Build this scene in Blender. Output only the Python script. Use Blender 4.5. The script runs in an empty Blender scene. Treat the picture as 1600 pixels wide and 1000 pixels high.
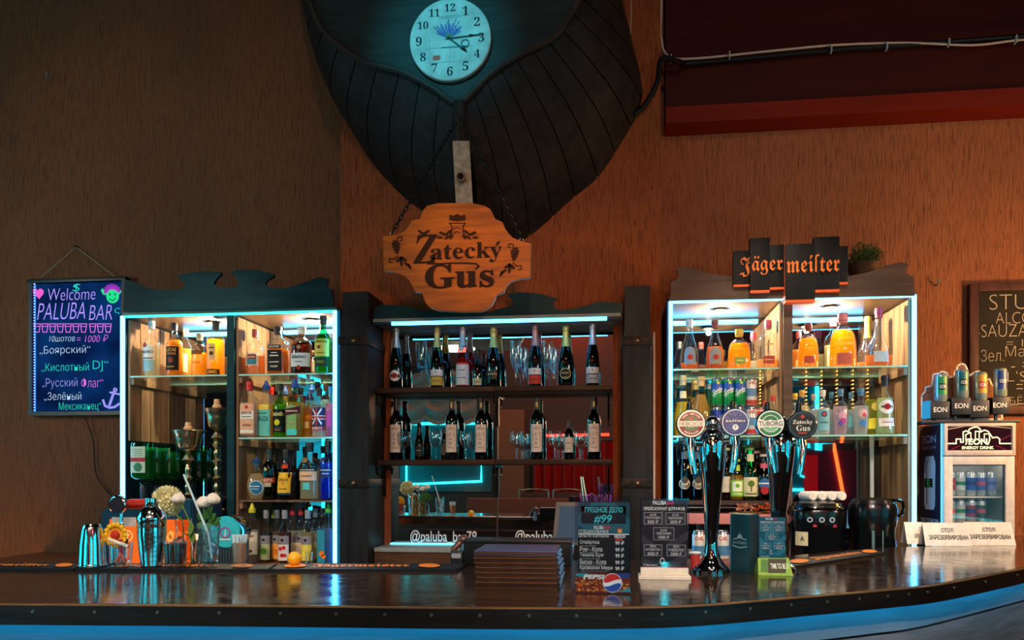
import bpy, bmesh, math, random
from mathutils import Vector, Matrix
random.seed(7)
sc = bpy.context.scene
col = sc.collection
R = math.radians

# ------------------------------------------------------------------ camera
F, HZ, HC, TH = 1265.0, 745.0, 1.40, R(7.2)
CT, ST = math.cos(TH), math.sin(TH)
cam = bpy.data.objects.new('camera', bpy.data.cameras.new('camera'))
col.objects.link(cam)
cam.location = (0, 0, HC)
cam.rotation_euler = (R(90), 0, TH)
cam.data.sensor_fit = 'HORIZONTAL'
cam.data.sensor_width = 36.0
cam.data.lens = F / 1600 * 36
cam.data.shift_y = (HZ - 500) / 1600
cam.data.clip_start = 0.02
sc.camera = cam

# ------------------------------------------------------------------ world, exposure, large lights
sc.view_settings.view_transform = 'Standard'
sc.view_settings.look = 'None'
sc.view_settings.gamma = 1.0
sc.view_settings.use_curve_mapping = False
sc.view_settings.exposure = 0.2
sc.cycles.use_denoising = True
sc.cycles.transparent_max_bounces = 40
sc.cycles.max_bounces = 12
sc.cycles.glossy_bounces = 6
sc.cycles.transmission_bounces = 6
sc.cycles.sample_clamp_indirect = 4.0
w = bpy.data.worlds.new('world')
sc.world = w
w.use_nodes = True
w.node_tree.nodes['Background'].inputs[0].default_value = (0.35, 0.3, 0.3, 1)
w.node_tree.nodes['Background'].inputs[1].default_value = 0.02

def lamp(name, kind, loc, energy, color, target=None, size=0.2, spot=60, blend=0.6, size_y=None):
    d = bpy.data.lights.new(name, kind)
    d.energy = energy
    d.color = color
    if kind == 'AREA':
        d.size = size
        if size_y:
            d.shape = 'RECTANGLE'; d.size_y = size_y
        else:
            d.shape = 'DISK'
    else:
        d.shadow_soft_size = size
    if kind == 'SPOT':
        d.spot_size = R(spot); d.spot_blend = blend
    o = bpy.data.objects.new(name, d)
    col.objects.link(o)
    o.location = loc
    if target is not None:
        o.rotation_euler = (Vector(target) - Vector(loc)).to_track_quat('-Z', 'Y').to_euler()
    return o

# orange wall lamp just past the right edge of the frame, warm washes on the walls, cyan lamp on the clock, unseen fill lights added for bar and room
lamp('orange_wall_lamp', 'POINT', (2.30, 3.70, 1.95), 40, (1.0, 0.50, 0.12), size=0.12)
lamp('warm_wash_right', 'SPOT', (3.6, 1.6, 2.5), 150, (1.0, 0.62, 0.42), (1.5, 4.4, 2.1), 0.2, 66, 1.0)
lamp('warm_wash_centre', 'SPOT', (0.3, 0.6, 2.0), 120, (1.0, 0.42, 0.15), (-0.3, 4.2, 1.95), 0.15, 46, 1.0)
lamp('wash_left', 'SPOT', (-4.55, 1.7, 2.4), 75, (1.0, 0.76, 0.58), (-2.6, 4.4, 2.1), 0.2, 95, 1.0)
lamp('orange_low_left', 'POINT', (-3.6, 3.7, 0.75), 9, (1.0, 0.42, 0.16), size=0.15)
lamp('cyan_stage_lamp', 'SPOT', (-0.9, 1.2, 3.9), 230, (0.0, 0.72, 0.92), (-0.80, 3.7, 3.44), 0.05, 18, 0.9)
for k, (x, tx) in enumerate(((-1.5, -1.5), (-0.2, -0.35), (0.9, 0.7))):
    lamp('bar_fill', 'SPOT', (x, 0.9, 3.95), 110, (1.0, 0.80, 0.60), (tx, 2.4 + 0.25 * k, 1.1), 0.06, 44, 0.8)  # unseen spots added to brighten the counter
for x, tx in ((-2.4, -2.0), (0.7, 0.85)):
    lamp('back_bar_fill', 'SPOT', (x, 1.9, 3.95), 210, (1.0, 0.82, 0.62), (tx, 4.1, 1.45), 0.05, 30, 0.7)  # unseen spots added to brighten the cabinet bottles
for x, tx, ty in ((-1.0, -1.5, 2.3), (0.5, 0.35, 2.3), (1.3, 1.45, 3.8)):
    lamp('front_fill', 'SPOT', (x, -1.2, 3.5), 300, (1.0, 0.88, 0.80), (tx, ty, 1.2), 0.06, 30 if ty < 3 else 16, 0.8)  # unseen spots added behind the camera to lift the card fronts
lamp('room_fill', 'POINT', (0.2, -1.6, 4.1), 110, (1.0, 0.70, 0.48), size=0.1)  # unseen point light added to brighten what mirrors and steel reflect
lamp('sign_spot', 'SPOT', (-2.3, 1.9, 2.75), 95, (1.0, 0.48, 0.12), (-0.60, 3.62, 2.43), 0.05, 15, 0.9)

# ------------------------------------------------------------------ helpers
def P(px, py, y):
    "point on the plane at distance y seen at a pixel"
    u = (px - 800) / F
    d = y / (CT + u * ST)
    return Vector((d * (u * CT - ST), y, HC - (py - HZ) * d / F))
def C(px, py, z=1.10):
    "point on a level surface seen at a pixel"
    u = (px - 800) / F
    d = F * (HC - z) / (py - HZ)
    return Vector((d * (u * CT - ST), d * (CT + u * ST), z))
def S(px, y):
    return y / (CT + (px - 800) / F * ST) / F

def lin(c):
    if isinstance(c, str):
        c = tuple(int(c[i:i + 2], 16) for i in (0, 2, 4))
    return tuple((v / 255 / 12.92) if v / 255 <= 0.04045 else ((v / 255 + 0.055) / 1.055) ** 2.4 for v in c[:3])

MC = {}
def node_mat(name):
    m = bpy.data.materials.new(name)
    m.use_nodes = True
    nt = m.node_tree
    nt.nodes.clear()
    out = nt.nodes.new('ShaderNodeOutputMaterial')
    return m, nt, out
def pm(c, rough=0.5, metal=0.0, var=0.06, coat=0.0, scale=40):
    "plain procedural surface: colour with a slight noise variation"
    k = ('pm', c, rough, metal, var, coat, scale)
    if k in MC: return MC[k]
    m, nt, out = node_mat('surface')
    b = nt.nodes.new('ShaderNodeBsdfPrincipled')
    l = lin(c)
    n = nt.nodes.new('ShaderNodeTexNoise'); n.inputs['Scale'].default_value = scale
    tc = nt.nodes.new('ShaderNodeTexCoord')
    nt.links.new(tc.outputs['Object'], n.inputs['Vector'])
    r = nt.nodes.new('ShaderNodeValToRGB')
    r.color_ramp.elements[0].position = 0.3; r.color_ramp.elements[1].position = 0.7
    r.color_ramp.elements[0].color = tuple(v * (1 - var * 2) for v in l) + (1,)
    r.color_ramp.elements[1].color = tuple(min(1, v * (1 + var)) for v in l) + (1,)
    nt.links.new(n.outputs['Fac'], r.inputs['Fac'])
    nt.links.new(r.outputs['Color'], b.inputs['Base Color'])
    b.inputs['Roughness'].default_value = rough
    b.inputs['Metallic'].default_value = metal
    if rough >= 0.45: b.inputs['Specular IOR Level'].default_value = 0.2
    b.inputs['Coat Weight'].default_value = coat
    nt.links.new(b.outputs[0], out.inputs[0])
    MC[k] = m
    return m
def em(c, s=1.0):
    "a surface that gives off light (lamps, tubes, lit signs, screens)"
    k = ('em', c, s)
    if k in MC: return MC[k]
    m, nt, out = node_mat('lit')
    e = nt.nodes.new('ShaderNodeEmission')
    e.inputs[0].default_value = (lin(c) if isinstance(c, str) else tuple(c)) + (1,)
    e.inputs[1].default_value = s
    nt.links.new(e.outputs[0], out.inputs[0])
    MC[k] = m
    return m
def gl(c=(1.0, 1.0, 1.0), rough=0.03, edge=0.75, body=0.0, base=0.05):
    "thin clear or tinted glass: tinted see-through with a mirror sheen that grows to the rim"
    k = ('gl', c, rough, edge, body, base)
    if k in MC: return MC[k]
    m, nt, out = node_mat('glass')
    t = nt.nodes.new('ShaderNodeBsdfTransparent'); t.inputs[0].default_value = tuple(c) + (1,)
    g = nt.nodes.new('ShaderNodeBsdfGlossy'); g.inputs['Roughness'].default_value = rough
    g.inputs[0].default_value = (1, 1, 1, 1)
    lw = nt.nodes.new('ShaderNodeLayerWeight'); lw.inputs[0].default_value = 0.5
    p = nt.nodes.new('ShaderNodeMath'); p.operation = 'POWER'; p.inputs[1].default_value = 2.6
    q = nt.nodes.new('ShaderNodeMath'); q.operation = 'MULTIPLY_ADD'; q.inputs[1].default_value = edge; q.inputs[2].default_value = base
    nt.links.new(lw.outputs['Facing'], p.inputs[0]); nt.links.new(p.outputs[0], q.inputs[0])
    mx = nt.nodes.new('ShaderNodeMixShader')
    nt.links.new(q.outputs[0], mx.inputs[0]); nt.links.new(t.outputs[0], mx.inputs[1]); nt.links.new(g.outputs[0], mx.inputs[2])
    nt.links.new(mx.outputs[0], out.inputs[0])
    MC[k] = m
    return m
def lq(c, body=0.55):
    "coloured drink: partly see-through, partly glowing through with the light that falls in"
    k = ('lq', c, body)
    if k in MC: return MC[k]
    m, nt, out = node_mat('drink')
    l = tuple(v ** 0.62 for v in lin(c))
    t = nt.nodes.new('ShaderNodeBsdfTransparent'); t.inputs[0].default_value = tuple(min(1, v * 1.1 + 0.02) for v in l) + (1,)
    d = nt.nodes.new('ShaderNodeBsdfDiffuse'); d.inputs[0].default_value = l + (1,)
    tr = nt.nodes.new('ShaderNodeBsdfTranslucent'); tr.inputs[0].default_value = l + (1,)
    m1 = nt.nodes.new('ShaderNodeMixShader'); m1.inputs[0].default_value = 0.6
    nt.links.new(d.outputs[0], m1.inputs[1]); nt.links.new(tr.outputs[0], m1.inputs[2])
    m2 = nt.nodes.new('ShaderNodeMixShader'); m2.inputs[0].default_value = body
    nt.links.new(t.outputs[0], m2.inputs[1]); nt.links.new(m1.outputs[0], m2.inputs[2])
    nt.links.new(m2.outputs[0], out.inputs[0])
    MC[k] = m
    return m
def wood(c1, c2, rough=0.5, scale=(30, 30, 3), bump=0.15, coat=0.0, plank=None, axis='X'):
    "grained wood, the grain running along the axis with the small scale"
    k = ('wood', c1, c2, rough, scale, bump, coat, plank, axis)
    if k in MC: return MC[k]
    m, nt, out = node_mat('wood')
    b = nt.nodes.new('ShaderNodeBsdfPrincipled')
    tc = nt.nodes.new('ShaderNodeTexCoord'); mp = nt.nodes.new('ShaderNodeMapping')
    mp.inputs['Scale'].default_value = scale
    nt.links.new(tc.outputs['Object'], mp.inputs[0])
    n = nt.nodes.new('ShaderNodeTexNoise'); n.inputs['Scale'].default_value = 1.0; n.inputs['Detail'].default_value = 6; n.inputs['Distortion'].default_value = 0.6
    nt.links.new(mp.outputs[0], n.inputs['Vector'])
    r = nt.nodes.new('ShaderNodeValToRGB')
    r.color_ramp.elements[0].position = 0.32; r.color_ramp.elements[1].position = 0.68
    r.color_ramp.elements[0].color = lin(c1) + (1,); r.color_ramp.elements[1].color = lin(c2) + (1,)
    nt.links.new(n.outputs['Fac'], r.inputs['Fac'])
    nt.links.new(r.outputs['Color'], b.inputs['Base Color'])
    bp = nt.nodes.new('ShaderNodeBump'); bp.inputs['Strength'].default_value = bump; bp.inputs['Distance'].default_value = 0.01
    nt.links.new(n.outputs['Fac'], bp.inputs['Height']); nt.links.new(bp.outputs[0], b.inputs['Normal'])
    b.inputs['Roughness'].default_value = rough; b.inputs['Coat Weight'].default_value = coat
    if rough >= 0.45: b.inputs['Specular IOR Level'].default_value = 0.15
    nt.links.new(b.outputs[0], out.inputs[0])
    MC[k] = m
    return m
def plaster(c1, c2, c3):
    "bark-beetle plaster: vertical grooves and blotches"
    k = ('plaster', c1, c2, c3)
    if k in MC: return MC[k]
    m, nt, out = node_mat('plaster')
    b = nt.nodes.new('ShaderNodeBsdfPrincipled')
    tc = nt.nodes.new('ShaderNodeTexCoord')
    mp = nt.nodes.new('ShaderNodeMapping'); mp.inputs['Scale'].default_value = (120, 120, 11)
    nt.links.new(tc.outputs['Object'], mp.inputs[0])
    n = nt.nodes.new('ShaderNodeTexNoise'); n.inputs['Scale'].default_value = 1; n.inputs['Detail'].default_value = 5; n.inputs['Distortion'].default_value = 0.9
    nt.links.new(mp.outputs[0], n.inputs['Vector'])
    n2 = nt.nodes.new('ShaderNodeTexNoise'); n2.inputs['Scale'].default_value = 1.3; n2.inputs['Detail'].default_value = 4
    nt.links.new(tc.outputs['Object'], n2.inputs['Vector'])
    r2 = nt.nodes.new('ShaderNodeValToRGB')
    r2.color_ramp.elements[0].position = 0.38; r2.color_ramp.elements[1].position = 0.62
    r2.color_ramp.elements[0].color = lin(c1) + (1,); r2.color_ramp.elements[1].color = lin(c2) + (1,)
    nt.links.new(n2.outputs['Fac'], r2.inputs['Fac'])
    r = nt.nodes.new('ShaderNodeValToRGB')
    r.color_ramp.elements[0].position = 0.30; r.color_ramp.elements[1].position = 0.52
    r.color_ramp.elements[0].color = (0, 0, 0, 1); r.color_ramp.elements[1].color = (1, 1, 1, 1)
    nt.links.new(n.outputs['Fac'], r.inputs['Fac'])
    mx = nt.nodes.new('ShaderNodeMixRGB'); mx.inputs[1].default_value = lin(c3) + (1,)
    nt.links.new(r.outputs['Color'], mx.inputs[0]); nt.links.new(r2.outputs['Color'], mx.inputs[2])
    nt.links.new(mx.outputs[0], b.inputs['Base Color'])
    bp = nt.nodes.new('ShaderNodeBump'); bp.inputs['Strength'].default_value = 0.7; bp.inputs['Distance'].default_value = 0.012
    nt.links.new(n.outputs['Fac'], bp.inputs['Height']); nt.links.new(bp.outputs[0], b.inputs['Normal'])
    b.inputs['Roughness'].default_value = 0.75; b.inputs['Specular IOR Level'].default_value = 0.2
    nt.links.new(b.outputs[0], out.inputs[0])
    MC[k] = m
    return m
def mirror(c=(0.5, 0.52, 0.55), rough=0.01):
    k = ('mirror', c, rough)
    if k in MC: return MC[k]
    m, nt, out = node_mat('mirror')
    b = nt.nodes.new('ShaderNodeBsdfPrincipled')
    b.inputs['Base Color'].default_value = tuple(c) + (1,); b.inputs['Metallic'].default_value = 1; b.inputs['Roughness'].default_value = rough
    nt.links.new(b.outputs[0], out.inputs[0])
    MC[k] = m
    return m

# --- mesh building
def NB(): return bmesh.new()
def merge(bm, t):
    me = bpy.data.meshes.new('tmp'); t.to_mesh(me); t.free(); bm.from_mesh(me); bpy.data.meshes.remove(me)
def box(bm, x0, x1, y0, y1, z0, z1, mi=0, bev=0.0, seg=2):
    t = bmesh.new()
    vs = [t.verts.new((x, y, z)) for z in (z0, z1) for y in (y0, y1) for x in (x0, x1)]
    for f in ((0, 2, 3, 1), (4, 5, 7, 6), (0, 1, 5, 4), (2, 6, 7, 3), (0, 4, 6, 2), (1, 3, 7, 5)):
        t.faces.new([vs[i] for i in f])
    if bev > 0:
        bmesh.ops.bevel(t, geom=t.edges[:], offset=bev, segments=seg, affect='EDGES', profile=0.6)
    for f in t.faces: f.material_index = mi
    merge(bm, t)
def prism(bm, poly, y0, y1, mi=0, bev=0.0, side_mi=None):
    "poly = (x, z) points; extruded from y0 (front) to y1"
    t = bmesh.new()
    a = [t.verts.new((x, y0, z)) for x, z in poly]; b = [t.verts.new((x, y1, z)) for x, z in poly]
    fs = [t.faces.new(a), t.faces.new(b[::-1])]
    n = len(poly)
    sides = [t.faces.new((a[i], b[i], b[(i + 1) % n], a[(i + 1) % n])) for i in range(n)]
    for f in t.faces: f.material_index = mi
    if side_mi is not None:
        for f in sides: f.material_index = side_mi
    if bev > 0:
        bmesh.ops.bevel(t, geom=list({e for e in fs[0].edges}), offset=bev, segments=2, affect='EDGES')
    bmesh.ops.recalc_face_normals(t, faces=t.faces[:])
    merge(bm, t)
def slab(bm, poly, z0, z1, mi=0, bev=0.0):
    "poly = (x, y) points, extruded upward"
    t = bmesh.new()
    a = [t.verts.new((x, y, z1)) for x, y in poly]; b = [t.verts.new((x, y, z0)) for x, y in poly]
    top = t.faces.new(a); t.faces.new(b[::-1])
    n = len(poly)
    for i in range(n): t.faces.new((a[i], b[i], b[(i + 1) % n], a[(i + 1) % n]))
    for f in t.faces: f.material_index = mi
    if bev > 0:
        bmesh.ops.bevel(t, geom=list(top.edges), offset=bev, segments=2, affect='EDGES')
    bmesh.ops.recalc_face_normals(t, faces=t.faces[:])
    merge(bm, t)
def sup(phi, n):
    c, s = abs(math.cos(phi)), abs(math.sin(phi))
    return 1.0 / ((c ** n + s ** n) ** (1.0 / n))
def lathe(bm, prof, seg=24, n=2.0, sy=1.0, at=(0, 0, 0), mi=0, close=True, mat=None, mis=None):
    "prof = (radius, height) points; n > 2 makes the plan squarish, sy flattens it"
    t = bmesh.new()
    rings = []
    for r, z in prof:
        if r < 1e-6:
            rings.append([t.verts.new((0, 0, z))])
        else:
            rings.append([t.verts.new((r * sup(2 * math.pi * i / seg, n) * math.cos(2 * math.pi * i / seg),
                                       sy * r * sup(2 * math.pi * i / seg, n) * math.sin(2 * math.pi * i / seg), z)) for i in range(seg)])
    for j in range(len(rings) - 1):
        a, b = rings[j], rings[j + 1]
        k = mi if mis is None else mis[j]
        for i in range(seg):
            i2 = (i + 1) % seg
            if len(a) == 1 and len(b) == 1: continue
            if len(a) == 1: f = t.faces.new((a[0], b[i], b[i2]))
            elif len(b) == 1: f = t.faces.new((a[i], a[i2], b[0]))
            else: f = t.faces.new((a[i], a[i2], b[i2], b[i]))
            f.material_index = k
    M = mat if mat is not None else Matrix.Translation(at)
    if mat is not None: M = Matrix.Translation(at) @ mat
    bmesh.ops.transform(t, matrix=M, verts=t.verts[:])
    merge(bm, t)
def ball(bm, c, r, sx=1, sy=1, sz=1, mi=0, sub=2):
    t = bmesh.new()
    bmesh.ops.create_icosphere(t, subdivisions=sub, radius=r)
    bmesh.ops.transform(t, matrix=Matrix.Translation(c) @ Matrix.Diagonal((sx, sy, sz, 1)), verts=t.verts[:])
    for f in t.faces: f.material_index = mi
    merge(bm, t)
def tube(bm, pts, r, seg=8, mi=0, cap=True, radii=None):
    t = bmesh.new()
    pts = [Vector(p) for p in pts]
    rings = []
    up = None
    for i, p in enumerate(pts):
        d = (pts[min(i + 1, len(pts) - 1)] - pts[max(i - 1, 0)]).normalized()
        if up is None:
            up = Vector((0, 0, 1)) if abs(d.z) < 0.9 else Vector((1, 0, 0))
        u = (up - d * up.dot(d)).normalized(); v = d.cross(u); up = u
        rr = radii[i] if radii else r
        rings.append([t.verts.new(p + (u * math.cos(2 * math.pi * k / seg) + v * math.sin(2 * math.pi * k / seg)) * rr) for k in range(seg)])
    for a, b in zip(rings, rings[1:]):
        for k in range(seg):
            t.faces.new((a[k], a[(k + 1) % seg], b[(k + 1) % seg], b[k]))
    if cap:
        t.faces.new(rings[0][::-1]); t.faces.new(rings[-1])
    for f in t.faces: f.material_index = mi
    merge(bm, t)
def smooth_path(pts, k=6):
    pts = [Vector(p) for p in pts]
    out = []
    n = len(pts)
    for i in range(n - 1):
        p0, p1, p2, p3 = pts[max(i - 1, 0)], pts[i], pts[i + 1], pts[min(i + 2, n - 1)]
        for j in range(k):
            t = j / k
            out.append(0.5 * ((2 * p1) + (p2 - p0) * t + (2 * p0 - 5 * p1 + 4 * p2 - p3) * t * t + (3 * p1 - p0 - 3 * p2 + p3) * t ** 3))
    out.append(pts[-1])
    return out
def quad(bm, a, b, c, d, mi=0):
    f = bm.faces.new([bm.verts.new(v) for v in (a, b, c, d)]); f.material_index = mi
    return f

def obj(name, bm, mats, parent=None, local=False, smooth=True, ang=38):
    "one mesh object; coordinates are world ones unless local (then they are the parent's)"
    bmesh.ops.recalc_face_normals(bm, faces=bm.faces[:])
    if parent is not None and not local:
        off = Vector(parent.location)
        if parent.parent is not None: off += parent.parent.location
        bmesh.ops.translate(bm, vec=-off, verts=bm.verts[:])
    me = bpy.data.meshes.new(name)
    bm.to_mesh(me); bm.free()
    for m in (mats if isinstance(mats, (list, tuple)) else [mats]): me.materials.append(m)
    if smooth:
        me.polygons.foreach_set('use_smooth', [True] * len(me.polygons))
        me.set_sharp_from_angle(angle=R(ang))
    o = bpy.data.objects.new(name, me)
    col.objects.link(o)
    if parent is not None: o.parent = parent
    return o
def thing(name, label, cat, loc=(0, 0, 0), rz=0.0, group=None):
    o = bpy.data.objects.new(name, None)
    col.objects.link(o)
    o.empty_display_size = 0.05
    o.location = loc; o.rotation_euler = (0, 0, rz)
    o['label'] = label; o['category'] = cat
    if group: o['group'] = group
    return o
def tag(o, label, cat, group=None):
    o['label'] = label; o['category'] = cat
    if group: o['group'] = group
    return o
def struct(name, bm, m, **k):
    o = obj(name, bm, m, **k); o['kind'] = 'structure'
    return o
def dup(root, loc, label=None, rz=None, group=None):
    r = root.copy(); col.objects.link(r); r.location = loc
    if rz is not None: r.rotation_euler = (0, 0, rz)
    if label: r['label'] = label
    if group: r['group'] = group
    for ch in list(root.children):
        c = ch.copy(); col.objects.link(c); c.parent = r
        for g in list(ch.children):
            d = g.copy(); col.objects.link(d); d.parent = c
    return r

# --- writing
TC = {}
def text_geo(s, shear=0.0, bold=0.0, space=1.0):
    k = (s, shear, bold, space)
    if k in TC: return TC[k]
    cu = bpy.data.curves.new('t', 'FONT')
    cu.body = s; cu.shear = shear; cu.offset = bold; cu.resolution_u = 4; cu.fill_mode = 'FRONT'; cu.space_character = space
    o = bpy.data.objects.new('t', cu)
    col.objects.link(o)
    dg = bpy.context.evaluated_depsgraph_get()
    me = bpy.data.meshes.new_from_object(o.evaluated_get(dg))
    vs = [(v.co.x, v.co.y) for v in me.vertices]; fs = [tuple(p.vertices) for p in me.polygons]
    bpy.data.objects.remove(o); bpy.data.curves.remove(cu); bpy.data.meshes.remove(me)
    if not vs: vs, fs = [(0, 0), (1, 0), (1, 1)], [(0, 1, 2)]
    x0, x1 = min(v[0] for v in vs), max(v[0] for v in vs); y0, y1 = min(v[1] for v in vs), max(v[1] for v in vs)
    vs = [((x - x0) / (x1 - x0 + 1e-9), (y - y0) / (y1 - y0 + 1e-9)) for x, y in vs]
    TC[k] = (vs, fs, (x1 - x0) / (y1 - y0 + 1e-9))
    return TC[k]
def text(bm, s, x0, x1, z0, z1, fn, mi=0, shear=0.0, bold=0.0, fit=False, space=1.0):
    "write s into the box; fn turns flat (x, z) into a 3-D point. fit keeps the letters' own proportion"
    vs, fs, asp = text_geo(s, shear, bold, space)
    if fit:
        wd, ht = x1 - x0, z1 - z0
        if asp * ht < wd:
            m = (x0 + x1) / 2; x0, x1 = m - asp * ht / 2, m + asp * ht / 2
        else:
            m = (z0 + z1) / 2; h = wd / asp; z0, z1 = m - h / 2, m + h / 2
    bv = [bm.verts.new(fn(x0 + a * (x1 - x0), z0 + b * (z1 - z0))) for a, b in vs]
    for f in fs:
        try:
            q = bm.faces.new([bv[i] for i in f]); q.material_index = mi
        except ValueError: pass
def ptext(bm, s, px0, px1, py0, py1, y, mi=0, **k):
    "write s on the upright plane y, in the box between two pixels"
    a = P(px0, py1, y); b = P(px1, py0, y)
    text(bm, s, a.x, b.x, a.z, b.z, lambda x, z: (x, y, z), mi, **k)
def ring(bm, cx, cz, r0, r1, fn, mi=0, seg=28, a0=0.0, a1=2 * math.pi):
    for i in range(seg):
        p, q = a0 + (a1 - a0) * i / seg, a0 + (a1 - a0) * (i + 1) / seg
        pts = [(cx + r0 * math.cos(p), cz + r0 * math.sin(p)), (cx + r1 * math.cos(p), cz + r1 * math.sin(p)),
               (cx + r1 * math.cos(q), cz + r1 * math.sin(q)), (cx + r0 * math.cos(q), cz + r0 * math.sin(q))]
        if r0 < 1e-6: pts = pts[1:] if False else [pts[0], pts[1], pts[2]]
        f = bm.faces.new([bm.verts.new(fn(x, z)) for x, z in pts]); f.material_index = mi
def stroke(bm, pts, wd, fn, mi=0):
    "a flat drawn line through (x, z) points"
    for (ax, az), (bx, bz) in zip(pts, pts[1:]):
        dx, dz = bx - ax, bz - az
        l = math.hypot(dx, dz) + 1e-9
        nx, nz = -dz / l * wd / 2, dx / l * wd / 2
        ex, ez = dx / l * wd * 0.3, dz / l * wd * 0.3
        f = bm.faces.new([bm.verts.new(fn(x, z)) for x, z in ((ax - nx - ex, az - nz - ez), (bx - nx + ex, bz - nz + ez), (bx + nx + ex, bz + nz + ez), (ax + nx - ex, az + nz - ez))])
        f.material_index = mi
def flat(bm, poly, fn, mi=0):
    f = bm.faces.new([bm.verts.new(fn(x, z)) for x, z in poly]); f.material_index = mi

# ================================================================== the room
WY, PY_ = 4.45, 4.20                        # side walls, centre pier
pl_l = plaster('6e4a34', '7d5137', '523829')
pl_c = plaster('8a4a28', '9a5530', '632f1c')
pl_r = plaster('8e5638', '9a6040', '6b3f2a')
b = NB(); box(b, -4.8, P(530, 500, PY_).x + 0.02, WY, WY + 0.12, 0, 4.3); struct('wall_left', b, pl_l)
b = NB(); box(b, P(532, 500, PY_).x, P(1032, 500, PY_).x, PY_, WY + 0.12, 0, 4.3); struct('wall_centre', b, pl_c)
b = NB(); box(b, P(1030, 500, PY_).x + 0.0, 4.2, WY, WY + 0.12, 0, 4.3); struct('wall_right', b, pl_r)
b = NB(); box(b, -4.92, -4.8, -4.2, WY + 0.12, 0, 4.3); struct('wall_side_left', b, pm('3a2a22', 0.8))
b = NB(); box(b, 4.2, 4.32, -4.2, WY + 0.12, 0, 4.3); struct('wall_side_right', b, pm('3a2a22', 0.8))
b = NB(); box(b, -4.92, 4.32, -4.32, -4.2, 0, 4.3); struct('wall_back', b, pm('4a3a34', 0.8))
b = NB(); box(b, -4.92, 4.32, -4.32, WY + 0.12, -0.1, 0); struct('floor', b, wood('1c130f', '2c1d15', 0.4, (4, 40, 40)))
b = NB(); box(b, -4.92, 4.32, -4.32, WY + 0.12, 4.3, 4.4); struct('ceiling', b, pm('18120f', 0.9))
# dark red beam above the right wall
b = NB()
x0 = P(1040, 180, 4.30).x
box(b, x0, 4.2, 4.30, WY, 3.325, 4.3, 0); box(b, x0, 4.2, 4.285, WY, 3.24, 3.325, 1)
struct('trim_1', b, [wood('330b08', '3c0f0a', 0.6, (3, 30, 30), 0.05), wood('66180a', '721d0c', 0.6, (3, 30, 30), 0.05)])

# ================================================================== the bar counter
def pxpath(l, z=1.10): return [C(a, c, z) for a, c in l]
outer = smooth_path(pxpath([(-160, 941), (0, 942), (250, 943.5), (500, 945.5), (700, 947.5), (900, 948), (1075, 944.5), (1250, 931), (1381, 920), (1469, 910.5), (1600, 886), (1720, 862)]), 8)
outer = [Vector((p.x, p.y, 1.10)) for p in outer]
e = outer[-1]
outer += [Vector((e.x + 0.12, e.y + 0.45, 1.10)), Vector((e.x + 0.16, 4.25, 1.10)), Vector((e.x + 0.16, WY - 0.01, 1.10))]
inner = pxpath([(-160, 879), (300, 881), (720, 881), (800, 876), (1000, 875), (1200, 872)]) + [Vector((0.95, 3.46, 1.1)), Vector((1.12, 3.60, 1.1)), Vector((1.43, 3.72, 1.1)), Vector((1.45, WY - 0.01, 1.1))]
def offset(path, dist):
    out = []
    for i, p in enumerate(path):
        d = (path[min(i + 1, len(path) - 1)] - path[max(i - 1, 0)]).normalized()
        out.append(Vector((p.x - d.y * dist, p.y + d.x * dist, p.z)))
    return out
def band(bm, path, z0, z1, th, mi=0):
    "a board standing along a path, thickness th to the inner side"
    q = offset(path, th)
    for i in range(len(path) - 1):
        a, c, d, f = path[i], path[i + 1], q[i + 1], q[i]
        for z in (z1,): quad(bm, *[(v.x, v.y, z) for v in (a, c, d, f)], mi)
        quad(bm, *[(v.x, v.y, z0) for v in (f, d, c, a)], mi)
        quad(bm, (a.x, a.y, z0), (c.x, c.y, z0), (c.x, c.y, z1), (a.x, a.y, z1), mi)
        quad(bm, (f.x, f.y, z1), (d.x, d.y, z1), (d.x, d.y, z0), (f.x, f.y, z0), mi)
    for v, u in ((path[0], q[0]), (path[-1], q[-1])):
        quad(bm, (v.x, v.y, z0), (u.x, u.y, z0), (u.x, u.y, z1), (v.x, v.y, z1), mi)
    bmesh.ops.remove_doubles(bm, verts=bm.verts[:], dist=0.0004)
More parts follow.
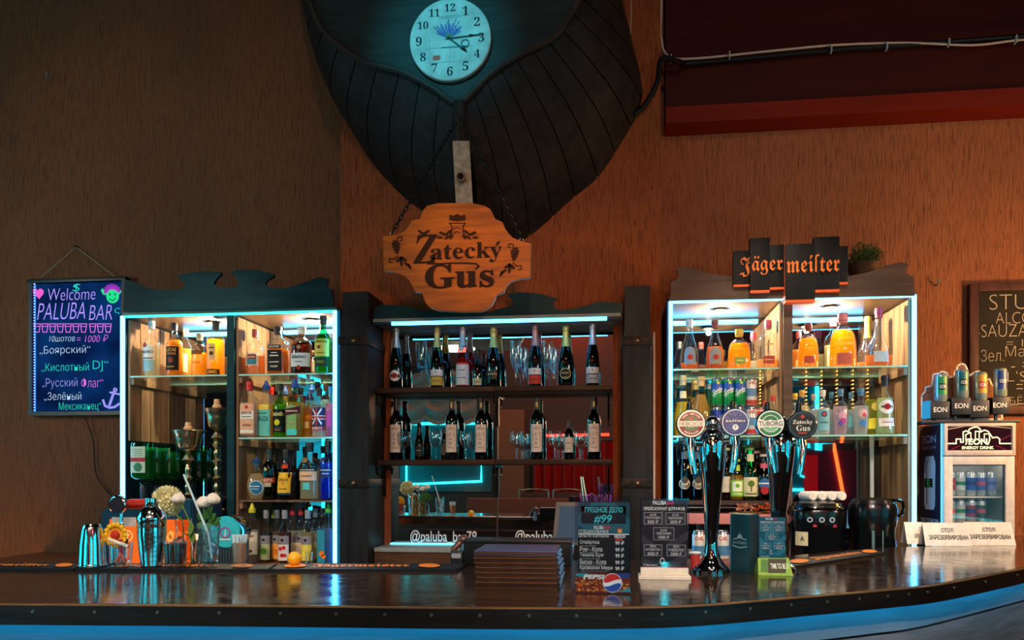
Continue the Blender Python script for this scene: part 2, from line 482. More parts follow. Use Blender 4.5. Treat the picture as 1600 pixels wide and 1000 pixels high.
def counter_mat():
    m, nt, out = node_mat('varnished_top')
    bs = nt.nodes.new('ShaderNodeBsdfPrincipled')
    tc = nt.nodes.new('ShaderNodeTexCoord'); mp = nt.nodes.new('ShaderNodeMapping'); mp.inputs['Scale'].default_value = (5, 45, 10)
    nt.links.new(tc.outputs['Object'], mp.inputs[0])
    n = nt.nodes.new('ShaderNodeTexNoise'); n.inputs['Detail'].default_value = 6; n.inputs['Scale'].default_value = 1
    nt.links.new(mp.outputs[0], n.inputs['Vector'])
    r = nt.nodes.new('ShaderNodeValToRGB')
    r.color_ramp.elements[0].color = lin('25160f') + (1,); r.color_ramp.elements[1].color = lin('47301f') + (1,)
    r.color_ramp.elements[0].position = 0.35; r.color_ramp.elements[1].position = 0.7
    nt.links.new(n.outputs['Fac'], r.inputs['Fac']); nt.links.new(r.outputs['Color'], bs.inputs['Base Color'])
    n2 = nt.nodes.new('ShaderNodeTexNoise'); n2.inputs['Scale'].default_value = 26; n2.inputs['Detail'].default_value = 5
    nt.links.new(tc.outputs['Object'], n2.inputs['Vector'])
    rr = nt.nodes.new('ShaderNodeMapRange'); rr.inputs[1].default_value = 0.35; rr.inputs[2].default_value = 0.75; rr.inputs[3].default_value = 0.07; rr.inputs[4].default_value = 0.22
    nt.links.new(n2.outputs['Fac'], rr.inputs[0]); nt.links.new(rr.outputs[0], bs.inputs['Roughness'])
    bp = nt.nodes.new('ShaderNodeBump'); bp.inputs['Strength'].default_value = 0.12; bp.inputs['Distance'].default_value = 0.004
    nt.links.new(n2.outputs['Fac'], bp.inputs['Height']); nt.links.new(bp.outputs[0], bs.inputs['Normal'])
    bs.inputs['Coat Weight'].default_value = 0.25; bs.inputs['Coat Roughness'].default_value = 0.08
    nt.links.new(bs.outputs[0], out.inputs[0])
    return m
ct = thing('bar_counter', 'long dark varnished bar counter with a curved end, lit blue below its edge', 'bar counter', (-0.4, 2.2, 0))
b = NB(); slab(b, [(p.x, p.y) for p in outer] + [(p.x, p.y) for p in inner[::-1]], 1.055, 1.10, 0, 0.003); obj('counter_top', b, counter_mat(), ct)
b = NB(); band(b, offset(outer, -0.012), 1.050, 1.098, 0.014); obj('edge_strip', b, wood('0f0807', '1f120c', 0.35, (4, 4, 40), 0.1), ct)
b = NB(); band(b, offset(outer, -0.0128), 1.0962, 1.1006, 0.004); obj('edge_highlight', b, wood('6b4a2a', '94683a', 0.35, (6, 6, 30), 0.05), ct)  # golden band standing in for the highlight along the counter rim
# screws in the edge strip
edge = offset(outer, -0.0125)
for i in range(4, len(edge) - 8, 3):
    d = (edge[i + 1] - edge[i]).normalized(); nrm = Vector((d.y, -d.x, 0))
    b = NB(); c0 = edge[i] + Vector((0, 0, -0.018))
    tube(b, [c0 - nrm * 0.001, c0 + nrm * 0.0015], 0.004, 8)
    obj('screw', b, pm('8a8578', 0.3, 0.8), ct)
front = offset(outer, 0.035)
b = NB(); band(b, offset(outer, 0.05), 0.97, 1.054, 0.015); obj('upper_board', b, wood('6c7a80', '808e94', 0.45, (3, 3, 30), 0.05), ct)
b = NB()
for k in range(7): band(b, offset(outer, 0.052 - 0.004 * (k % 2)), 0.967 - 0.135 * (k + 1), 0.967 - 0.135 * k - 0.005, 0.02)
obj('front_planks', b, wood('6a6260', '8a8280', 0.5, (3, 3, 40), 0.2), ct)
b = NB(); band(b, offset(outer, 0.004), 1.0515, 1.0545, 0.008); obj('led_strip', b, em((0.02, 0.42, 0.9), 19.0), ct)
b = NB(); bx = C(620, 985, 1.03); box(b, bx.x - 0.024, bx.x + 0.024, bx.y + 0.02, bx.y + 0.055, 1.0, 1.037, 0, 0.002)
obj('power_box', b, pm('1c2a33', 0.5), ct)

# ================================================================== ship bow on the wall
YF = 3.72
hull = thing('ship_bow', 'dark planked wooden ship bow mounted on the wall above the bar', 'ship bow', tuple(P(735, 395, 4.19)))
hw = wood('1b1717', '2c2625', 0.55, (14, 14, 14), 0.15)
pt_l = smooth_path([P(*q, YF) for q in ((718, 161), (704, 157), (676, 137), (627, 112), (567, 96), (518, 60), (494, 26), (478, -40), (462, -200))], 6)
ot_l = smooth_path([P(*q, PY_) for q in ((742, 395), (690, 352), (631, 308), (585, 259), (557, 217), (532, 168), (513, 87), (486, -40), (450, -200))], 6)
pt_r = smooth_path([P(*q, YF) for q in ((718, 161), (733, 150), (767, 115), (816, 84), (865, 59), (888, 28), (910, -10), (925, -50), (950, -200))], 6)
ot_r = smooth_path([P(*q, PY_) for q in ((742, 395), (818, 375), (889, 315), (935, 276), (970, 224), (1001, 165), (998, 105), (955, -50), (930, -200))], 6)
def resample(path, n):
    L = [0]
    for a, c in zip(path, path[1:]): L.append(L[-1] + (c - a).length)
    out = []
    for i in range(n + 1):
        t = L[-1] * i / n
        j = max(k for k in range(len(L)) if L[k] <= t + 1e-9); j = min(j, len(path) - 2)
        f = (t - L[j]) / (L[j + 1] - L[j] + 1e-9)
        out.append(path[j].lerp(path[j + 1], f))
    return out
def hull_side(pt, ot, n, sgn):
    bm = NB()
    m = n * 4
    A, B = resample(pt, m), resample(ot, m)
    for k in range(n):
        rows = []
        for s in range(7):
            t = s / 6
            row = []
            for i, gap in ((k * 4, 0.10), (k * 4 + 1, 0), (k * 4 + 3, 0), (k * 4 + 4, -0.10)):
                a, bb = A[i], B[i]
                j = min(max(i + (1 if gap > 0 else -1 if gap < 0 else 0), 0), m)
                a = a.lerp(A[j], abs(gap)); bb = bb.lerp(B[j], abs(gap))
                p = a.lerp(bb, t)
                bulge = 0.07 * math.sin(math.pi * t)
                p = p + Vector((sgn * bulge * 0.7, -bulge * 0.5, -bulge * 0.5))
                row.append(p)
            rows.append(row)
        nrm = Vector((sgn * 0.6, -0.5, -0.5)).normalized() * 0.014
        g = [[bm.verts.new(p) for p in r] for r in rows]
        h = [[bm.verts.new(p - nrm) for p in r] for r in rows]
        for s in range(6):
            for c in range(3):
                bm.faces.new((g[s][c], g[s + 1][c], g[s + 1][c + 1], g[s][c + 1]))
                bm.faces.new((h[s][c], h[s][c + 1], h[s + 1][c + 1], h[s + 1][c]))
            bm.faces.new((g[s][0], h[s][0], h[s + 1][0], g[s + 1][0])); bm.faces.new((g[s][3], g[s + 1][3], h[s + 1][3], h[s][3]))
        for s in (0, 6): bm.faces.new([g[s][c] for c in range(4)] + [h[s][c] for c in (3, 2, 1, 0)])
    return bm
def hull_core(pt, ot, sgn):
    "dark backing that closes the seams between the planks"
    bm = NB()
    A, B = resample(pt, 20), resample(ot, 20)
    G = []
    for t in (0, .25, .5, .75, 1):
        bl = 0.07 * math.sin(math.pi * t)
        G.append([bm.verts.new(a.lerp(c, t) + Vector((sgn * bl * .7, -bl * .5, -bl * .5)) - Vector((sgn * 0.6, -0.5, -0.5)).normalized() * 0.012) for a, c in zip(A, B)])
    for r, q in zip(G, G[1:]):
        for i in range(20): bm.faces.new((r[i], r[i + 1], q[i + 1], q[i]))
    return bm
obj('hull_side', hull_side(pt_l, ot_l, 14, -1), hw, hull)
obj('hull_side', hull_side(pt_r, ot_r, 16, 1), hw, hull)
obj('hull_frame', hull_core(pt_l, ot_l, -1), pm('0c0a0a', 0.9), hull)
obj('hull_frame', hull_core(pt_r, ot_r, 1), pm('0c0a0a', 0.9), hull)
b = NB(); prism(b, [(p.x, p.z) for p in pt_l] + [(p.x, p.z) for p in pt_r[:0:-1]], YF - 0.005, YF + 0.03)
deck = obj('bow_panel', b, wood('1e2829', '2a3534', 0.6, (5, 30, 30), 0.15), hull)
b = NB(); tube(b, [p + Vector((0, -0.012, -0.004)) for p in pt_l], 0.014, 6); tube(b, [p + Vector((0, -0.012, -0.004)) for p in pt_r], 0.014, 6)
obj('rim', b, wood('2a2422', '3c3330', 0.6, (20, 20, 20), 0.1), hull)
b = NB()
st = [P(717, 158, YF - 0.02), P(719, 200, YF + 0.01), P(724, 260, YF + 0.1), P(732, 330, YF + 0.26), P(742, 400, PY_ - 0.03)]
tube(b, smooth_path(st, 5), 0.03, 8); obj('stem', b, hw, hull)
b = NB()
def strap(px0, px1, py0, py1, y0, y1, n=6):
    for i in range(n):
        t0, t1 = i / n, (i + 1) / n
        def q(px, t): return P(px + 6 * t, py0 + (py1 - py0) * t, y0 + (y1 - y0) * t)
        a, c, d, e2 = q(px0, t0), q(px1, t0), q(px1, t1), q(px0, t1)
        quad(b, a, c, d, e2)
strap(707, 733, 220, 330, YF - 0.02, YF + 0.10)
bmesh.ops.remove_doubles(b, verts=b.verts[:], dist=0.0005)
r_ = bmesh.ops.extrude_face_region(b, geom=b.faces[:]); bmesh.ops.translate(b, vec=(0, 0.012, 0), verts=[v for v in r_['geom'] if isinstance(v, bmesh.types.BMVert)])
sp = obj('strap', b, pm('b8aa98', 0.45, 0.2, 0.2), hull)
b = NB(); c0 = P(721, 278, YF + 0.03); tube(b, [c0 + Vector((0, -0.02, 0)), c0 + Vector((0, 0.012, 0))], 0.022, 16, 0); tube(b, [c0 + Vector((0, -0.026, 0)), c0 + Vector((0, -0.019, 0))], 0.014, 12, 1)
obj('bolt', b, [pm('7a6f64', 0.4, 0.5), pm('100d0c', 0.8)], sp)

# clock on the bow panel
cc = P(703, 61, YF - 0.04)
cr = 64.5 * S(703, YF - 0.04)
clk = thing('wall_clock', 'round weathered wall clock with big numerals, lit cyan on the ship bow', 'clock', tuple(cc))
b = NB(); lathe(b, [(0, 0), (cr, 0), (cr, 0.022), (cr - 0.004, 0.026), (cr * 0.97, 0.0262), (0, 0.0262)], 48, mat=Matrix.Rotation(R(90), 4, 'X')); bmesh.ops.translate(b, vec=(0, 0.026, 0), verts=b.verts[:])
obj('clock_body', b, pm('a9b2ae', 0.55, 0, 0.12, scale=14), clk, local=True)
fy = lambda x, z: (x, -0.0012, z)
for i, s in enumerate(['12', '1', '2', '3', '4', '5', '6', '7', '8', '9', '10', '11']):
    a = R(90 - 30 * i); rr = cr * 0.77; h = cr * 0.185
    s2 = ''.join(chr(0x1D7CE + int(c)) for c in s)
    wd = h * (0.62 if len(s) == 1 else 1.15)
    b = NB(); text(b, s2, rr * math.cos(a) - wd / 1.6, rr * math.cos(a) + wd / 1.6, rr * math.sin(a) - h, rr * math.sin(a) + h * 0.9, fy, 0, fit=True); obj('numeral', b, pm('16242a', 0.6), clk, local=True)
b = NB()
text(b, 'CARTE POSTALE', -cr * .28, cr * .28, cr * .50, cr * .57, fy, 1)
for i in range(26):
    a = R(28 + 124 * i / 25 + random.uniform(-4, 4)); l = cr * random.uniform(0.30, 0.52)
    x, z = -cr * 0.02, cr * 0.02
    for t in range(3):
        p0, p1 = 0.35 + 0.22 * t, 0.52 + 0.22 * t
        stroke(b, [(x + math.cos(a) * l * p0, z + math.sin(a) * l * p0), (x + math.cos(a) * l * p1, z + math.sin(a) * l * p1)], 0.0042, (lambda x, z, i=i, t=t: (x, -0.0013 - 0.00006 * i - 0.00002 * t, z)), 0)
    stroke(b, [(x, z), (x + math.cos(a) * l * 0.4, z + math.sin(a) * l * 0.4)], 0.0012, (lambda x, z, i=i: (x, -0.0012 - 0.00003 * i, z)), 2)
flat(b, [(-cr * .42, -cr * .5), (-cr * .24, -cr * .5), (-cr * .24, -cr * .38), (-cr * .42, -cr * .38)], fy, 3)
for zz in (-.2, -.55): stroke(b, [(-cr * .6, cr * zz), (cr * .6, cr * zz)], 0.0012, fy, 1)
for xx in (-.5, 0, .28): stroke(b, [(cr * xx, -cr * .62), (cr * xx, cr * .1)], 0.0012, fy, 1)
stroke(b, [(-cr * .2, -cr * .2), (cr * .4, -cr * .2)], 0.006, fy, 1)
obj('dial_print', b, [pm('4a63a0', 0.7), pm('5a7a80', 0.7), pm('3d6a50', 0.7), pm('c05a50', 0.7)], clk, local=True)
b = NB(); fh = lambda x, z: (x, -0.006, z)
stroke(b, [(-cr * .1, 0), (cr * .78, cr * .05)], 0.006, fh); flat(b, [(cr * .48, cr * .0), (cr * .62, cr * .04), (cr * .48, cr * .085)], fh)
obj('minute_hand', b, pm('0a0f12', 0.4), clk, local=True)
b = NB()
stroke(b, [(-cr * .06, cr * .05), (cr * .4, -cr * .33)], 0.007, fh); flat(b, [(cr * .26, -cr * .27), (cr * .36, -cr * .18), (cr * .43, -cr * .36)], fh)
ring(b, cr * .38, -cr * .14, cr * .08, cr * .1, fh)
obj('hour_hand', b, pm('0a0f12', 0.4), clk, local=True)

# hanging wooden sign
YS = 3.62
sg = thing('hanging_sign', 'scalloped orange wooden sign hanging on chains under the ship bow', 'sign', tuple(P(714, 486, YS)))
sgp = [(598, 368), (600, 423), (616, 424), (626, 427), (633, 431), (640, 437), (644, 444), (647, 455), (660, 457), (663, 469), (667, 476), (673, 481), (686, 485), (720, 487), (751, 486.5), (761, 482), (768, 476), (773, 467), (775, 460), (787, 456), (790, 447), (796, 440), (806, 436), (828, 433), (829, 380), (812, 377), (800, 372), (793, 364), (789, 357), (785, 346), (773, 343), (770, 333), (765, 326), (757, 321), (737, 317), (684, 317), (667, 321), (660, 329), (657, 343), (643, 343), (640, 353), (634, 361), (625, 366), (612, 368)]
b = NB(); prism(b, [(P(px, py, YS).x, P(px, py, YS).z) for px, py in sgp], YS, YS + 0.03, 0, 0.003, 1)
obj('board', b, [wood('8f4a0c', 'c4690f', 0.4, (4, 30, 34), 0.1), pm('c9b8a4', 0.5)], sg)
b = NB(); y = YS - 0.004
ptext(b, '𝐙', 645, 683, 366, 412, y, 0, shear=0.12); ptext(b, 'ˇ', 652, 672, 359, 367, y, 0)
ptext(b, '𝐚𝐭𝐞𝐜𝐤𝐲', 672, 784, 377, 413, y, 0); ptext(b, '´', 774, 782, 377, 384, y, 0)
obj('lettering', b, pm('2a1208', 0.6), sg); b = NB(); ptext(b, '𝐆𝐮𝐬', 664, 772, 410, 452, y, 0, bold=0.012)
f2 = lambda x, z: (P(x, z, y).x, y, P(x, z, y).z)
stroke(b, [(668, 412), (690, 412), (705, 411), (728, 411), (744, 412), (748, 416), (743, 420)], 2.2, f2)
obj('lettering', b, pm('2a1208', 0.6), sg)
b = NB()
def ell(bm, cx, cz, rx, rz, a=0.0, n=14):
    a = R(a); ca, sa = math.cos(a), math.sin(a)
    flat(bm, [(cx + rx * math.cos(t) * ca - rz * math.sin(t) * sa, cz + rx * math.cos(t) * sa + rz * math.sin(t) * ca) for t in [2 * math.pi * k / n for k in range(n)]], f2)
flat(b, [(702, 344), (702, 335), (708, 337), (714, 334), (720, 337), (727, 335), (727, 344), (714, 346)], f2)
stroke(b, [(702, 348), (706, 354), (705, 364), (702, 371)], 1.6, f2); stroke(b, [(727, 348), (723, 354), (724, 364), (728, 371)], 1.6, f2)
stroke(b, [(703, 348.5), (726, 348.5)], 1.4, f2); stroke(b, [(708, 358), (714, 355), (720, 358)], 1.2, f2); stroke(b, [(709, 364), (714, 361), (719, 364)], 1.0, f2)
for sx_ in (-1, 1):
    for dx, dz, an in ((13, 362, 30), (19, 366, 10), (25, 364, -20), (17, 371, 40), (28, 371, 0), (10, 370, 60)):
        ell(b, 715 + sx_ * dx, dz, 4.6, 2.0, sx_ * an)
obj('crest_carving', b, pm('3a1a0a', 0.6), sg)
for ox, m in ((618, 1), (805, -1)):
    b = NB()
    oz = 377 if m > 0 else 388
    for r0 in range(5):
        w_ = (5, 7.5, 7, 5.5, 3)[r0]
        for k in (-1, 0, 1): ell(b, ox + m * (.5 * r0) + k * w_ * .55, oz + 4.2 * r0 + (0 if k else 1.2), w_ * .34, 2.2)
    stroke(b, [(ox + m * 2, oz - 3), (ox + m * 5, oz - 7), (ox + m * 10, oz - 7), (ox + m * 11, oz - 2), (ox + m * 7, oz - 1)], 1.5, f2)
    stroke(b, [(ox + m * 4, oz + 22), (ox - m * 3, oz + 28), (ox - m * 9, oz + 27), (ox - m * 10, oz + 32), (ox - m * 5, oz + 33)], 1.5, f2)
    for dx, dz, an, l in ((6, 28, -35, 7), (12, 28, 25, 6), (9, 34, 80, 5.5), (18, 36, 35, 5.5), (22, 40, 60, 4.5)):
        ell(b, ox + m * dx, oz + dz, l, l * .42, m * an)
    obj('hop_carving', b, pm('3a1a0a', 0.6), sg)
b = NB()
for px, py in ((613, 365), (815, 376)):
    p = P(px, py, YS + 0.015); tube(b, [p + Vector((0.009 * math.cos(t * .7), -0.004, 0.009 * math.sin(t * .7))) for t in range(10)], 0.0018, 5)
obj('ring', b, pm('b0aaa0', 0.3, 0.9), sg)
def chain(name_label, a, c, n):
    b = NB()
    d = (c - a); ln = d.length / n
    for i in range(n):
        ce = a + d * ((i + 0.5) / n); dd = d.normalized()
        side = (Vector((0, 1, 0)).cross(dd)).normalized() if i % 2 else Vector((0, 1, 0))
        pts = [ce + dd * (ln * 0.72 * math.cos(k * math.pi / 5)) + side * (0.0085 * math.sin(k * math.pi / 5)) for k in range(11)]
        tube(b, pts, 0.0026, 5, cap=False)
    return tag(obj('chain', b, pm('23262a', 0.4, 0.7)), name_label, 'chain')
chain('dark chain holding the left end of the wooden sign', P(613, 363, YS + 0.012), P(712, 192, YF - 0.05), 26)
chain('dark chain holding the right end of the wooden sign', P(815, 374, YS + 0.012), P(722, 185, YF - 0.05), 30)

# wall hooks and cables
for (px, py), lb in (((80, 125), 'small metal hook high on the left wall'), ((1462, 446), 'small screw in the right wall, beside the chalkboard')):
    p = P(px, py, WY)
    b = NB(); tube(b, [p, p + Vector((0, -0.03, 0)), p + Vector((0, -0.04, 0.01)), p + Vector((0, -0.04, 0.025))], 0.005, 6)
    o = obj('hook', b, pm('8a9a98', 0.4, 0.6)); tag(o, lb, 'hook')
yb = 4.27
b = NB(); tube(b, smooth_path([P(1036, -60, yb - .01), P(1033, 20, yb - .01), P(1033, 60, yb - .01), P(1045, 88, yb - .01), P(1090, 91, yb - .01), P(1200, 80, yb - .01), P(1310, 70, yb - .01), P(1420, 67, yb - .01), P(1520, 70.5, yb - .01), P(1600, 62, yb - .01), P(1720, 58, yb - .01)], 6), 0.0055, 6)
o = obj('cable', b, pm('b9aca6', 0.5)); tag(o, 'thin white cable running along the dark red beam', 'cable')
b = NB(); tube(b, smooth_path([P(990, 180, 4.17), P(1008, 163, 4.17), P(1026, 130, 4.17), P(1034, 92, 4.17), P(1060, 96, 4.2), P(1080, 99, yb), P(1200, 88, yb), P(1330, 76, yb), P(1450, 68, yb), P(1600, 57, yb), P(1720, 52, yb)], 6), 0.013, 8)
o = obj('cable', b, pm('0b0c10', 0.5)); tag(o, 'thick black cable running along the dark red beam to the ship bow', 'cable')
cb = o
for px, py in ((1049, 91), (1140, 86), (1299, 76), (1386, 72), (1483, 66), (1588, 61)):
    p = P(px, py, yb - 0.02)
    b = NB(); box(b, p.x - .002, p.x + .002, p.y - 0.008, p.y + 0.02, p.z - .018, p.z + .018); obj('cable_tie', b, pm('b8c4c4', 0.5), cb)
b = NB(); tube(b, smooth_path([P(133, 652, 4.42), P(146, 690, 4.43), P(150, 740, 4.43), P(172, 772, 4.43), P(196, 792, 4.40)], 6), 0.0035, 6)
o = obj('cable', b, pm('14100f', 0.5)); tag(o, 'thin black cable hanging below the glowing menu board', 'cable')
b = NB(); tube(b, smooth_path([P(1436, 700, 4.43), P(1442, 660, 4.43), P(1437, 740, 4.43), P(1432, 800, 4.43)][1:], 6), 0.003, 6)
o = obj('cable', b, pm('c0b4b8', 0.5)); tag(o, 'thin pale cable on the wall beside the small drinks fridge', 'cable')
b = NB(); tube(b, smooth_path([P(985, -60, 4.17), P(986, 20, 4.17), P(984, 75, 4.17)], 6), 0.003, 6)
o = obj('bead_cord', b, pm('a89a90', 0.5)); tag(o, 'thin bead cord hanging beside the right of the ship bow', 'cord')

# ================================================================== cabinets
LED = em((0.70, 6.5, 13.0), 1.0)
LEDC = em((0.10, 2.2, 2.6), 1.0)
plank = wood('7d5c42', 'ab8560', 0.55, (26, 26, 3), 0.15)
plank_d = wood('5a4434', '7d6350', 0.6, (26, 26, 3), 0.15)
teal = wood('0c2c33', '133c44', 0.45, (3, 20, 20), 0.06)  # black frame paint with the cyan strip light put into its colour
grey_trim = wood('54443c', '6b574b', 0.5, (3, 20, 20), 0.06)
shelfglass = gl((0.93, 0.98, 0.96), 0.02, 0.7, base=0.08)
gedge = pm('9fd8c4', 0.2)
back_mirror = mirror((0.30, 0.31, 0.34), 0.015)
YC, YB = 4.0, 4.42
ZT = 2.255
ZW = 0.95
def glass_shelf(parent, x0, x1, z, y0=YC + 0.012, y1=YB - 0.03, th=0.008):
    b = NB(); box(b, x0, x1, y0, y1, z - th, z)
    b.faces.ensure_lookup_table()
    for f in b.faces: f.material_index = 1 if abs(f.normal.y) > 0.5 or (abs(f.calc_center_median().y - y0) < 1e-4) else 0
    return obj('shelf', b, [shelfglass, gedge], parent, smooth=False)
def cleat(parent, x, sgn, z, m, y0=YC + 0.02, y1=YB - 0.04):
    b = NB(); box(b, x, x + sgn * 0.018, y0, y1, z - 0.045, z - 0.0085, 0, 0.002)
    o = obj('shelf_support', b, m, parent); return o
def boards(parent, x, sgn, z0, z1, m, name='side_panel', n=4):
    "a plank-lined cabinet side"
    b = NB()
    for i in range(n):
        a, c = YC + 0.015 + (YB - YC - 0.03) * i / n, YC + 0.015 + (YB - YC - 0.03) * (i + 1) / n
        box(b, x, x + sgn * 0.014, a + 0.002, c - 0.002, z0, z1, 0, 0.002, 1)
    return obj(name, b, m, parent)
def downlight(parent, x, y, z):
    b = NB(); lathe(b, [(0, 0.0), (0.028, 0.0), (0.034, -0.003), (0.036, -0.008), (0.036, -0.011), (0, -0.011)], 24, at=(x, y, z - 0.001), mis=[0, 0, 0, 0, 0]); o = obj('downlight', b, pm('d8c8a8', 0.3, 0.4), parent)
    b = NB(); lathe(b, [(0.0, 0), (0.026, 0), (0.026, -0.0035), (0, -0.0035)], 20, at=(x, y, z - 0.012)); obj('lamp_lens', b, em((9.0, 6.6, 3.4), 1.0), o)
    lamp('downlight_glow', 'POINT', (x, y, z - 0.034), 20, (1.0, 0.82, 0.55), size=0.012)
def led(parent, x0, x1, y0, y1, z0, z1, m=None):
    b = NB(); box(b, x0, x1, y0, y1, z0, z1); return obj('led_strip', b, m or LED, parent, smooth=False)

# ---- left cabinet
XL0, XL1 = P(192, 600, YC).x, P(526, 600, YC).x
XD0, XD1 = P(355, 600, YC).x, P(366, 600, YC).x
cl_ = thing('display_cabinet', 'plank-sided bottle cabinet with blue light strips next to the glowing menu board', 'cabinet', ((XL0 + XL1) / 2, YC, ZW))
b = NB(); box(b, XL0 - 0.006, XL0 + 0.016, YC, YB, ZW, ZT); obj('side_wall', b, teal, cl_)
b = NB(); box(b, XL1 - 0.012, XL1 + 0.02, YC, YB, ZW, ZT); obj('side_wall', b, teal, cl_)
boards(cl_, XL0 + 0.017, 1, 1.592, ZT - 0.02, plank); boards(cl_, XD1 + 0.001, 1, ZW, ZT - 0.02, plank)
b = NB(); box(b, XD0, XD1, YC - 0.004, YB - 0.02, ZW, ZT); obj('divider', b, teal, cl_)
b = NB(); box(b, XL0, XL1, YC, YB, ZT - 0.012, ZT + 0.02); obj('top_panel', b, pm('6b5138', 0.35), cl_)
b = NB(); box(b, XL0, XL1, YB - 0.012, YB, ZW, ZT); obj('back_mirror', b, back_mirror, cl_, smooth=False)
lo = [(192, 487), (195, 437), (206, 439), (216, 443), (229.5, 450), (247.5, 453), (279, 454), (288, 450.5), (290, 446), (289, 441), (279, 435), (280, 430), (292.5, 427), (315, 424), (344, 424.6), (346, 429), (338, 435), (333, 443.8), (340, 449.4), (356, 450), (371, 448), (374.6, 439), (369, 434), (363, 429), (362, 424), (373.5, 421.7), (405, 422.4), (427, 428), (427.5, 432.5), (418.5, 437), (414, 442), (416, 447), (430, 451.6), (446, 450), (461, 447), (481.5, 439), (499.5, 432.5), (513, 436), (510, 440), (510, 446), (513, 450.5), (518.6, 451.6), (522, 480)]
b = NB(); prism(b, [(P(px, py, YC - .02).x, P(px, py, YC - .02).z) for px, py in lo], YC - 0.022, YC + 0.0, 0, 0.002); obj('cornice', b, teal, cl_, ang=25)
led(cl_, XL0 - 0.004, XL0 + 0.013, YC - 0.016, YC - 0.002, ZW + 0.32, ZT - 0.006)
led(cl_, XL1 - 0.015, XL1 + 0.002, YC - 0.014, YC - 0.002, ZW + 0.01, ZT - 0.006)
led(cl_, XL0, XL1, YC - 0.012, YC - 0.002, ZT - 0.014, ZT - 0.003, em((0.10, 1.9, 2.4), 1.0))
led(cl_, XL0 + 0.12, XD0 - 0.01, YB - 0.026, YB - 0.014, ZT - 0.045, ZT - 0.025)
led(cl_, XD1 + 0.1, XL1 - 0.02, YB - 0.026, YB - 0.014, ZT - 0.045, ZT - 0.025)
ZL1, ZL2, ZL3 = 1.935, 1.605, 1.278
glass_shelf(cl_, XL0 + 0.034, XD0 - 0.002, ZL1); glass_shelf(cl_, XD1 + 0.018, XL1 - 0.014, ZL1)
glass_shelf(cl_, XD1 + 0.018, XL1 - 0.014, ZL2)
b = NB(); box(b, XD1 + 0.018, XL1 - 0.014, YC + 0.012, YB - 0.03, ZL3 - 0.008, ZL3); obj('shelf', b, plank_d, cl_)
for z in (ZL1, ZL2, ZL3): cleat(cl_, XD1 + 0.016, 1, z, plank)
cleat(cl_, XL0 + 0.032, 1, ZL1, plank)
downlight(cl_, P(331, 500, 4.16).x, 4.16, ZT - 0.012); downlight(cl_, P(487, 500, 4.16).x, 4.16, ZT - 0.012)

# ---- right cabinet
XR0, XR1 = P(1046, 600, YC).x, P(1430, 600, YC).x
XE0, XE1 = P(1224, 600, YC).x, P(1238, 600, YC).x
cr_ = thing('display_cabinet', 'plank-sided bottle cabinet with blue light strips under the orange-lettered sign', 'cabinet', ((XR0 + XR1) / 2, YC, ZW))
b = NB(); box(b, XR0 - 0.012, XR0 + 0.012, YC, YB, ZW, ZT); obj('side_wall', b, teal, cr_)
b = NB(); box(b, XR1 - 0.012, XR1 + 0.006, YC, YB, ZW, ZT); obj('side_wall', b, grey_trim, cr_)
boards(cr_, XR1 - 0.013, -1, ZW, ZT - 0.02, plank); boards(cr_, XE0 - 0.001, -1, 1.29, ZT - 0.02, plank)
b = NB(); box(b, XE0, XE1, YC - 0.004, YB - 0.02, ZW, ZT); obj('divider', b, grey_trim, cr_)
b = NB(); box(b, XR0, XR1, YC, YB, ZT - 0.012, ZT + 0.02); obj('top_panel', b, pm('6b5138', 0.35), cr_)
b = NB(); box(b, XR0, XR1, YB - 0.012, YB, ZW, ZT); obj('back_mirror', b, back_mirror, cr_, smooth=False)
ro = [(1047, 470), (1048, 441), (1057, 438), (1062, 431), (1060, 426), (1056, 422), (1061.5, 417), (1077, 417), (1095.6, 423.5), (1119, 430), (1146, 432), (1240, 434), (1324, 432), (1340, 429), (1358, 425), (1387, 414), (1408, 410), (1421, 413), (1415, 418), (1414, 424), (1418, 429), (1427.6, 433), (1430, 462)]
b = NB(); prism(b, [(P(px, py, YC - .02).x, P(px, py, YC - .02).z) for px, py in ro], YC - 0.022, YC, 0, 0.002); obj('cornice', b, grey_trim, cr_, ang=25)
led(cr_, XR0 - 0.003, XR0 + 0.014, YC - 0.014, YC - 0.002, ZW + 0.01, ZT - 0.006)
led(cr_, XR1 - 0.016, XR1 + 0.001, YC - 0.014, YC - 0.002, ZW + 0.01, ZT - 0.006)
led(cr_, XR0, XR1, YC - 0.012, YC - 0.002, ZT - 0.014, ZT - 0.003)
led(cr_, XR0 + 0.014, XE0 - 0.05, YB - 0.026, YB - 0.014, ZT - 0.045, ZT - 0.025); led(cr_, XE1 + 0.002, XR1 - 0.12, YB - 0.026, YB - 0.014, ZT - 0.045, ZT - 0.025)
ZR1, ZR2, ZR3 = 1.925, 1.60, 1.285
glass_shelf(cr_, XR0 + 0.014, XE0 - 0.018, ZR1); glass_shelf(cr_, XE1 + 0.002, XR1 - 0.03, ZR1)
glass_shelf(cr_, XR0 + 0.014, XE0 - 0.018, ZR2); glass_shelf(cr_, XE1 + 0.002, XR1 - 0.03, ZR2)
b = NB(); box(b, XR0 + 0.014, XE0 - 0.002, YC + 0.012, YB - 0.03, ZR3 - 0.02, ZR3); obj('shelf', b, wood('3a2f2c', '4c3d38', 0.5, (4, 30, 30)), cr_)
b = NB(); box(b, XR0 + 0.014, XE0 - 0.002, YC - 0.06, YB - 0.03, 1.175, 1.222, 0, 0.003); obj('shelf', b, pm('c8807c', 0.5), cr_)  # pink light on this board is put into its colour
for z in (ZR1, ZR2): cleat(cr_, XR1 - 0.028, -1, z, plank); cleat(cr_, XE0 - 0.016, -1, z, plank)
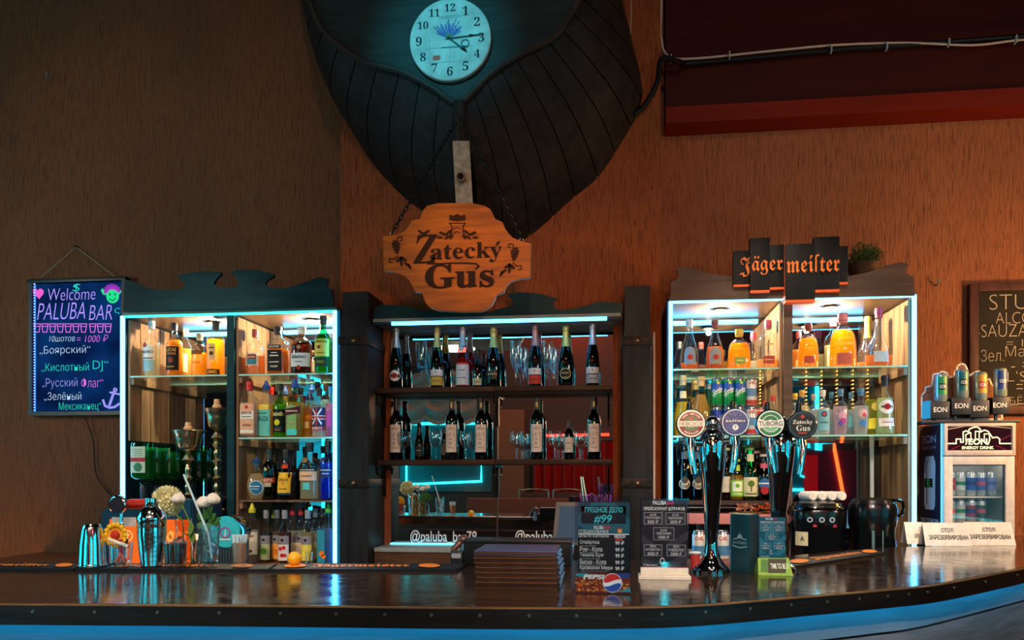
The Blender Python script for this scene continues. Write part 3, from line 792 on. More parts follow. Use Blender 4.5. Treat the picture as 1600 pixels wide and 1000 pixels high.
b = NB(); px = P(1362, 700, 4.3).x; box(b, px - 0.008, px + 0.008, 4.29, 4.306, ZW, ZR2 - 0.009); obj('shelf_post', b, pm('cfd4d4', 0.4), cr_)
downlight(cr_, P(1125, 470, 4.16).x, 4.16, ZT - 0.012); downlight(cr_, P(1297, 470, 4.16).x, 4.16, ZT - 0.012)

# ---- centre shelves with mirror
XM0, XM1 = P(611, 600, 4.19).x, P(958, 600, 4.19).x
XS0, XS1 = P(586, 600, YC).x, P(970, 600, YC).x
cm = thing('mirror_shelf_unit', 'mirrored wall shelf with two dark wood shelves between the black posts', 'shelf unit', ((XS0 + XS1) / 2, 4.19, 0))
ZM0, ZM1 = 1.045, 2.18
XMm = P(777, 600, 4.19).x
for x0, x1 in ((XM0, XMm - 0.003), (XMm + 0.003, XM1)):
    b = NB(); box(b, x0, x1, 4.192, 4.1995, ZM0, ZM1); obj('mirror', b, mirror((0.84, 0.86, 0.87), 0.004), cm, smooth=False)
b = NB(); box(b, XMm - 0.004, XMm + 0.004, 4.182, 4.192, ZM0, 1.84); obj('mirror_joint', b, pm('3a2420', 0.4), cm)
dsh = wood('2c1d15', '4a3325', 0.45, (4, 30, 30), 0.15)
ZC1, ZC2 = 1.852, 1.487
for z, y0 in ((ZC1, 4.0), (ZC2, 4.02)):
    b = NB(); box(b, XS0 + 0.005, P(772, 600, YC).x, y0, 4.19, z - 0.026, z, 0, 0.004); obj('shelf', b, dsh, cm)
    b = NB(); box(b, P(772.6, 600, YC).x, XS1 - 0.04, y0, 4.19, z - 0.024, z, 0, 0.004); obj('shelf', b, dsh, cm)
    for px in (598, 776, 951):
        x = P(px, 600, 4.15).x
        b = NB(); box(b, x - 0.006, x + 0.006, 4.17, 4.191, z - 0.19, z - 0.026); box(b, x - 0.006, x + 0.006, 4.03, 4.19, z - 0.036, z - 0.026)
        tube(b, smooth_path([(x, 4.045, z - 0.036), (x, 4.06, z - 0.075), (x, 4.12, z - 0.08), (x, 4.14, z - 0.12), (x, 4.18, z - 0.165)], 5), 0.005, 6)
        tube(b, [(x, 4.05 + 0.013 * math.cos(t), z - 0.05 + 0.013 * math.sin(t)) for t in [k * .6 for k in range(11)]], 0.0035, 5)
        obj('bracket', b, pm('15110f', 0.5, 0.5), cm)
cen = [(583, 508), (584, 481), (598, 476), (627, 477), (663, 485), (690, 488), (760, 488), (800, 478), (803, 473), (800, 467), (793, 462), (794, 459), (812, 456), (845, 459), (870, 466), (866, 470), (864, 476), (868, 483), (874, 485), (890, 483), (910, 479), (936, 471), (972, 472.5), (972, 499)]
YK = 3.97
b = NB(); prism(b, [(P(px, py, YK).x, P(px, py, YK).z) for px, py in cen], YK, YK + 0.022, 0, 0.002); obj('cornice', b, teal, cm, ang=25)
b = NB(); box(b, XS0, XS1 - 0.0, YK - 0.006, 4.19, ZM1, ZM1 + 0.016); obj('top_board', b, pm('7d8a8e', 0.45), cm)
led(cm, P(612, 500, YK).x, P(948, 500, YK).x, YK - 0.005, YK + 0.012, ZM1 - 0.016, ZM1 - 0.001, em((0.45, 5.5, 12.0), 1.0))
b = NB(); box(b, XS0, XS1 - 0.01, 3.98, 4.19, 1.02, 1.042, 0, 0.003); obj('ledge', b, pm('9aa4a4', 0.4), cm)
b = NB(); box(b, XS0, XS1 - 0.01, 3.99, 4.19, ZW, 1.02); obj('ledge_front', b, wood('4a3325', '654833', 0.5, (4, 30, 30)), cm)
led(cm, XM0, P(716, 850, 4.18).x, 4.172, 4.186, 1.043, 1.049, em((0.3, 2.0, 2.6), 1.0)); led(cm, P(893, 850, 4.18).x, P(957, 850, 4.18).x, 4.172, 4.186, 1.043, 1.049, em((0.1, 1.2, 1.9), 1.0))
ym = 4.1905
for a, c in ((641, 745), (805, 911)):
    b = NB(); ptext(b, '@paluba_bar78', a, c, 829, 851, ym, 0, bold=0.012); obj('lettering', b, pm('e8f4fa', 0.5), cm)

# ---- back worktop
for x0, x1, y0, y1, lb in ((-3.4, P(530, 600, 4.2).x, 3.64, 4.44, 'orange-brown wooden worktop carrying the syrup bottles and hookahs'), (P(532, 600, 4.2).x, 0.228, 3.78, 4.185, 'orange-brown wooden worktop below the mirror shelves'), (0.238, 1.42, 3.66, 4.44, 'orange-brown wooden worktop carrying the hot water urns')):
    b = NB(); box(b, x0, x1, y0, y1, ZW - 0.045, ZW, 0, 0.004)
    tag(obj('worktop', b, wood('7a3f20', '9a5630', 0.4, (4, 30, 30), 0.08)), lb, 'worktop')
b = NB(); box(b, -3.4, 1.40, 3.86, 4.18, 0, ZW - 0.045); b2 = obj('low_cupboard', b, wood('2c1d15', '3c281c', 0.5, (20, 20, 4))); tag(b2, 'low dark cupboard carrying the back worktop', 'cupboard')

# ---- black posts with straps
def post(px0, px1, top, lb, lean):
    yf = 3.90
    x0, x1 = P(px0, 600, yf).x, P(px1, 600, yf).x
    zt = P(px0, top, yf).z
    z1 = P(px0, 525, yf).z
    t = thing('wooden_post', lb, 'post', ((x0 + x1) / 2, yf + 0.1, ZW))
    m = wood('1a1d20', '2a2e31', 0.5, (22, 22, 3), 0.2)
    b = NB(); box(b, x0, x1, yf, 4.19, ZW, z1, 0, 0.004); obj('shaft', b, m, t)
    b = NB()
    if lean:
        prof = [(yf, z1 - 0.03), (yf - 0.004, z1 + 0.06), (yf + 0.018, z1 + 0.12), (yf + 0.024, z1 + 0.19), (yf + 0.02, zt), (4.19, zt), (4.19, z1 - 0.03)]
    else:
        prof = [(yf - 0.006, z1 - 0.03), (yf - 0.006, z1 + 0.05), (yf + 0.004, zt), (4.19, zt), (4.19, z1 - 0.03)]
    a = [b.verts.new((x0 + 0.006, y, z)) for y, z in prof]; c = [b.verts.new((x1 - 0.006, y, z)) for y, z in prof]
    b.faces.new(a); b.faces.new(c[::-1])
    for i in range(len(prof)): b.faces.new((a[i], c[i], c[(i + 1) % len(prof)], a[(i + 1) % len(prof)]))
    obj('cap', b, m, t)
    for zc in (P(px0, 533, yf).z, P(px0, 755, yf).z):
        b = NB(); box(b, x0 - 0.006, x1 + 0.006, yf - 0.008, 4.19, zc - 0.022, zc + 0.022, 0, 0.002); s = obj('iron_strap', b, pm('2a2624', 0.5, 0.5, 0.3), t)
        b = NB(); ball(b, ((x0 + x1) / 2, yf - 0.008, zc), 0.010, 1, 0.6, 1); obj('bolt', b, pm('9a7a50', 0.35, 0.8), s)
    return t
post(531, 575, 455, 'black wooden post with a curved top beside the mirror shelves', True)
pr = post(974, 1018, 447, 'black wooden post with a straight top beside the mirror shelves', False)
b = NB(); x = P(1021.5, 600, 4.19).x; box(b, x - 0.006, x + 0.004, 4.12, 4.199, ZW, P(1021, 518, 4.1).z); obj('white_edge', b, pm('c8c0b8', 0.5), pr)

# ================================================================== bottles
PR = {
 'liquor': ([(0, 0), (.90, 0), (1, .025), (1, .57), (.95, .62), (.78, .67), (.52, .71), (.38, .75), (.34, .80), (.33, .92), (.38, .925), (.38, .95), (0, .95)], .86),
 'short': ([(0, 0), (.90, 0), (1, .03), (1, .60), (.96, .66), (.80, .71), (.50, .745), (.36, .77), (.33, .82), (.33, .93), (.37, .935), (.37, .96), (0, .96)], .84),
 'wine': ([(0, 0), (.90, 0), (1, .02), (1, .60), (.97, .65), (.82, .70), (.58, .74), (.42, .775), (.37, .82), (.35, .95), (.39, .955), (.39, .98), (0, .98)], .80),
 'champ': ([(0, 0), (.88, 0), (1, .03), (1, .36), (.97, .44), (.88, .52), (.72, .60), (.56, .68), (.45, .76), (.38, .84), (.37, .93), (.42, .94), (.42, .965), (0, .965)], .66),
 'cognac': ([(0, 0), (.84, 0), (.97, .03), (1, .12), (.98, .22), (.86, .32), (.62, .42), (.40, .52), (.28, .62), (.24, .72), (.22, .90), (.26, .905), (.26, .93), (0, .93)], .84),
 'cone': ([(0, 0), (.95, 0), (1, .03), (.98, .25), (.92, .48), (.82, .60), (.66, .68), (.42, .73), (.28, .76), (.26, .86), (.30, .865), (.30, .90), (0, .90)], .82),
 'tallcone': ([(0, 0), (.95, 0), (1, .02), (1, .25), (.92, .40), (.74, .52), (.50, .64), (.36, .74), (.32, .84), (.32, .92), (.36, .925), (.36, .95), (0, .95)], .84),
 'beer': ([(0, 0), (.88, 0), (1, .03), (1, .50), (.95, .57), (.74, .66), (.52, .76), (.42, .86), (.42, .94), (.47, .945), (.47, .975), (0, .975)], .95),
 'syrup': ([(0, 0), (.92, 0), (1, .02), (1, .55), (.93, .62), (.68, .70), (.46, .77), (.38, .83), (.38, .95), (0, .95)], .84),
 'flare': ([(0, 0), (.90, 0), (1, .03), (1, .10), (.86, .22), (.84, .52), (.82, .60), (.66, .67), (.42, .72), (.34, .76), (.33, .92), (.37, .925), (.37, .95), (0, .95)], .82),
 'flask': ([(0, 0), (.45, 0), (.62, .03), (.86, .14), (1, .28), (.97, .40), (.80, .52), (.50, .60), (.28, .65), (.24, .70), (.24, .84), (.28, .845), (.28, .88), (0, .88)], .80),
 'egg': ([(0, 0), (.70, 0), (.78, .03), (.90, .20), (1, .42), (.98, .55), (.82, .66), (.50, .72), (.36, .75), (.34, .90), (.40, .905), (.40, .93), (0, .93)], .84),
}
def prof_r(prof, z):
    for (r0, z0), (r1, z1) in zip(prof, prof[1:]):
        if z0 <= z <= z1 and z1 > z0: return r0 + (r1 - r0) * (z - z0) / (z1 - z0)
    return prof[-2][0]
CLEAR = (0.97, 0.99, 0.98); GREEN = (0.10, 0.42, 0.14); DGREEN = (0.05, 0.16, 0.07); BROWN = (0.25, 0.10, 0.03); DARK = (0.05, 0.07, 0.05); AMB = (0.95, 0.75, 0.35); BLUE = (0.1, 0.3, 0.9)
class Surf:
    def __init__(s, prof, r, h, n, sy, eps): s.p, s.r, s.h, s.n, s.sy, s.e = prof, r, h, n, sy, eps
    def __call__(s, x, z):
        R_ = prof_r(s.p, min(max(z / s.h, 0), .93)) * s.r
        q = min(abs(x) / max(R_, 1e-6), .985)
        return (x, -R_ * s.sy * (1 - q ** s.n) ** (1 / s.n) - s.e, z)
def strip(bm, f, hw, z0, z1, mi=0, skew=0.0, nx=10, nz=3):
    "label patch on the bottle wall, half width hw"
    g = []
    for j in range(nz + 1):
        g.append([bm.verts.new(f(hw * math.sin(math.pi / 2 * (2 * i / nx - 1)), z0 + (z1 - z0) * j / nz + skew * (2 * i / nx - 1))) for i in range(nx + 1)])
    for j in range(nz):
        for i in range(nx):
            q = bm.faces.new((g[j][i], g[j][i + 1], g[j + 1][i + 1], g[j + 1][i])); q.material_index = mi
def disc(bm, f, cx, cz, rx, rz, mi=0, n=20):
    c = bm.verts.new(f(cx, cz)); prev = None
    rings_ = []
    for k in (0.5, 1.0):
        rings_.append([bm.verts.new(f(cx + rx * k * math.cos(2 * math.pi * i / n), cz + rz * k * math.sin(2 * math.pi * i / n))) for i in range(n)])
    for i in range(n):
        j = (i + 1) % n
        q = bm.faces.new((c, rings_[0][i], rings_[0][j])); q.material_index = mi
        q = bm.faces.new((rings_[0][i], rings_[1][i], rings_[1][j], rings_[0][j])); q.material_index = mi
def bottle_at(loc, h, wd, label, prof='liquor', glass=CLEAR, liq=None, fill=.6, cap='222222', capz=None, capmetal=0.0, labs=(), discs=(), words=(), n=2.0, sy=1.0, pour=None, foil=None, group=None, cat='bottle', name='bottle', skews=None, rz=0.0, labrough=0.5):
    pf, cz = PR[prof]
    if capz: cz = capz
    r = wd / 2
    t = thing(name, label, cat, loc, rz, group)
    seg = 24 if n == 2 else 32
    b = NB(); lathe(b, [(q * r, z * h) for q, z in pf], seg, n, sy)
    obj('bottle_glass', b, gl(glass), t, local=True)
    if liq:
        pts = [(0, .02)] + [(max(q * .93, 0), max(z, .02)) for q, z in pf if 0 < z < fill and q > 0]
        pts = [(0, .02), (pf[1][0] * .9, .02)] + [(q * .93, z) for q, z in pf if .02 < z < fill] + [(prof_r(pf, fill) * .93, fill), (0, fill)]
        b = NB(); lathe(b, [(q * r, z * h) for q, z in pts], seg, n, sy); obj('drink', b, lq(liq), t, local=True)
    if pour:
        b = NB(); zt = pf[-1][1]
        lathe(b, [(0, .90), (.36, .90), (.36, .955), (.26, .962), (.20, 1.0), (.06, 1.065), (0, 1.065)] if False else [(0, zt - .07), (.44, zt - .07), (.46, zt - .01), (.36, zt), (.28, zt + .03), (.12, zt + .09), (0.0, zt + .10)], 14)
        for v in b.verts: v.co = Vector((v.co.x * r, v.co.y * r, v.co.z * h))
        obj('pourer', b, pm(pour, 0.35), t, local=True)
    elif cap:
        b = NB(); rc = prof_r(pf, (cz + .9) / 2)
        zl = cz
        pts = [(0, zl)]
        for q, z in [(prof_r(pf, zl), zl)] + [(q, z) for q, z in pf if zl < z < pf[-1][1] - .001 and q > 0] + [(pf[-2][0], pf[-2][1])]:
            pts.append((q * 1.10 + .015, z))
        pts += [(pf[-2][0] * 1.05, 1.0), (0, 1.0)]
        lathe(b, [(q * r, z * h) for q, z in pts], 20 if n == 2 else 24, 2)
        obj('cap' if not foil else 'foil', b, pm(cap, 0.35, capmetal), t, local=True)
    lab = None
    own = [q for q in discs if labs and not any(z0 - .01 < q[1] + q[2] * r / h and q[1] - q[2] * r / h < z1 + .01 for z0, z1, _, _ in labs)]
    discs = [q for q in discs if q not in own]
    if own:
        b = NB(); mats = []
        for i, (dx, dz, dr, c) in enumerate(own):
            mats.append(pm(c, labrough)); disc(b, Surf(pf, r, h, n, sy, 0.0010 + 0.0004 * i), dx * r, dz * h, dr * r, dr * r, i)
        obj('round_label', b, mats, t, local=True)
    for i, (z0, z1, c, hw) in enumerate(labs):
        if z0 > .6:
            b = NB(); strip(b, Surf(pf, r, h, n, sy, 0.0022), hw * prof_r(pf, (z0 + z1) / 2) * r, z0 * h, z1 * h); obj('neck_label', b, pm(c, labrough), t, local=True)
    labs = [q for q in labs if q[0] <= .6]
    if labs or discs:
        b = NB(); mats = []
        f = Surf(pf, r, h, n, sy, 0.0012)
        for i, (z0, z1, c, hw) in enumerate(labs):
            mats.append(pm(c, labrough)); rr = prof_r(pf, (z0 + z1) / 2) * r
            strip(b, Surf(pf, r, h, n, sy, 0.0010 + 0.0004 * i), hw * rr, z0 * h, z1 * h, len(mats) - 1, (skews or {}).get(i, 0) * h)
        for i, (dx, dz, dr, c) in enumerate(discs):
            mats.append(pm(c, labrough)); disc(b, Surf(pf, r, h, n, sy, 0.0010 + 0.0004 * (len(labs) + i)), dx * r, dz * h, dr * r, dr * r, len(mats) - 1)
        lab = obj('paper_label', b, mats, t, local=True)
    if words:
        b = NB(); mats = []
        f = Surf(pf, r, h, n, sy, 0.0018 + 0.0005 * (len(labs) + len(discs)))
        for s, zc, wf, hf, c in words:
            m = pm(c, 0.6)
            if m not in mats: mats.append(m)
            if s == '=':
                stroke(b, [(wf * .9 * r * k / 5, zc * h) for k in range(-5, 6)], hf * h * .35, f, mats.index(m))
                continue
            text(b, s, -wf * .86 * r, wf * .86 * r, (zc - hf / 2) * h, (zc + hf / 2) * h, f, mats.index(m), bold=0.01)
        obj('lettering', b, mats, lab or t, local=True)
    return t
def bt(px, top, y, wpx, zs, label, **k):
    "a bottle on a shelf of height zs; px, top and wpx are where and how wide it shows"
    p = P(px, top, y)
    h = p.z - zs
    if k.get('pour'): h = h / 1.05
    return bottle_at((p.x, y, zs + 0.0005), h, wpx * S(px, y), label, **k)

BK, WH, GD = '14110f', 'e6e2d6', 'c89a3c'
# --- left cabinet, top glass shelf
G1 = 'bottles on the left cabinet top shelf'
bt(237, 502, 4.10, 25, ZL1, 'clear rum bottle with white cap, leftmost on the left cabinet top shelf', liq='d8dcae', fill=.55, cap='f2f2ee', labs=[(.10, .30, '9cc4c4', .75), (.30, .56, 'e9e6d2', .8)], discs=[(-.35, .56, .30, 'b04a30')], words=[('BACARDI', .44, .8, .05, '2a2622'), ('=', .33, .7, .035, '1c1a22')], group=G1)
bt(273, 505, 4.10, 25, ZL1, 'amber rum bottle with black label, second on the left cabinet top shelf', liq='e08a14', fill=.68, cap=BK, labs=[(.12, .55, '17120e', .85), (.40, .44, '8a5a20', .6)], discs=[(0, .30, .35, '8a3a20')], words=[('LUCAS', .49, .75, .06, 'e0a040'), ('=', .18, .5, .05, 'c8903a')], group=G1)
bt(290, 514, 4.24, 22, ZL1, 'amber bottle with pale yellow neck behind the black-labelled rum bottle', liq='e6a030', fill=.6, cap='e9dcae', labs=[(.15, .5, 'e2c890', .7)], group=G1)
bt(312, 521, 4.12, 25, ZL1, 'smaller amber bottle with ribbed neck, third in the left bay of the left cabinet', liq='ef9a10', fill=.55, cap='c9b890', labs=[(.50, .60, '6a4a20', .7)], prof='short', words=[('=', .32, .5, .06, '8a4a10')], group=G1)
bt(337, 502, 4.10, 28, ZL1, 'large amber spiced rum bottle beside the left cabinet divider', liq='f0990c', fill=.66, cap='4a4634', labs=[(.28, .58, 'd8b070', .42), (.02, .12, '5a2408', .8)], words=[('LIME', .07, .7, .06, 'f0a020'), ('=', .50, .3, .05, '3a1c0a')], discs=[(0, .40, .24, '5a3010')], prof='short', group=G1)
bt(399, 515, 4.09, 31, ZL1, 'rounded whisky bottle with pink cap and blue-red label in the left cabinet', liq='d8803a', fill=.42, cap='a8524a', labs=[(.20, .47, 'd8c8b4', .7), (.22, .34, '3a7a8a', .5), (.34, .44, '8a4034', .5)], prof='cone', words=[('=', .38, .4, .035, 'f0e8d8')], group=G1)
bt(435, 511, 4.09, 32, ZL1, 'square whiskey bottle with black label and black cap on the left cabinet top shelf', liq='a85a14', fill=.52, cap=BK, labs=[(.07, .50, '15110f', .72), (.52, .60, '1c1815', .66)], words=[("JACK DANIEL'S", .56, .6, .05, 'e9e6da'), ('=', .44, .3, .045, 'dedace'), ('=', .38, .45, .06, 'dedace'), ('=', .25, .5, .05, 'dedace'), ('WHISKEY', .16, .45, .04, 'dedace')], n=4, prof='short', group=G1)
bt(471, 511, 4.09, 32, ZL1, 'dark brown whisky bottle with pale blue chevron label and white cap', liq='3a1408', fill=.62, glass=(.8, .5, .3), cap='eceeee', labs=[(.16, .44, 'c4d0d8', .98)], words=[("Ballantine's", .37, .8, .08, '3a4a6a'), ('=', .26, .45, .035, '3a4a6a')], discs=[(0, .14, .22, '8a2a20'), (0, .56, .2, '8a7a70')], prof='short', n=2.6, sy=.75, group=G1)
bt(489, 548, 4.20, 18, ZL1, 'small pale amber bottle between the chevron-labelled bottle and the green bottle', liq='e8c070', fill=.6, cap='6a4a2a', labs=[(.2, .5, 'f0e0b0', .7)], group=G1)
bt(505, 494, 4.03, 26, ZL1, 'green whiskey bottle with yellow-green label, rightmost on the left cabinet top shelf', glass=GREEN, liq='7fc41a', fill=.6, cap='2c2018', labs=[(.28, .58, 'd6d264', .9), (.10, .26, '1c3a1c', .9)], words=[('JAMESON', .53, .85, .05, '2a3a1c'), ('=', .34, .5, .03, '3a4a1c'), ('WHISKEY', .18, .6, .05, '9fb85a')], discs=[(-.2, .44, .22, '7a3a24')], prof='liquor', group=G1)
# --- left cabinet, second shelf
G2 = 'bottles on the left cabinet second shelf'
bt(390, 597, 4.04, 27, ZL2, 'gin bottle with red cap and peach label, leftmost on the left cabinet second shelf', liq='e8b89a', fill=.62, cap='d42a20', labs=[(.06, .60, 'e8ae8c', .85), (.33, .47, 'f2ece0', .8), (.08, .13, 'efe6d4', .8)], words=[('BEEFEATER', .44, .75, .05, 'a83028'), ('=', .22, .5, .07, 'b06a48'), ('=', .37, .6, .03, '3a3a3a')], discs=[(0, .54, .2, 'c8302a')], prof='short', n=4, sy=.8, group=G2)
bt(416, 594, 4.09, 26, ZL2, 'tequila bottle with turquoise label and blue pourer, second on the left cabinet second shelf', liq='e8b038', fill=.62, cap=None, pour='2a52a8', labs=[(.03, .50, '6accb8', .8), (.50, .60, 'f0d060', .7)], words=[('SAUZA', .34, .75, .09, '1c6a7a'), ('=', .44, .5, .04, '1c6a7a')], n=3, group=G2)
bt(424, 605, 4.24, 20, ZL2, 'clear bottle with red cap behind the turquoise-labelled tequila bottle', liq='d8dcd8', fill=.6, cap='d83020', group=G2)
bt(438, 600, 4.09, 22, ZL2, 'green absinthe bottle with black label and dark cap on the left cabinet second shelf', glass=(.45, .8, .2), liq='78b818', fill=.62, cap='1c1a14', labs=[(.10, .52, '0f1a14', .95), (.13, .2, '1c3a44', .6)], words=[('bsinth', .44, .85, .08, 'f0e8a0'), ('=', .14, .4, .06, 'a85a30')], discs=[(-.1, .28, .42, 'd4d024')], prof='liquor', group=G2)
bt(446, 603, 4.24, 18, ZL2, 'slim yellow bottle with blue pourer behind the green absinthe bottle', liq='e8c040', fill=.85, cap=None, pour='5a7ac0', group=G2)
bt(461, 591, 4.09, 27, ZL2, 'square green-gold whisky bottle with slanted dark label and blue pourer', glass=(.75, .95, .6), liq='d8941c', fill=.62, cap=None, pour='2a52a8', labs=[(.05, .55, '7fae6a', .55), (.40, .52, '4a1a24', .92), (.04, .14, '4ad0c8', .6)], skews={1: .035}, words=[('=', .46, .75, .05, 'e0c8b0'), ('=', .25, .4, .06, 'c8a060')], n=4, prof='short', group=G2)
bt(470, 606, 4.22, 20, ZL2, 'amber bottle with dark cork cap behind the slanted-label whisky bottle', liq='c87a1c', fill=.66, cap='231a12', labs=[(.12, .45, 'c89a5a', .7)], group=G2)
bt(481, 635, 4.12, 14, ZL2, 'small orange bottle right of the slanted-label whisky bottle', liq='e8921c', fill=.8, cap='8a5a1c', labs=[(.3, .5, 'd8b070', .6)], group=G2)
bt(487, 600, 4.17, 20, ZL2, 'clear pinkish bottle with blue pourer, left of the flag-labelled bottle', liq='e0b0a0', fill=.6, cap=None, pour='4a7ac8', labs=[(.2, .55, 'd87a6a', .8)], group=G2)
bt(499, 607, 4.08, 23, ZL2, 'gin bottle with red, white and blue crossed flag label and black cap', liq='d8c8c0', fill=.6, cap=BK, labs=[(.20, .60, '2a3458', .96), (.36, .44, 'e8e0dc', .96), (.375, .425, 'b0303a', .96), (.14, .22, 'b03040', .96)], skews={}, words=[('✕', .42, .8, .34, 'e8e0dc'), ('SPIRITS', .18, .8, .05, 'f0e4dc'), ('|', .41, .12, .36, 'b0303a')], prof='short', group=G2)
bt(496, 597, 4.2, 20, ZL2, 'tall dark-capped bottle behind the flag-labelled gin bottle', liq='8aa0a0', fill=.6, cap='1c1614', group=G2)
bt(509, 599, 4.2, 20, ZL2, 'pale blue-green bottle with brown cap, back right of the left cabinet second shelf', liq='a0d8d8', fill=.7, cap='7a5040', group=G2)
bt(516, 604, 4.08, 14, ZL2, 'slim pink bottle, rightmost on the left cabinet second shelf', liq='d86aa0', fill=.66, cap='4aa0d0', labs=[(.2, .5, 'c04a90', .8)], group=G2)
# --- left cabinet, third shelf
G3 = 'bottles on the left cabinet third shelf'
bt(401, 709, 4.05, 34, ZL3, 'round flask bottle with blue hexagonal label and blue pourer on the left cabinet third shelf', liq='d8b878', fill=.60, cap=None, pour='22406a', prof='flask', sy=.45, labs=[], discs=[(.12, .28, .66, 'cfe0e4'), (.12, .28, .6, '2a6a90')], words=[('=', .31, .5, .05, 'e8f0f4'), ('=', .25, .4, .03, 'e8f0f4')], group=G3)
bt(421, 702, 4.08, 24, ZL3, 'dark cream liqueur bottle with red and gold label on the left cabinet third shelf', glass=DARK, liq='140c08', fill=.6, cap='1c2a1c', labs=[(.34, .44, 'a83428', .95), (.26, .34, 'b8a888', .6)], words=[('BAILEYS', .39, .85, .06, 'f0dcb0')], discs=[(-.1, .6, .2, 'c8a040')], prof='wine', group=G3)
bt(434, 722, 4.22, 20, ZL3, 'dark bottle behind the cream liqueur bottle', glass=DARK, liq='0f0a08', fill=.6, cap='1a1816', prof='wine', group=G3)
bt(447, 702, 4.08, 27, ZL3, 'dark coffee liqueur bottle with yellow arched label and red band', glass=BROWN, liq='180a06', fill=.62, cap='2a1c12', labs=[(.12, .54, 'e8b42c', .82), (.62, .70, 'c83a18', .8), (.10, .14, '1c3a4a', .8)], words=[('KAHLUA', .40, .66, .06, '6a2410'), ('=', .22, .5, .035, '8a4a14')], discs=[(0, .33, .25, 'd8901c')], prof='tallcone', group=G3)
bt(458, 715, 4.22, 22, ZL3, 'plain dark bottle behind the yellow-labelled coffee liqueur', glass=DARK, liq='0f0a08', fill=.6, cap='141210', prof='wine', group=G3)
bt(484, 692, 4.08, 31, ZL3, 'clear liqueur bottle with black cap and peach label on the left cabinet third shelf', liq='d8c890', fill=.52, cap=BK, labs=[(.34, .52, 'e8b48c', .9), (.50, .55, '1c1614', .9), (.18, .30, '5ac8c0', .35)], words=[('=', .525, .8, .03, 'e8dcc8'), ('=', .42, .6, .04, '7a4a2a')], prof='short', group=G3)
bt(477, 698, 4.24, 22, ZL3, 'bottle with pale neck band behind the peach-labelled clear bottle', glass=DARK, liq='2a1c10', fill=.6, cap='161412', labs=[(.70, .78, 'e0b888', .9)], group=G3)
bt(512, 690, 4.08, 24, ZL3, 'blue curacao bottle with black cap, rightmost on the left cabinet third shelf', glass=(.35, .5, 1), liq='1a3ad0', fill=.64, cap=BK, labs=[(.38, .54, '1c2a5a', .9)], words=[('=', .51, .8, .03, 'dce4f4'), ('=', .45, .5, .05, '9ab0e8')], prof='short', group=G3)
bt(505, 697, 4.24, 20, ZL3, 'dark-capped bottle with pale neck band behind the blue curacao bottle', liq='a8a090', fill=.6, cap='1a1614', labs=[(.70, .78, 'e8c89c', .9)], group=G3)
# --- left cabinet, syrups on the worktop
G4 = 'syrup bottles on the worktop below the left cabinet'
def syrup(px, top, y, wpx, lb, liq, lab, cap='8f8e92', **k):
    return bt(px, top, y, wpx, ZW, lb, prof='syrup', liq=liq, fill=.58, cap=cap, group=G4, **dict(dict(labs=[(.06, .45, lab, .85), (.36, .52, '8d8a90', .85)], discs=[(0, .44, .22, '1c1a20')]), **k))
syrup(394, 786, 4.02, 25, 'coconut syrup bottle with cream label and yellow pourer, leftmost of the syrups', 'a89878', 'e4d4b4', cap=None, pour='d8cc30', labs=[(.16, .55, 'e4d2b0', .9)], discs=[(-.2, .28, .3, '5a3018'), (.25, .22, .3, 'f0e8d8'), (.25, .22, .22, '7a4424')], words=[('Spilbo', .48, .7, .07, '2a1810')])
syrup(416, 797, 4.06, 20, 'dark syrup bottle with grey cap and green leaf label', '2a1c10', 'b8c088', discs=[(0, .44, .22, '1c1a20'), (0, .22, .5, '4a8a2c')])
syrup(428, 797, 4.20, 20, 'syrup bottle with yellow-green pourer at the back of the syrups', 'b89a50', 'd8c8a0', cap=None, pour='b0b83a')
syrup(433, 797, 4.10, 19, 'syrup bottle with grey cap and orange fruit label', '7a5a30', 'f0a040', discs=[(0, .44, .22, '1c1a20'), (.1, .2, .5, 'e8781c')])
syrup(445, 797, 4.03, 21, 'syrup bottle with grey cap and red berry label', '5a1410', 'e8dcd4', discs=[(0, .44, .22, '1c1a20'), (-.3, .28, .28, 'c02028'), (.25, .3, .28, 'c82a2a'), (0, .16, .3, 'b81c24'), (.4, .16, .24, 'c82a2a')])
syrup(457, 791, 4.14, 18, 'clear syrup bottle with red pourer, left of two', 'd8cfa8', 'e8d8b0', cap=None, pour='d83a48')
syrup(470, 791, 4.14, 18, 'clear syrup bottle with red pourer, right of two', 'd8cfa8', 'e8d8b0', cap=None, pour='e04438')
syrup(481, 797, 4.04, 21, 'syrup bottle with grey cap and yellow lemon label', 'b8a850', 'e8d860', discs=[(0, .44, .22, '1c1a20'), (0, .2, .45, 'f0e030')])
syrup(493, 795, 4.16, 18, 'clear syrup bottle with grey cap behind the drinks carton, left of two', 'a8b8a8', 'c8d0b8')
syrup(503, 794, 4.20, 18, 'clear syrup bottle with grey cap behind the drinks carton, right of two', 'a8b8b8', 'c0d0c8')
syrup(513, 786, 4.10, 23, 'clear bottle with green pourer behind the drinks carton', 'b8d8d0', 'd0e0d8', cap=None, pour='6ac040', labs=[])
c0 = P(506, 825, 4.02)
jc = thing('juice_carton', 'blue juice carton with orange fruit at the right end of the syrup bottles', 'carton', (c0.x, 4.03, ZW))
hw_ = 0.028; hh = c0.z - ZW
b = NB(); box(b, -hw_, hw_ + .02, -0.03, 0.04, 0.0005, hh, 0, 0.003); obj('carton', b, pm('1a3a5c', 0.4), jc, local=True)
b = NB(); fj = lambda x, z: (x, -0.0312, z)
flat(b, [(-hw_, .01), (hw_ * .4, .01), (hw_ * .4, hh * .95), (-hw_, hh * .95)], fj, 0); obj('front_print', b, pm('2a8a9a', 0.5), jc, local=True)
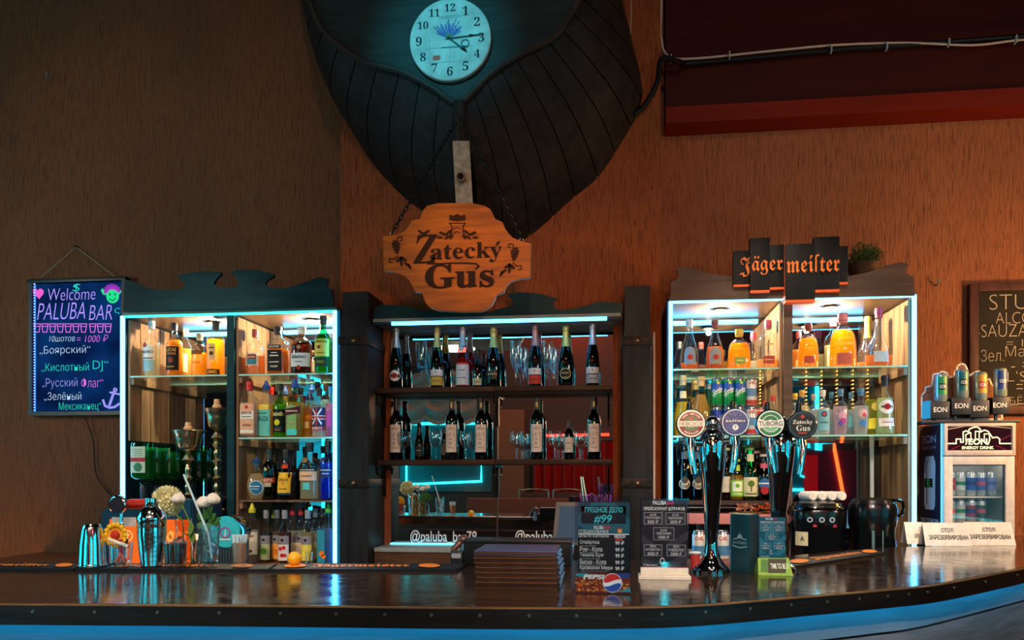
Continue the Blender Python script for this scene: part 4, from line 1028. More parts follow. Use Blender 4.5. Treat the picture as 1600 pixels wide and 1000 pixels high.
b = NB(); fj2 = lambda x, z: (x, -0.0318, z); disc(b, fj2, -.004, hh * .3, .014, .014, 0); disc(b, fj2, .006, hh * .22, .012, .012, 0); obj('fruit_print', b, pm('f07a20', 0.5), jc, local=True)
c0 = P(492, 860, 4.0)
gb = thing('shot_glass', 'small clear glass with a black spoon beside the drinks carton', 'glass', (c0.x - .004, 3.93, ZW))
b = NB(); lathe(b, [(0, .001), (.016, .001), (.02, c0.z - ZW), (.0185, c0.z - ZW), (.015, .008), (0, .008)], 16); obj('bowl', b, gl((.95, .97, .97)), gb, local=True)
b = NB(); tube(b, [(-.005, 0, .01), (.02, 0, .10)], .0018, 6); obj('spoon', b, pm('15151a', .4), gb, local=True)

# --- centre: sparkling wine on the upper shelf
G5 = 'sparkling wine bottles on the upper mirror shelf'
YW = 4.09
def sparkling(px, top, wpx, lb, **k): return bt(px, top, YW, wpx, ZC1, lb, prof='champ', group=G5, **dict(dict(glass=DGREEN, liq='0c140a', fill=.5, foil=True, capmetal=.6), **k))
sparkling(619, 511, 20, 'sparkling wine bottle with white round label and silver foil, leftmost on the upper mirror shelf', cap='b4b0a4', discs=[(0, .21, .86, 'dfe2e0'), (0, .21, .42, 'c02a28')], labs=[], words=[('MARTINI', .21, .8, .06, '16141a')])
sp2 = dict(labs=[(.07, .30, 'd8dcdc', .93)], words=[])
def banded(px, top, foil, band, lb):
    return sparkling(px, top, 21, lb, cap=foil, labs=[(.20, .30, 'c9d6da', .93), (.05, .185, band, .93), (.185, .20, '2a2a2a', .93)], words=[('=', .12, .6, .025, '2a2018'), ('✦', .26, .16, .04, '5a5a60')])
banded(683, 511, 'c8a050', 'b8a040', 'sparkling wine bottle with gold foil and pale label over a gold band')
sparkling(723, 508, 21, 'rose sparkling wine bottle with silver label, third on the upper mirror shelf', cap='b89a90', glass=(.9, .3, .3), liq='a02a20', fill=.48, labs=[(.05, .37, 'c0ccd2', .95), (.37, .40, 'c82a2a', .95)], words=[('=', .28, .5, .04, '5a6a74'), ('=', .16, .6, .04, '5a6a74')], discs=[(-.1, .62, .4, 'b8b0a0')])
bt(746, 543, YW, 15, ZC1, 'small dark sparkling wine bottle between the rose bottle and the gold-foiled bottle', prof='champ', glass=DARK, liq='0a0e08', fill=.5, cap='1a1c1a', labs=[(.07, .24, 'b0b890', .9)], words=[('=', .15, .6, .05, '3a4028')], group=G5)
sparkling(771, 512, 23, 'dark green sparkling wine bottle with gold foil and oval green-red label', cap='c8b060', labs=[], discs=[(0, .21, .62, '2a5a3a'), (.15, .21, .5, '7a2a22'), (-.1, .21, .5, '143a24')], words=[('MONDORO', .22, .7, .03, 'c8c0a0')])
banded(836, 508, 'b87a70', 'b8382c', 'sparkling wine bottle with pale label over a red band, between two pairs of flutes')
sparkling(884, 510, 23, 'dark sparkling wine bottle with gold foil and scalloped outline label', cap='d0c068', labs=[], discs=[(0, .21, .74, 'b8c088'), (0, .21, .66, '0f1a10')], words=[('MONDORO', .22, .55, .03, 'b8b890'), ('=', .15, .3, .025, 'b8b890')])
banded(926, 506, 'c4c4c4', 'a0a8b0', 'sparkling wine bottle with silver foil and silver band, rightmost on the upper mirror shelf')
# --- red wine on the lower mirror shelf
G6 = 'red wine bottles on the lower mirror shelf'
YV = 4.10
def redwine(px, top, lb, glass=DARK, wpx=20, chip=True, extra=()):
    return bt(px, top, YV, wpx, ZC2, lb, prof='wine', glass=glass, liq='0a0606', fill=.62, cap='120f10', labs=[(.12, .565, 'e6dcd4', .84)] + ([(.84, .92, 'c0a860', .5)] if chip else []), words=[('=', .50, .5, .025, '4a3a3a'), ('1 5 7', .40, .72, .055, 'a89490'), ('=', .33, .16, .05, 'a89490'), ('R', .265, .2, .05, '8a7474'), ('=', .19, .4, .02, '6a5a5a')], discs=[(0, .535, .09, '8a2a2a')], group=G6)
redwine(619, 622, 'red wine bottle with white label, leftmost on the lower mirror shelf', chip=False)
redwine(706, 622, 'white-labelled red wine bottle, second large one from the left on the lower mirror shelf')
redwine(752, 622, 'red wine bottle with white label beside the mirror joint')
redwine(839, 621, 'greenish wine bottle with white label between the goblets', glass=(.08, .3, .08))
redwine(928, 620, 'red wine bottle with white label, rightmost on the lower mirror shelf')
bt(655, 661, YV, 14, ZC2, 'small dark wine bottle with dark label between goblets on the lower mirror shelf', prof='champ', glass=DARK, liq='0a0a0a', fill=.5, cap='141414', labs=[(.1, .38, '2a3434', .9)], words=[('=', .25, .6, .06, '9aa8a8')], group=G6)
bt(694, 668, 4.13, 11, ZC2, 'tiny dark wine bottle behind a goblet on the lower mirror shelf', prof='wine', glass=DARK, liq='0a0a0a', fill=.5, cap='1c3a4a', labs=[(.15, .5, '5a5a50', .9)], group=G6)
bt(889, 657, YV, 15, ZC2, 'small white-labelled wine bottle between goblets, right part of the lower mirror shelf', prof='wine', glass=DARK, liq='0a0606', fill=.6, cap='2a1a20', labs=[(.18, .56, 'dcdcd4', .88)], words=[('=', .42, .5, .05, '5a4a4a'), ('=', .28, .5, .03, '6a7a8a')], group=G6)

# --- stemware
GLS = gl((.97, .985, .99), 0.02, 0.85, base=0.07)
def stem_glass(px, top, y, wpx, zs, label, kind, group):
    p = P(px, top, y); h = p.z - zs; r = wpx * S(px, y) / 2
    t = thing('champagne_flute' if kind == 'flute' else 'wine_goblet', label, 'glass', (p.x, y, zs + .0005), 0, group)
    if kind == 'flute':
        bowl = [(.0, .34), (.25, .35), (.55, .42), (.85, .55), (1, .72), (.96, 1.0), (.93, 1.0), (.95, .72), (.78, .56), (.5, .44), (0, .37)]
        stem = [(.16, .36), (.13, .30), (.12, .05), (.25, .02)]; foot = [(0, 0), (.80, 0), (.80, .01), (.3, .022), (.12, .04)]
    else:
        bowl = [(.0, .40), (.35, .41), (.75, .50), (1, .68), (.97, .84), (.86, 1.0), (.83, 1.0), (.93, .84), (.95, .68), (.7, .53), (0, .44)]
        stem = [(.2, .42), (.14, .38), (.2, .28), (.13, .16), (.16, .05)]; foot = [(0, 0), (.74, 0), (.74, .012), (.3, .035), (.14, .06)]
    for nme, pr_ in (('bowl', bowl), ('stem', stem), ('foot', foot)):
        b = NB(); lathe(b, [(q * r, z * h) for q, z in pr_], 20); obj(nme, b, GLS, t, local=True)
    return t
for px, top, y, lb in ((658, 534, 4.09, 'champagne flute between the two left sparkling wine bottles'), (806, 533, 4.09, 'tall champagne flute left of the red-banded bottle'), (818, 545, 4.06, 'shorter champagne flute touching the red-banded bottle on its left'), (855, 533, 4.10, 'tall champagne flute just right of the red-banded bottle'), (865, 545, 4.05, 'shorter champagne flute beside the scalloped-label bottle'), (673, 547, 4.12, 'added flute standing in for a reflection behind the gold-banded bottle')):  # the last flute is added in place of a mirror reflection
    stem_glass(px, top, y, 18 if top < 540 else 16, ZC1, lb, 'flute', 'champagne flutes on the upper mirror shelf')
for px, top, y, lb in ((631, 675, 4.06, 'goblet right of the leftmost wine bottle on the lower mirror shelf'), (681, 671, 4.06, 'goblet in front of the tiny dark bottle'), (728, 674, 4.08, 'goblet between two white-labelled wine bottles left of the mirror joint'), (807, 674, 4.06, 'leftmost goblet right of the mirror joint'), (821, 679, 4.13, 'added goblet standing in for a reflection, touching the greenish wine bottle'), (867, 674, 4.06, 'goblet right of the greenish wine bottle'), (879, 678, 4.13, 'added goblet standing in for a reflection beside the small white-labelled bottle'), (906, 674, 4.07, 'goblet left of the rightmost wine bottle')):  # the two rearmost goblets are added in place of mirror reflections
    stem_glass(px, top, y, 21 if y < 4.1 else 18, ZC2, lb, 'goblet', 'goblets on the lower mirror shelf')

# --- right cabinet, top shelf
G7 = 'bottles on the right cabinet top shelf'
bt(1077, 500, 4.08, 28, ZR1, 'clear brandy bottle with amber foot and arched label, leftmost on the right cabinet top shelf', prof='tallcone', liq='c05a14', fill=.14, cap='b8b4ac', labs=[(.10, .34, '7a8a94', .62)], discs=[(0, .34, .6, '7a8a94'), (0, .24, .3, 'b03028')], group=G7)
bt(1117, 501, 4.08, 28, ZR1, 'amber brandy bottle with arched grey label, second on the right cabinet top shelf', prof='tallcone', liq='b04a0c', fill=.46, cap='7a3a30', labs=[(.10, .34, '8a8a80', .62)], discs=[(0, .34, .6, '8a8a80'), (0, .24, .3, 'b03028')], group=G7)
bt(1155, 515, 4.08, 37, ZR1, 'broad amber cognac bottle with gold cap and green label on the right cabinet top shelf', prof='cone', sy=.5, liq='e88c0c', fill=.66, cap='c8a030', labs=[(.12, .30, '8a9a3a', .45)], words=[('=', .50, .55, .04, 'e8c040'), ('=', .21, .3, .08, 'e0d080')], group=G7)
bt(1200, 501, 4.08, 34, ZR1, 'broad clear bottle with pink cap and red label beside the right cabinet divider', prof='cone', sy=.55, liq='e8a040', fill=.20, cap='b84a5a', labs=[(.10, .26, 'b0483c', .5)], words=[('=', .50, .4, .07, 'c89a50'), ('=', .18, .4, .04, 'f0d0b0')], group=G7)
bt(1177, 520, 4.25, 28, ZR1, 'clear bottle with pink cap behind the pink-capped bottle near the right cabinet divider', prof='cone', sy=.55, liq='d8c8a8', fill=.3, cap='b83a50', group=G7)
bt(1248, 517, 4.26, 26, ZR1, 'added amber bottle standing in for a reflection, back beside the right cabinet divider', prof='cone', sy=.6, liq='d8861c', fill=.55, cap='b84a50', labs=[(.1, .3, 'e0a060', .5)], group=G7)  # added in place of the next cognac bottle's mirror reflection
bt(1263, 505, 4.08, 33, ZR1, 'amber cognac bottle with dark red cap just right of the right cabinet divider', prof='cone', sy=.55, liq='e08c10', fill=.66, cap='8a3a34', labs=[(.10, .26, 'a8483c', .48)], words=[('=', .55, .4, .06, 'c8a040'), ('=', .44, .5, .03, 'f0c860')], group=G7)
bt(1302, 499, 4.25, 28, ZR1, 'pale-labelled bottle with red and white cap behind the largest amber bottle', prof='liquor', glass=(.85, .95, .85), liq='e8c898', fill=.5, cap='c84a50', labs=[(.1, .42, 'f2e4b8', .8)], group=G7)
bt(1317, 490, 4.08, 44, ZR1, 'largest amber cognac bottle with red label, centre of the right bay of the right cabinet', prof='cone', sy=.5, liq='ea8a08', fill=.70, cap='c06a60', labs=[(.05, .26, 'b05a4a', .52)], words=[('C.DEGRIS', .44, .7, .05, 'f2d060'), ('=', .34, .12, .06, 'f0e0c0'), ('★★★★★', .54, .5, .03, 'f0d060')], group=G7)
bt(1356, 495, 4.22, 38, ZR1, 'long-necked cognac bottle with gold foil neck, back right of the right cabinet top shelf', prof='cognac', sy=.6, liq='d88a40', fill=.16, cap='d8b050', capz=.60, labs=[(.06, .26, 'f0e4d0', .35)], group=G7)
bt(1373, 482, 4.08, 42, ZR1, 'long-necked cognac bottle with pink cap, rightmost on the right cabinet top shelf', prof='cognac', sy=.6, liq='c8702c', fill=.20, cap='b83a58', labs=[(.08, .26, 'b8c4c4', .5)], group=G7)
# --- right cabinet, second shelf
G8 = 'bottles on the right cabinet second shelf'
bt(1067, 587, 4.08, 28, ZR2, 'yellow limoncello bottle with white cap, leftmost on the right cabinet second shelf', prof='tallcone', liq='f0c818', fill=.56, cap='d8c890', labs=[(.62, .74, 'e8d8a0', .8), (.06, .2, 'e8b020', .7)], group=G8)
bt(1095, 589, 4.08, 28, ZR2, 'pale gold sparkling drink bottle on the right cabinet second shelf', prof='champ', glass=(.96, .9, .7), liq='d8b060', fill=.7, cap='d8c080', capz=.84, labs=[(.06, .18, 'e8c890', .7)], group=G8)
bt(1086, 595, 4.24, 26, ZR2, 'pale gold bottle behind the sparkling drink bottle on the right cabinet second shelf', prof='champ', glass=(.96, .9, .7), liq='c8a050', fill=.7, cap='c8b070', capz=.84, group=G8)
bt(1208, 619, 4.03, 17, ZR2, 'clear vodka bottle with red cap in front of the right cabinet divider', liq='d8d8d4', fill=.6, cap='d83428', labs=[(.1, .4, 'e0c8b8', .8)], group=G8)
bt(1196, 627, 4.2, 17, ZR2, 'clear bottle with red cap behind the green round tap badge', liq='d0d0d0', fill=.6, cap='c83428', group=G8)
bt(1242, 615, 4.2, 20, ZR2, 'pale bottle with yellow cap just right of the right cabinet divider', liq='d8c8a8', fill=.6, cap='e0b83a', group=G8)
bt(1253, 610, 4.12, 23, ZR2, 'cream bottle with gold cap, second in the right bay of the right cabinet second shelf', liq='e0c8a0', fill=.66, cap='d8a858', labs=[(.1, .5, 'e0c8a8', .8)], group=G8)
bt(1271, 616, 4.16, 17, ZR2, 'slim clear bottle with red label left of the blue-labelled vodka bottle', liq='c8d0d0', fill=.62, cap='b8b0a0', labs=[(.2, .45, 'b85048', .7)], group=G8)
bt(1285, 610, 4.08, 24, ZR2, 'clear vodka bottle with blue and red label and pale cap', liq='d0dcdc', fill=.6, cap='d8d8d4', labs=[(.10, .56, '7ab8c4', .7)], discs=[(0, .46, .38, '3a4a6a'), (0, .46, .2, 'c84a50')], words=[('=', .28, .5, .05, '3a5a70')], group=G8)
bt(1299, 613, 4.2, 18, ZR2, 'slim clear bottle with blue neck behind two egg-shaped vodka bottles', liq='c0d0d8', fill=.6, cap='3a7a94', group=G8)
bt(1313, 608, 4.08, 24, ZR2, 'egg-shaped clear bottle with pink and purple print and blue neck', prof='egg', liq='d8b8c8', fill=.62, cap='4a7a98', labs=[], discs=[(0, .42, .55, 'd0a0b8'), (.1, .3, .4, 'b04a8a'), (-.2, .25, .3, '6a5ab0')], group=G8)
bt(1330, 613, 4.2, 18, ZR2, 'slim clear bottle with blue-ringed neck between the two egg-shaped bottles', liq='b8d0d8', fill=.6, cap='4a7a94', labs=[(.2, .45, '6ab0c0', .7)], group=G8)
bt(1345, 607, 4.08, 25, ZR2, 'egg-shaped clear bottle with red and blue print', prof='egg', liq='d0d0d0', fill=.62, cap='3f7f98', labs=[], discs=[(0, .46, .55, 'd8b0b0'), (0, .25, .42, '4a80b8'), (.15, .42, .25, 'c84a50')], group=G8)
bt(1363, 590, 4.2, 22, ZR2, 'dark-necked bottle with yellow label behind the round-labelled vermouth', glass=(.85, .9, .6), liq='b8b048', fill=.62, cap='2a2c28', labs=[(.12, .3, 'e8d848', .8)], discs=[(.2, .5, .6, 'e8c860')], group=G8)
bt(1383, 587, 4.08, 29, ZR2, 'pale vermouth bottle with large white round label, rightmost on the right cabinet second shelf', prof='flare', glass=(.92, .98, .88), liq='d0d8a0', fill=.62, cap='20242a', labs=[(.14, .28, 'e8d8cc', .9)], discs=[(-.02, .47, .76, 'ece4dc'), (-.02, .47, .34, 'c02a2a')], words=[('MARTINI', .47, .66, .045, '15131a'), ('=', .21, .6, .035, '8a5a4a')], group=G8)
# --- drink cans
def can_at(loc, h, wd, label, body, bands=(), words=(), group=None, name='drink_can', discs=(), shear=0):
    t = thing(name, label, 'can', loc, 0, group)
    r = wd / 2
    pf = [(0, .0), (.78, 0), (.86, .012), (1, .06), (1, .90), (.84, .965), (.82, .985), (.86, 1.0), (.8, 1.0), (.78, .98), (0, .98)]
    b = NB(); lathe(b, [(q * r, z * h) for q, z in pf], 24, mis=[1, 1, 1, 0, 1, 1, 1, 1, 1, 1]); obj('can_body', b, [pm(body, .3, .3), pm('b8bcc0', .25, .9)], t, local=True)
    if bands or discs or words:
        b = NB(); mats = []
        for i, (z0, z1, c) in enumerate(bands):
            mats.append(pm(c, .35)); strip(b, Surf(pf, r, h, 2, 1, .0006 + .0003 * i), .98 * r, z0 * h, z1 * h, i)
        for dx, dz, dr, c in discs:
            mats.append(pm(c, .4)); disc(b, Surf(pf, r, h, 2, 1, .0006 + .0003 * len(mats)), dx * r, dz * h, dr * r, dr * r, len(mats) - 1)
        f = Surf(pf, r, h, 2, 1, .0014 + .0003 * len(mats))
        for s, zc, wf, hf, c, sk in words:
            mats.append(pm(c, .5))
            if s == '=': continue
            text(b, s, -wf * r, wf * r, (zc - hf / 2) * h, (zc + hf / 2) * h, (lambda x, z, sk=sk: f(x, z + sk * x)), len(mats) - 1, bold=.015, shear=.15)
        obj('print', b, mats, t, local=True)
    return t
def can(px, y, top, base, wpx, lb, *a, **k):
    z0 = P(px, base, y).z; h = P(px, top, y).z - z0
    return can_at((P(px, base, y).x, y, z0), h, wpx * S(px, y), lb, *a, **k)
hc_ = P(1120, 592, 4.08).z - ZR2
hc1 = hc_ * .503
for i, px in enumerate((1120, 1138, 1156)):
    where = ('left', 'middle', 'right')[i]
    x = P(px, 600, 4.08).x; wd = 17.6 * S(px, 4.08)
    can_at((x, 4.08, ZR2 + .0005), hc1, wd, 'blue drink can, %s of the lower row under the green cans' % where, '1c3f9a', [(.3, .6, 'c8d4e4')], [('=', .45, .6, .2, '1c3a8a', .2)], 'blue cans in the lower row')
    can_at((x, 4.08, ZR2 + hc1 + .001), hc1, wd, 'green lemon soda can, %s of the upper row' % where, '1a9a4a', [(.55, .93, '1c55b0')], [('Sprite', .52, .85, .30, 'f4f8f4', .45)], 'green soda cans in the upper row', discs=[(.15, .82, .22, 'e8d820')])
for k, z in enumerate((ZR2 + .0005, ZR2 + hc1 + .001)):
    x = P(1174, 600, 4.08).x
    can_at((x, 4.08, z), hc1, 16.5 * S(1174, 4.08), ('lower' if k == 0 else 'upper') + ' white and red can right of the green soda cans', 'e8e4dc', [(.02, .22, 'c83428'), (.35, .62, '5a8ab0')], [('CARL', .82, .6, .12, 'b02a24', 0)], 'white and red cans right of the soda cans')
x = P(1190, 600, 4.1).x
can_at((x, 4.12, ZR2 + .0005), hc1, 16 * S(1190, 4.1), 'white can with red band beside the lower white and red can', 'dcdcd8', [(.6, .95, 'c8382c')], [], None)
x = P(1109, 600, 4.2).x
can_at((x, 4.2, ZR2 + .0005), hc1 * 1.9, 16 * S(1109, 4.2), 'tall dark green can at the back beside the gold bottles', '1c5a3a', [(.3, .6, '3a8a4a')], [], None)
for px, lb in ((1092, 'white and red can on the worktop, seen left of the first beer tower'), (1129, 'white and red can on the worktop, seen right of the first beer tower')):
    can(px, 3.95, 829, 887, 21, lb, 'e4dcd0', [(.02, .22, 'c83428'), (.95, .955, 'c83428'), (.34, .6, '4a80a8')], [('CARL', .80, .62, .10, 'b02a24', 0)], 'white and red cans on the worktop')
# --- beers on the third shelf
G9 = 'beer bottles on the right cabinet third shelf'
def beer(px, top, y, wpx, lb, **k): return bt(px, top, y, wpx, ZR3, lb, prof='beer', group=G9, **dict(dict(fill=.62), **k))
kz = dict(glass=(.16, .09, .06), liq='140c08', cap='22262a', discs=[(0, .28, .82, 'b8a888'), (0, .34, .5, '4a4038')], words=[('Kozel', .245, .75, .07, '1c1612')], labs=[(.70, .82, '4a5a64', .9)])
beer(1069, 690, 4.06, 21, 'dark brown beer bottle with goat-coloured round label, leftmost on the right cabinet third shelf'.replace('goat-coloured', 'tan'), **kz)
beer(1090, 690, 4.06, 21, 'dark brown beer bottle with tan round label half behind the first beer tower', **kz)
beer(1082, 690, 4.22, 20, 'dark beer bottle at the back between the two tan-labelled bottles', glass=(.2, .1, .06), liq='140c08', cap='3a3a3a')
beer(1135, 700, 4.10, 20, 'brown beer bottle with white label partly behind the first beer tower', glass=(.4, .2, .08), liq='3a1c08', cap='c8b060', labs=[(.15, .45, 'e0d8c0', .85)])
beer(1151, 718, 4.05, 21, 'cider bottle with bright green label and green neck', glass=(.85, .75, .35), liq='c89a30', cap='9ab83a', labs=[(.10, .50, '8ac030', .9), (.22, .46, 'e8f0d0', .7), (.72, .86, 'a8c848', .9)], discs=[(0, .36, .3, '6ab020')], words=[('=', .16, .7, .06, 'f0f4e0')])
beer(1172, 700, 4.05, 24, 'tall green cider bottle with tree picture label', glass=GREEN, liq='3a6a1c', cap='4a8a3a', labs=[(.08, .44, 'e0d8a8', .9), (.08, .18, 'c8d0a0', .9), (.74, .88, 'd8d4a8', .9)], discs=[(0, .32, .42, '5a7a2a')], words=[('=', .13, .7, .06, '6a3a24'), ('|', .22, .08, .10, '5a3a1c')])
beer(1165, 695, 4.20, 20, 'green bottle behind the tree-labelled cider bottle', glass=GREEN, liq='2a5a1c', cap='2a6a3a')
beer(1193, 710, 4.05, 23, 'dark red-brown beer bottle with blue and red label beside the second beer tower', glass=(.2, .06, .05), liq='1c0806', cap='c8b8b0', labs=[(.70, .80, 'c0586a', .9)], discs=[(0, .36, .75, '3a6aa0'), (0, .22, .55, 'b02a34')], words=[('=', .37, .8, .08, 'e8eef4')])
beer(1183, 705, 4.2, 20, 'dark beer bottle behind the blue and red labelled beer bottle', glass=(.3, .1, .06), liq='1c0a06', cap='d89aa0')

# ================================================================== left: on the worktop
CH = pm('e4e8ea', 0.10, 1.0, 0.02)
CHD = pm('8a8d90', 0.06, 1.0, 0.02)
def machine():
    y0, y1 = 3.66, 3.96
    a, c = P(158, 797, y0), P(345, 797, y0)
    t = thing('tap_machine', 'dark shot tap machine with glowing orange front panel under the green upside-down bottles', 'drink machine', ((a.x + c.x) / 2 - .1, 3.8, ZW))
    xr = P(300, 800, y0).x
    b = NB()
    prism(b, [(a.x, ZW), (xr, ZW), (xr, a.z + .05), (a.x + .09, a.z + .05), (a.x, a.z - .01)], y0, y1, 0, .006); obj('housing', b, pm('16324a', .3, .1), t)
    f = lambda x, z: (x, y0 - .002, z)
    def pb(px0, px1, py0, py1): p, q = P(px0, py1, y0), P(px1, py0, y0); return p.x, q.x, p.z, q.z
    b = NB(); x0, x1, z0, z1 = pb(172, 298, 812, 880); box(b, x0, x1, y0 - .006, y0, z0, z1, 0, .002); pn = obj('lit_panel', b, em((1.0, .16, .02), .8), t)
    b = NB(); x0, x1, z0, z1 = pb(176, 214, 808, 822); flat(b, [(x0, z0), (x1, z0), (x1, z1), (x0, z1)], lambda x, z: (x, y0 - .008, z)); obj('white_band', b, pm('d0b8b0', .4), t)
    b = NB(); x0, x1, z0, z1 = pb(232, 296, 820, 856); text(b, '𝕵ä𝖌𝖊𝖗', x0, x1, z0, z1, lambda x, z: (x, y0 - .0085, z), bold=.01)
    obj('lettering', b, em((1.0, .32, .06), 1.3), pn)
    b = NB(); x0, x1, z0, z1 = pb(190, 212, 822, 852)
    cx, cz = (x0 + x1) / 2, (z0 + z1) / 2; ring(b, cx, cz, .022, .027, lambda x, z: (x, y0 - .0085, z)); stroke(b, [(cx, cz - .015), (cx, cz + .015)], .005, lambda x, z: (x, y0 - .0085, z)); stroke(b, [(cx - .01, cz + .005), (cx + .01, cz + .005)], .005, lambda x, z: (x, y0 - .0085, z))
    obj('emblem', b, em((1.0, .5, .15), 1.2), pn)
    p = P(187, 788, y0 - .10)
    b = NB(); lathe(b, [(0, 0), (.038, 0), (.043, -.006), (.043, -.02), (.034, -.026), (0, -.026)], 28, mat=Matrix.Rotation(R(-90), 4, 'X') , at=p); obj('tap_badge', b, [CH], t)
    b = NB(); lathe(b, [(0, 0), (.034, 0), (.034, .002), (0, .002)], 24, mat=Matrix.Rotation(R(90), 4, 'X'), at=p + Vector((0, -0.0265, 0))); obj('badge_face', b, pm('2a1a22', .25), t)
    b = NB(); tube(b, [p + Vector((.03, .03, 0)), P(232, 787, y0 - .06)], .024, 16); obj('tap_barrel', b, pm('c02a12', .3, .2), t)
    b = NB(); tube(b, [P(225, 787, y0 - .06), P(234, 790, y0 + .06)], .02, 12); tube(b, [p + Vector((0, .02, -.03)), p + Vector((.0, .01, -.11))], .009, 10); obj('tap_spout', b, CH, t)
    # the bottles stand in sockets on the machine's top
    zb = a.z + .05
    for i, yy in enumerate((4.05, 4.17, 4.29)):
        x = P(224, 700, 4.05).x
        zt, zn = P(224, 692, 4.05).z, P(224, 770, 4.05).z
        h = zt - zn
        lb = ('front', 'middle', 'rear')[i] + ' of three green herbal liqueur bottles hanging upside down, leftmost in the left cabinet'
        bo = thing('bottle', lb, 'bottle', (x, yy, zn), 0, 'upside-down green bottles')
        w2 = .057
        pf = [(0, 0), (.24, 0), (.24, .12), (.30, .20), (.80, .27), (1, .33), (1, .97), (.96, 1.0), (0, 1.0)]
        b = NB(); lathe(b, [(q * w2, z * h) for q, z in pf], 32, 5, .85); obj('bottle_glass', b, gl((.2, .8, .4)), bo, local=True)
        b = NB(); lathe(b, [(0, .28)] + [(q * w2 * .94, z) for q, z in ((.80 * 1, .28), (1, .34), (1, .84), (0, .84))], 32, 5, .85)
        for v in b.verts: v.co.z *= h
        obj('drink', b, lq('1c8a44', .6), bo, local=True)
        b = NB(); f3 = lambda x, z: (x, -w2 * .85 * 1.02 - .0015, z)
        flat(b, [(-w2 * .72, h * .40), (w2 * .72, h * .40), (w2 * .72, h * .92), (-w2 * .72, h * .92)], f3, 0); f4 = lambda x, z: (x, -w2 * .85 * 1.02 - .0022, z)
        flat(b, [(-w2 * .72, h * .62), (w2 * .72, h * .62), (w2 * .72, h * .70), (-w2 * .72, h * .70)], f4, 1); disc(b, f4, 0, h * .51, w2 * .42, w2 * .42, 2)
        for k in range(4): stroke(b, [(-w2 * .5, h * (.74 + .04 * k)), (w2 * .5, h * (.74 + .04 * k))], .0022, f4, 2)
        obj('paper_label', b, [pm('b8c8b0', .5), pm('a8303a', .5), pm('3a7a58', .5)], bo, local=True)
        b = NB(); lathe(b, [(0, -.035), (.018, -.035), (.02, .03), (.015, .045), (0, .045)], 14); obj('socket', b, pm('20262a', .3), bo, local=True)
    b = NB(); x = P(224, 700, 4.05).x; zn = P(224, 770, 4.05).z - .035; box(b, x - .07, x + .07, 3.965, 4.36, ZW, zn, 0, .004); obj('socket_block', b, pm('1a2226', .4), t)
machine()
def hookah(px, ytop, ytray, wtray, y, label):
    sc_ = S(px, y); p = P(px, ytop, y); h = p.z - ZW; r = wtray * sc_ / 2
    t = thing('hookah', label, 'hookah', (p.x, y, ZW + .0005))
    ztr = P(px, ytray, y).z - ZW
    b = NB(); lathe(b, [(0, 0), (.038, 0), (.048, .02), (.05, .05), (.038, .10), (.026, .14), (.022, .17), (0, .17)], 28); obj('base', b, gl((.9, .75, .5), .04), t, local=True)
    b = NB()
    pf = [(0, .16), (.024, .16), (.03, .175), (.016, .19)]
    z = .19
    k = 0
    while z < ztr - .14:
        pf += [(.012, z), (.014, z + .01), (.024 if k % 2 else .017, z + .022), (.026 if k % 2 else .019, z + .03), (.014, z + .042)]
        z += .045; k += 1
    pf += [(.012, ztr - .13), (.02, ztr - .12), (.034, ztr - .105), (.02, ztr - .085), (.013, ztr - .075), (.018, ztr - .06), (0, ztr - .06)]
    lathe(b, pf, 24); obj('stem', b, pm('f0d0a0', .22, 1.0), t, local=True)
    b = NB(); lathe(b, [(0, ztr - .07), (.012, ztr - .07), (.018, ztr - .06), (.50 * r, ztr - .052), (.66 * r, ztr - .035), (.74 * r, ztr + .005), (.82 * r, ztr + .03), (1.0 * r, ztr + .05), (.98 * r, ztr + .052), (.79 * r, ztr + .03), (.6 * r, ztr - .025), (0, ztr - .03)], 32); obj('ash_tray', b, pm('f0d0a0', .25, 1.0), t, local=True)
    b = NB(); lathe(b, [(0, ztr - .02), (.012, ztr - .02), (.014, ztr + .03), (.022, ztr + .052), (.024, ztr + .066), (.016, ztr + .075), (.016, h - .012), (.014, h), (0, h)], 20); obj('bowl', b, pm('e0b080', .4), t, local=True)
    b = NB(); tube(b, smooth_path([(0, 0, .2), (.035, -.03, .23), (.06, -.05, .28)], 5), .009, 8); obj('hose_port', b, pm('c8a880', .15, 1.0), t, local=True)
hookah(294, 660, 688, 52, 4.07, 'shorter brass hookah with wide flared tray in the left cabinet')
hookah(339, 624, 654, 40, 4.09, 'taller brass hookah with many beads beside the left cabinet divider')

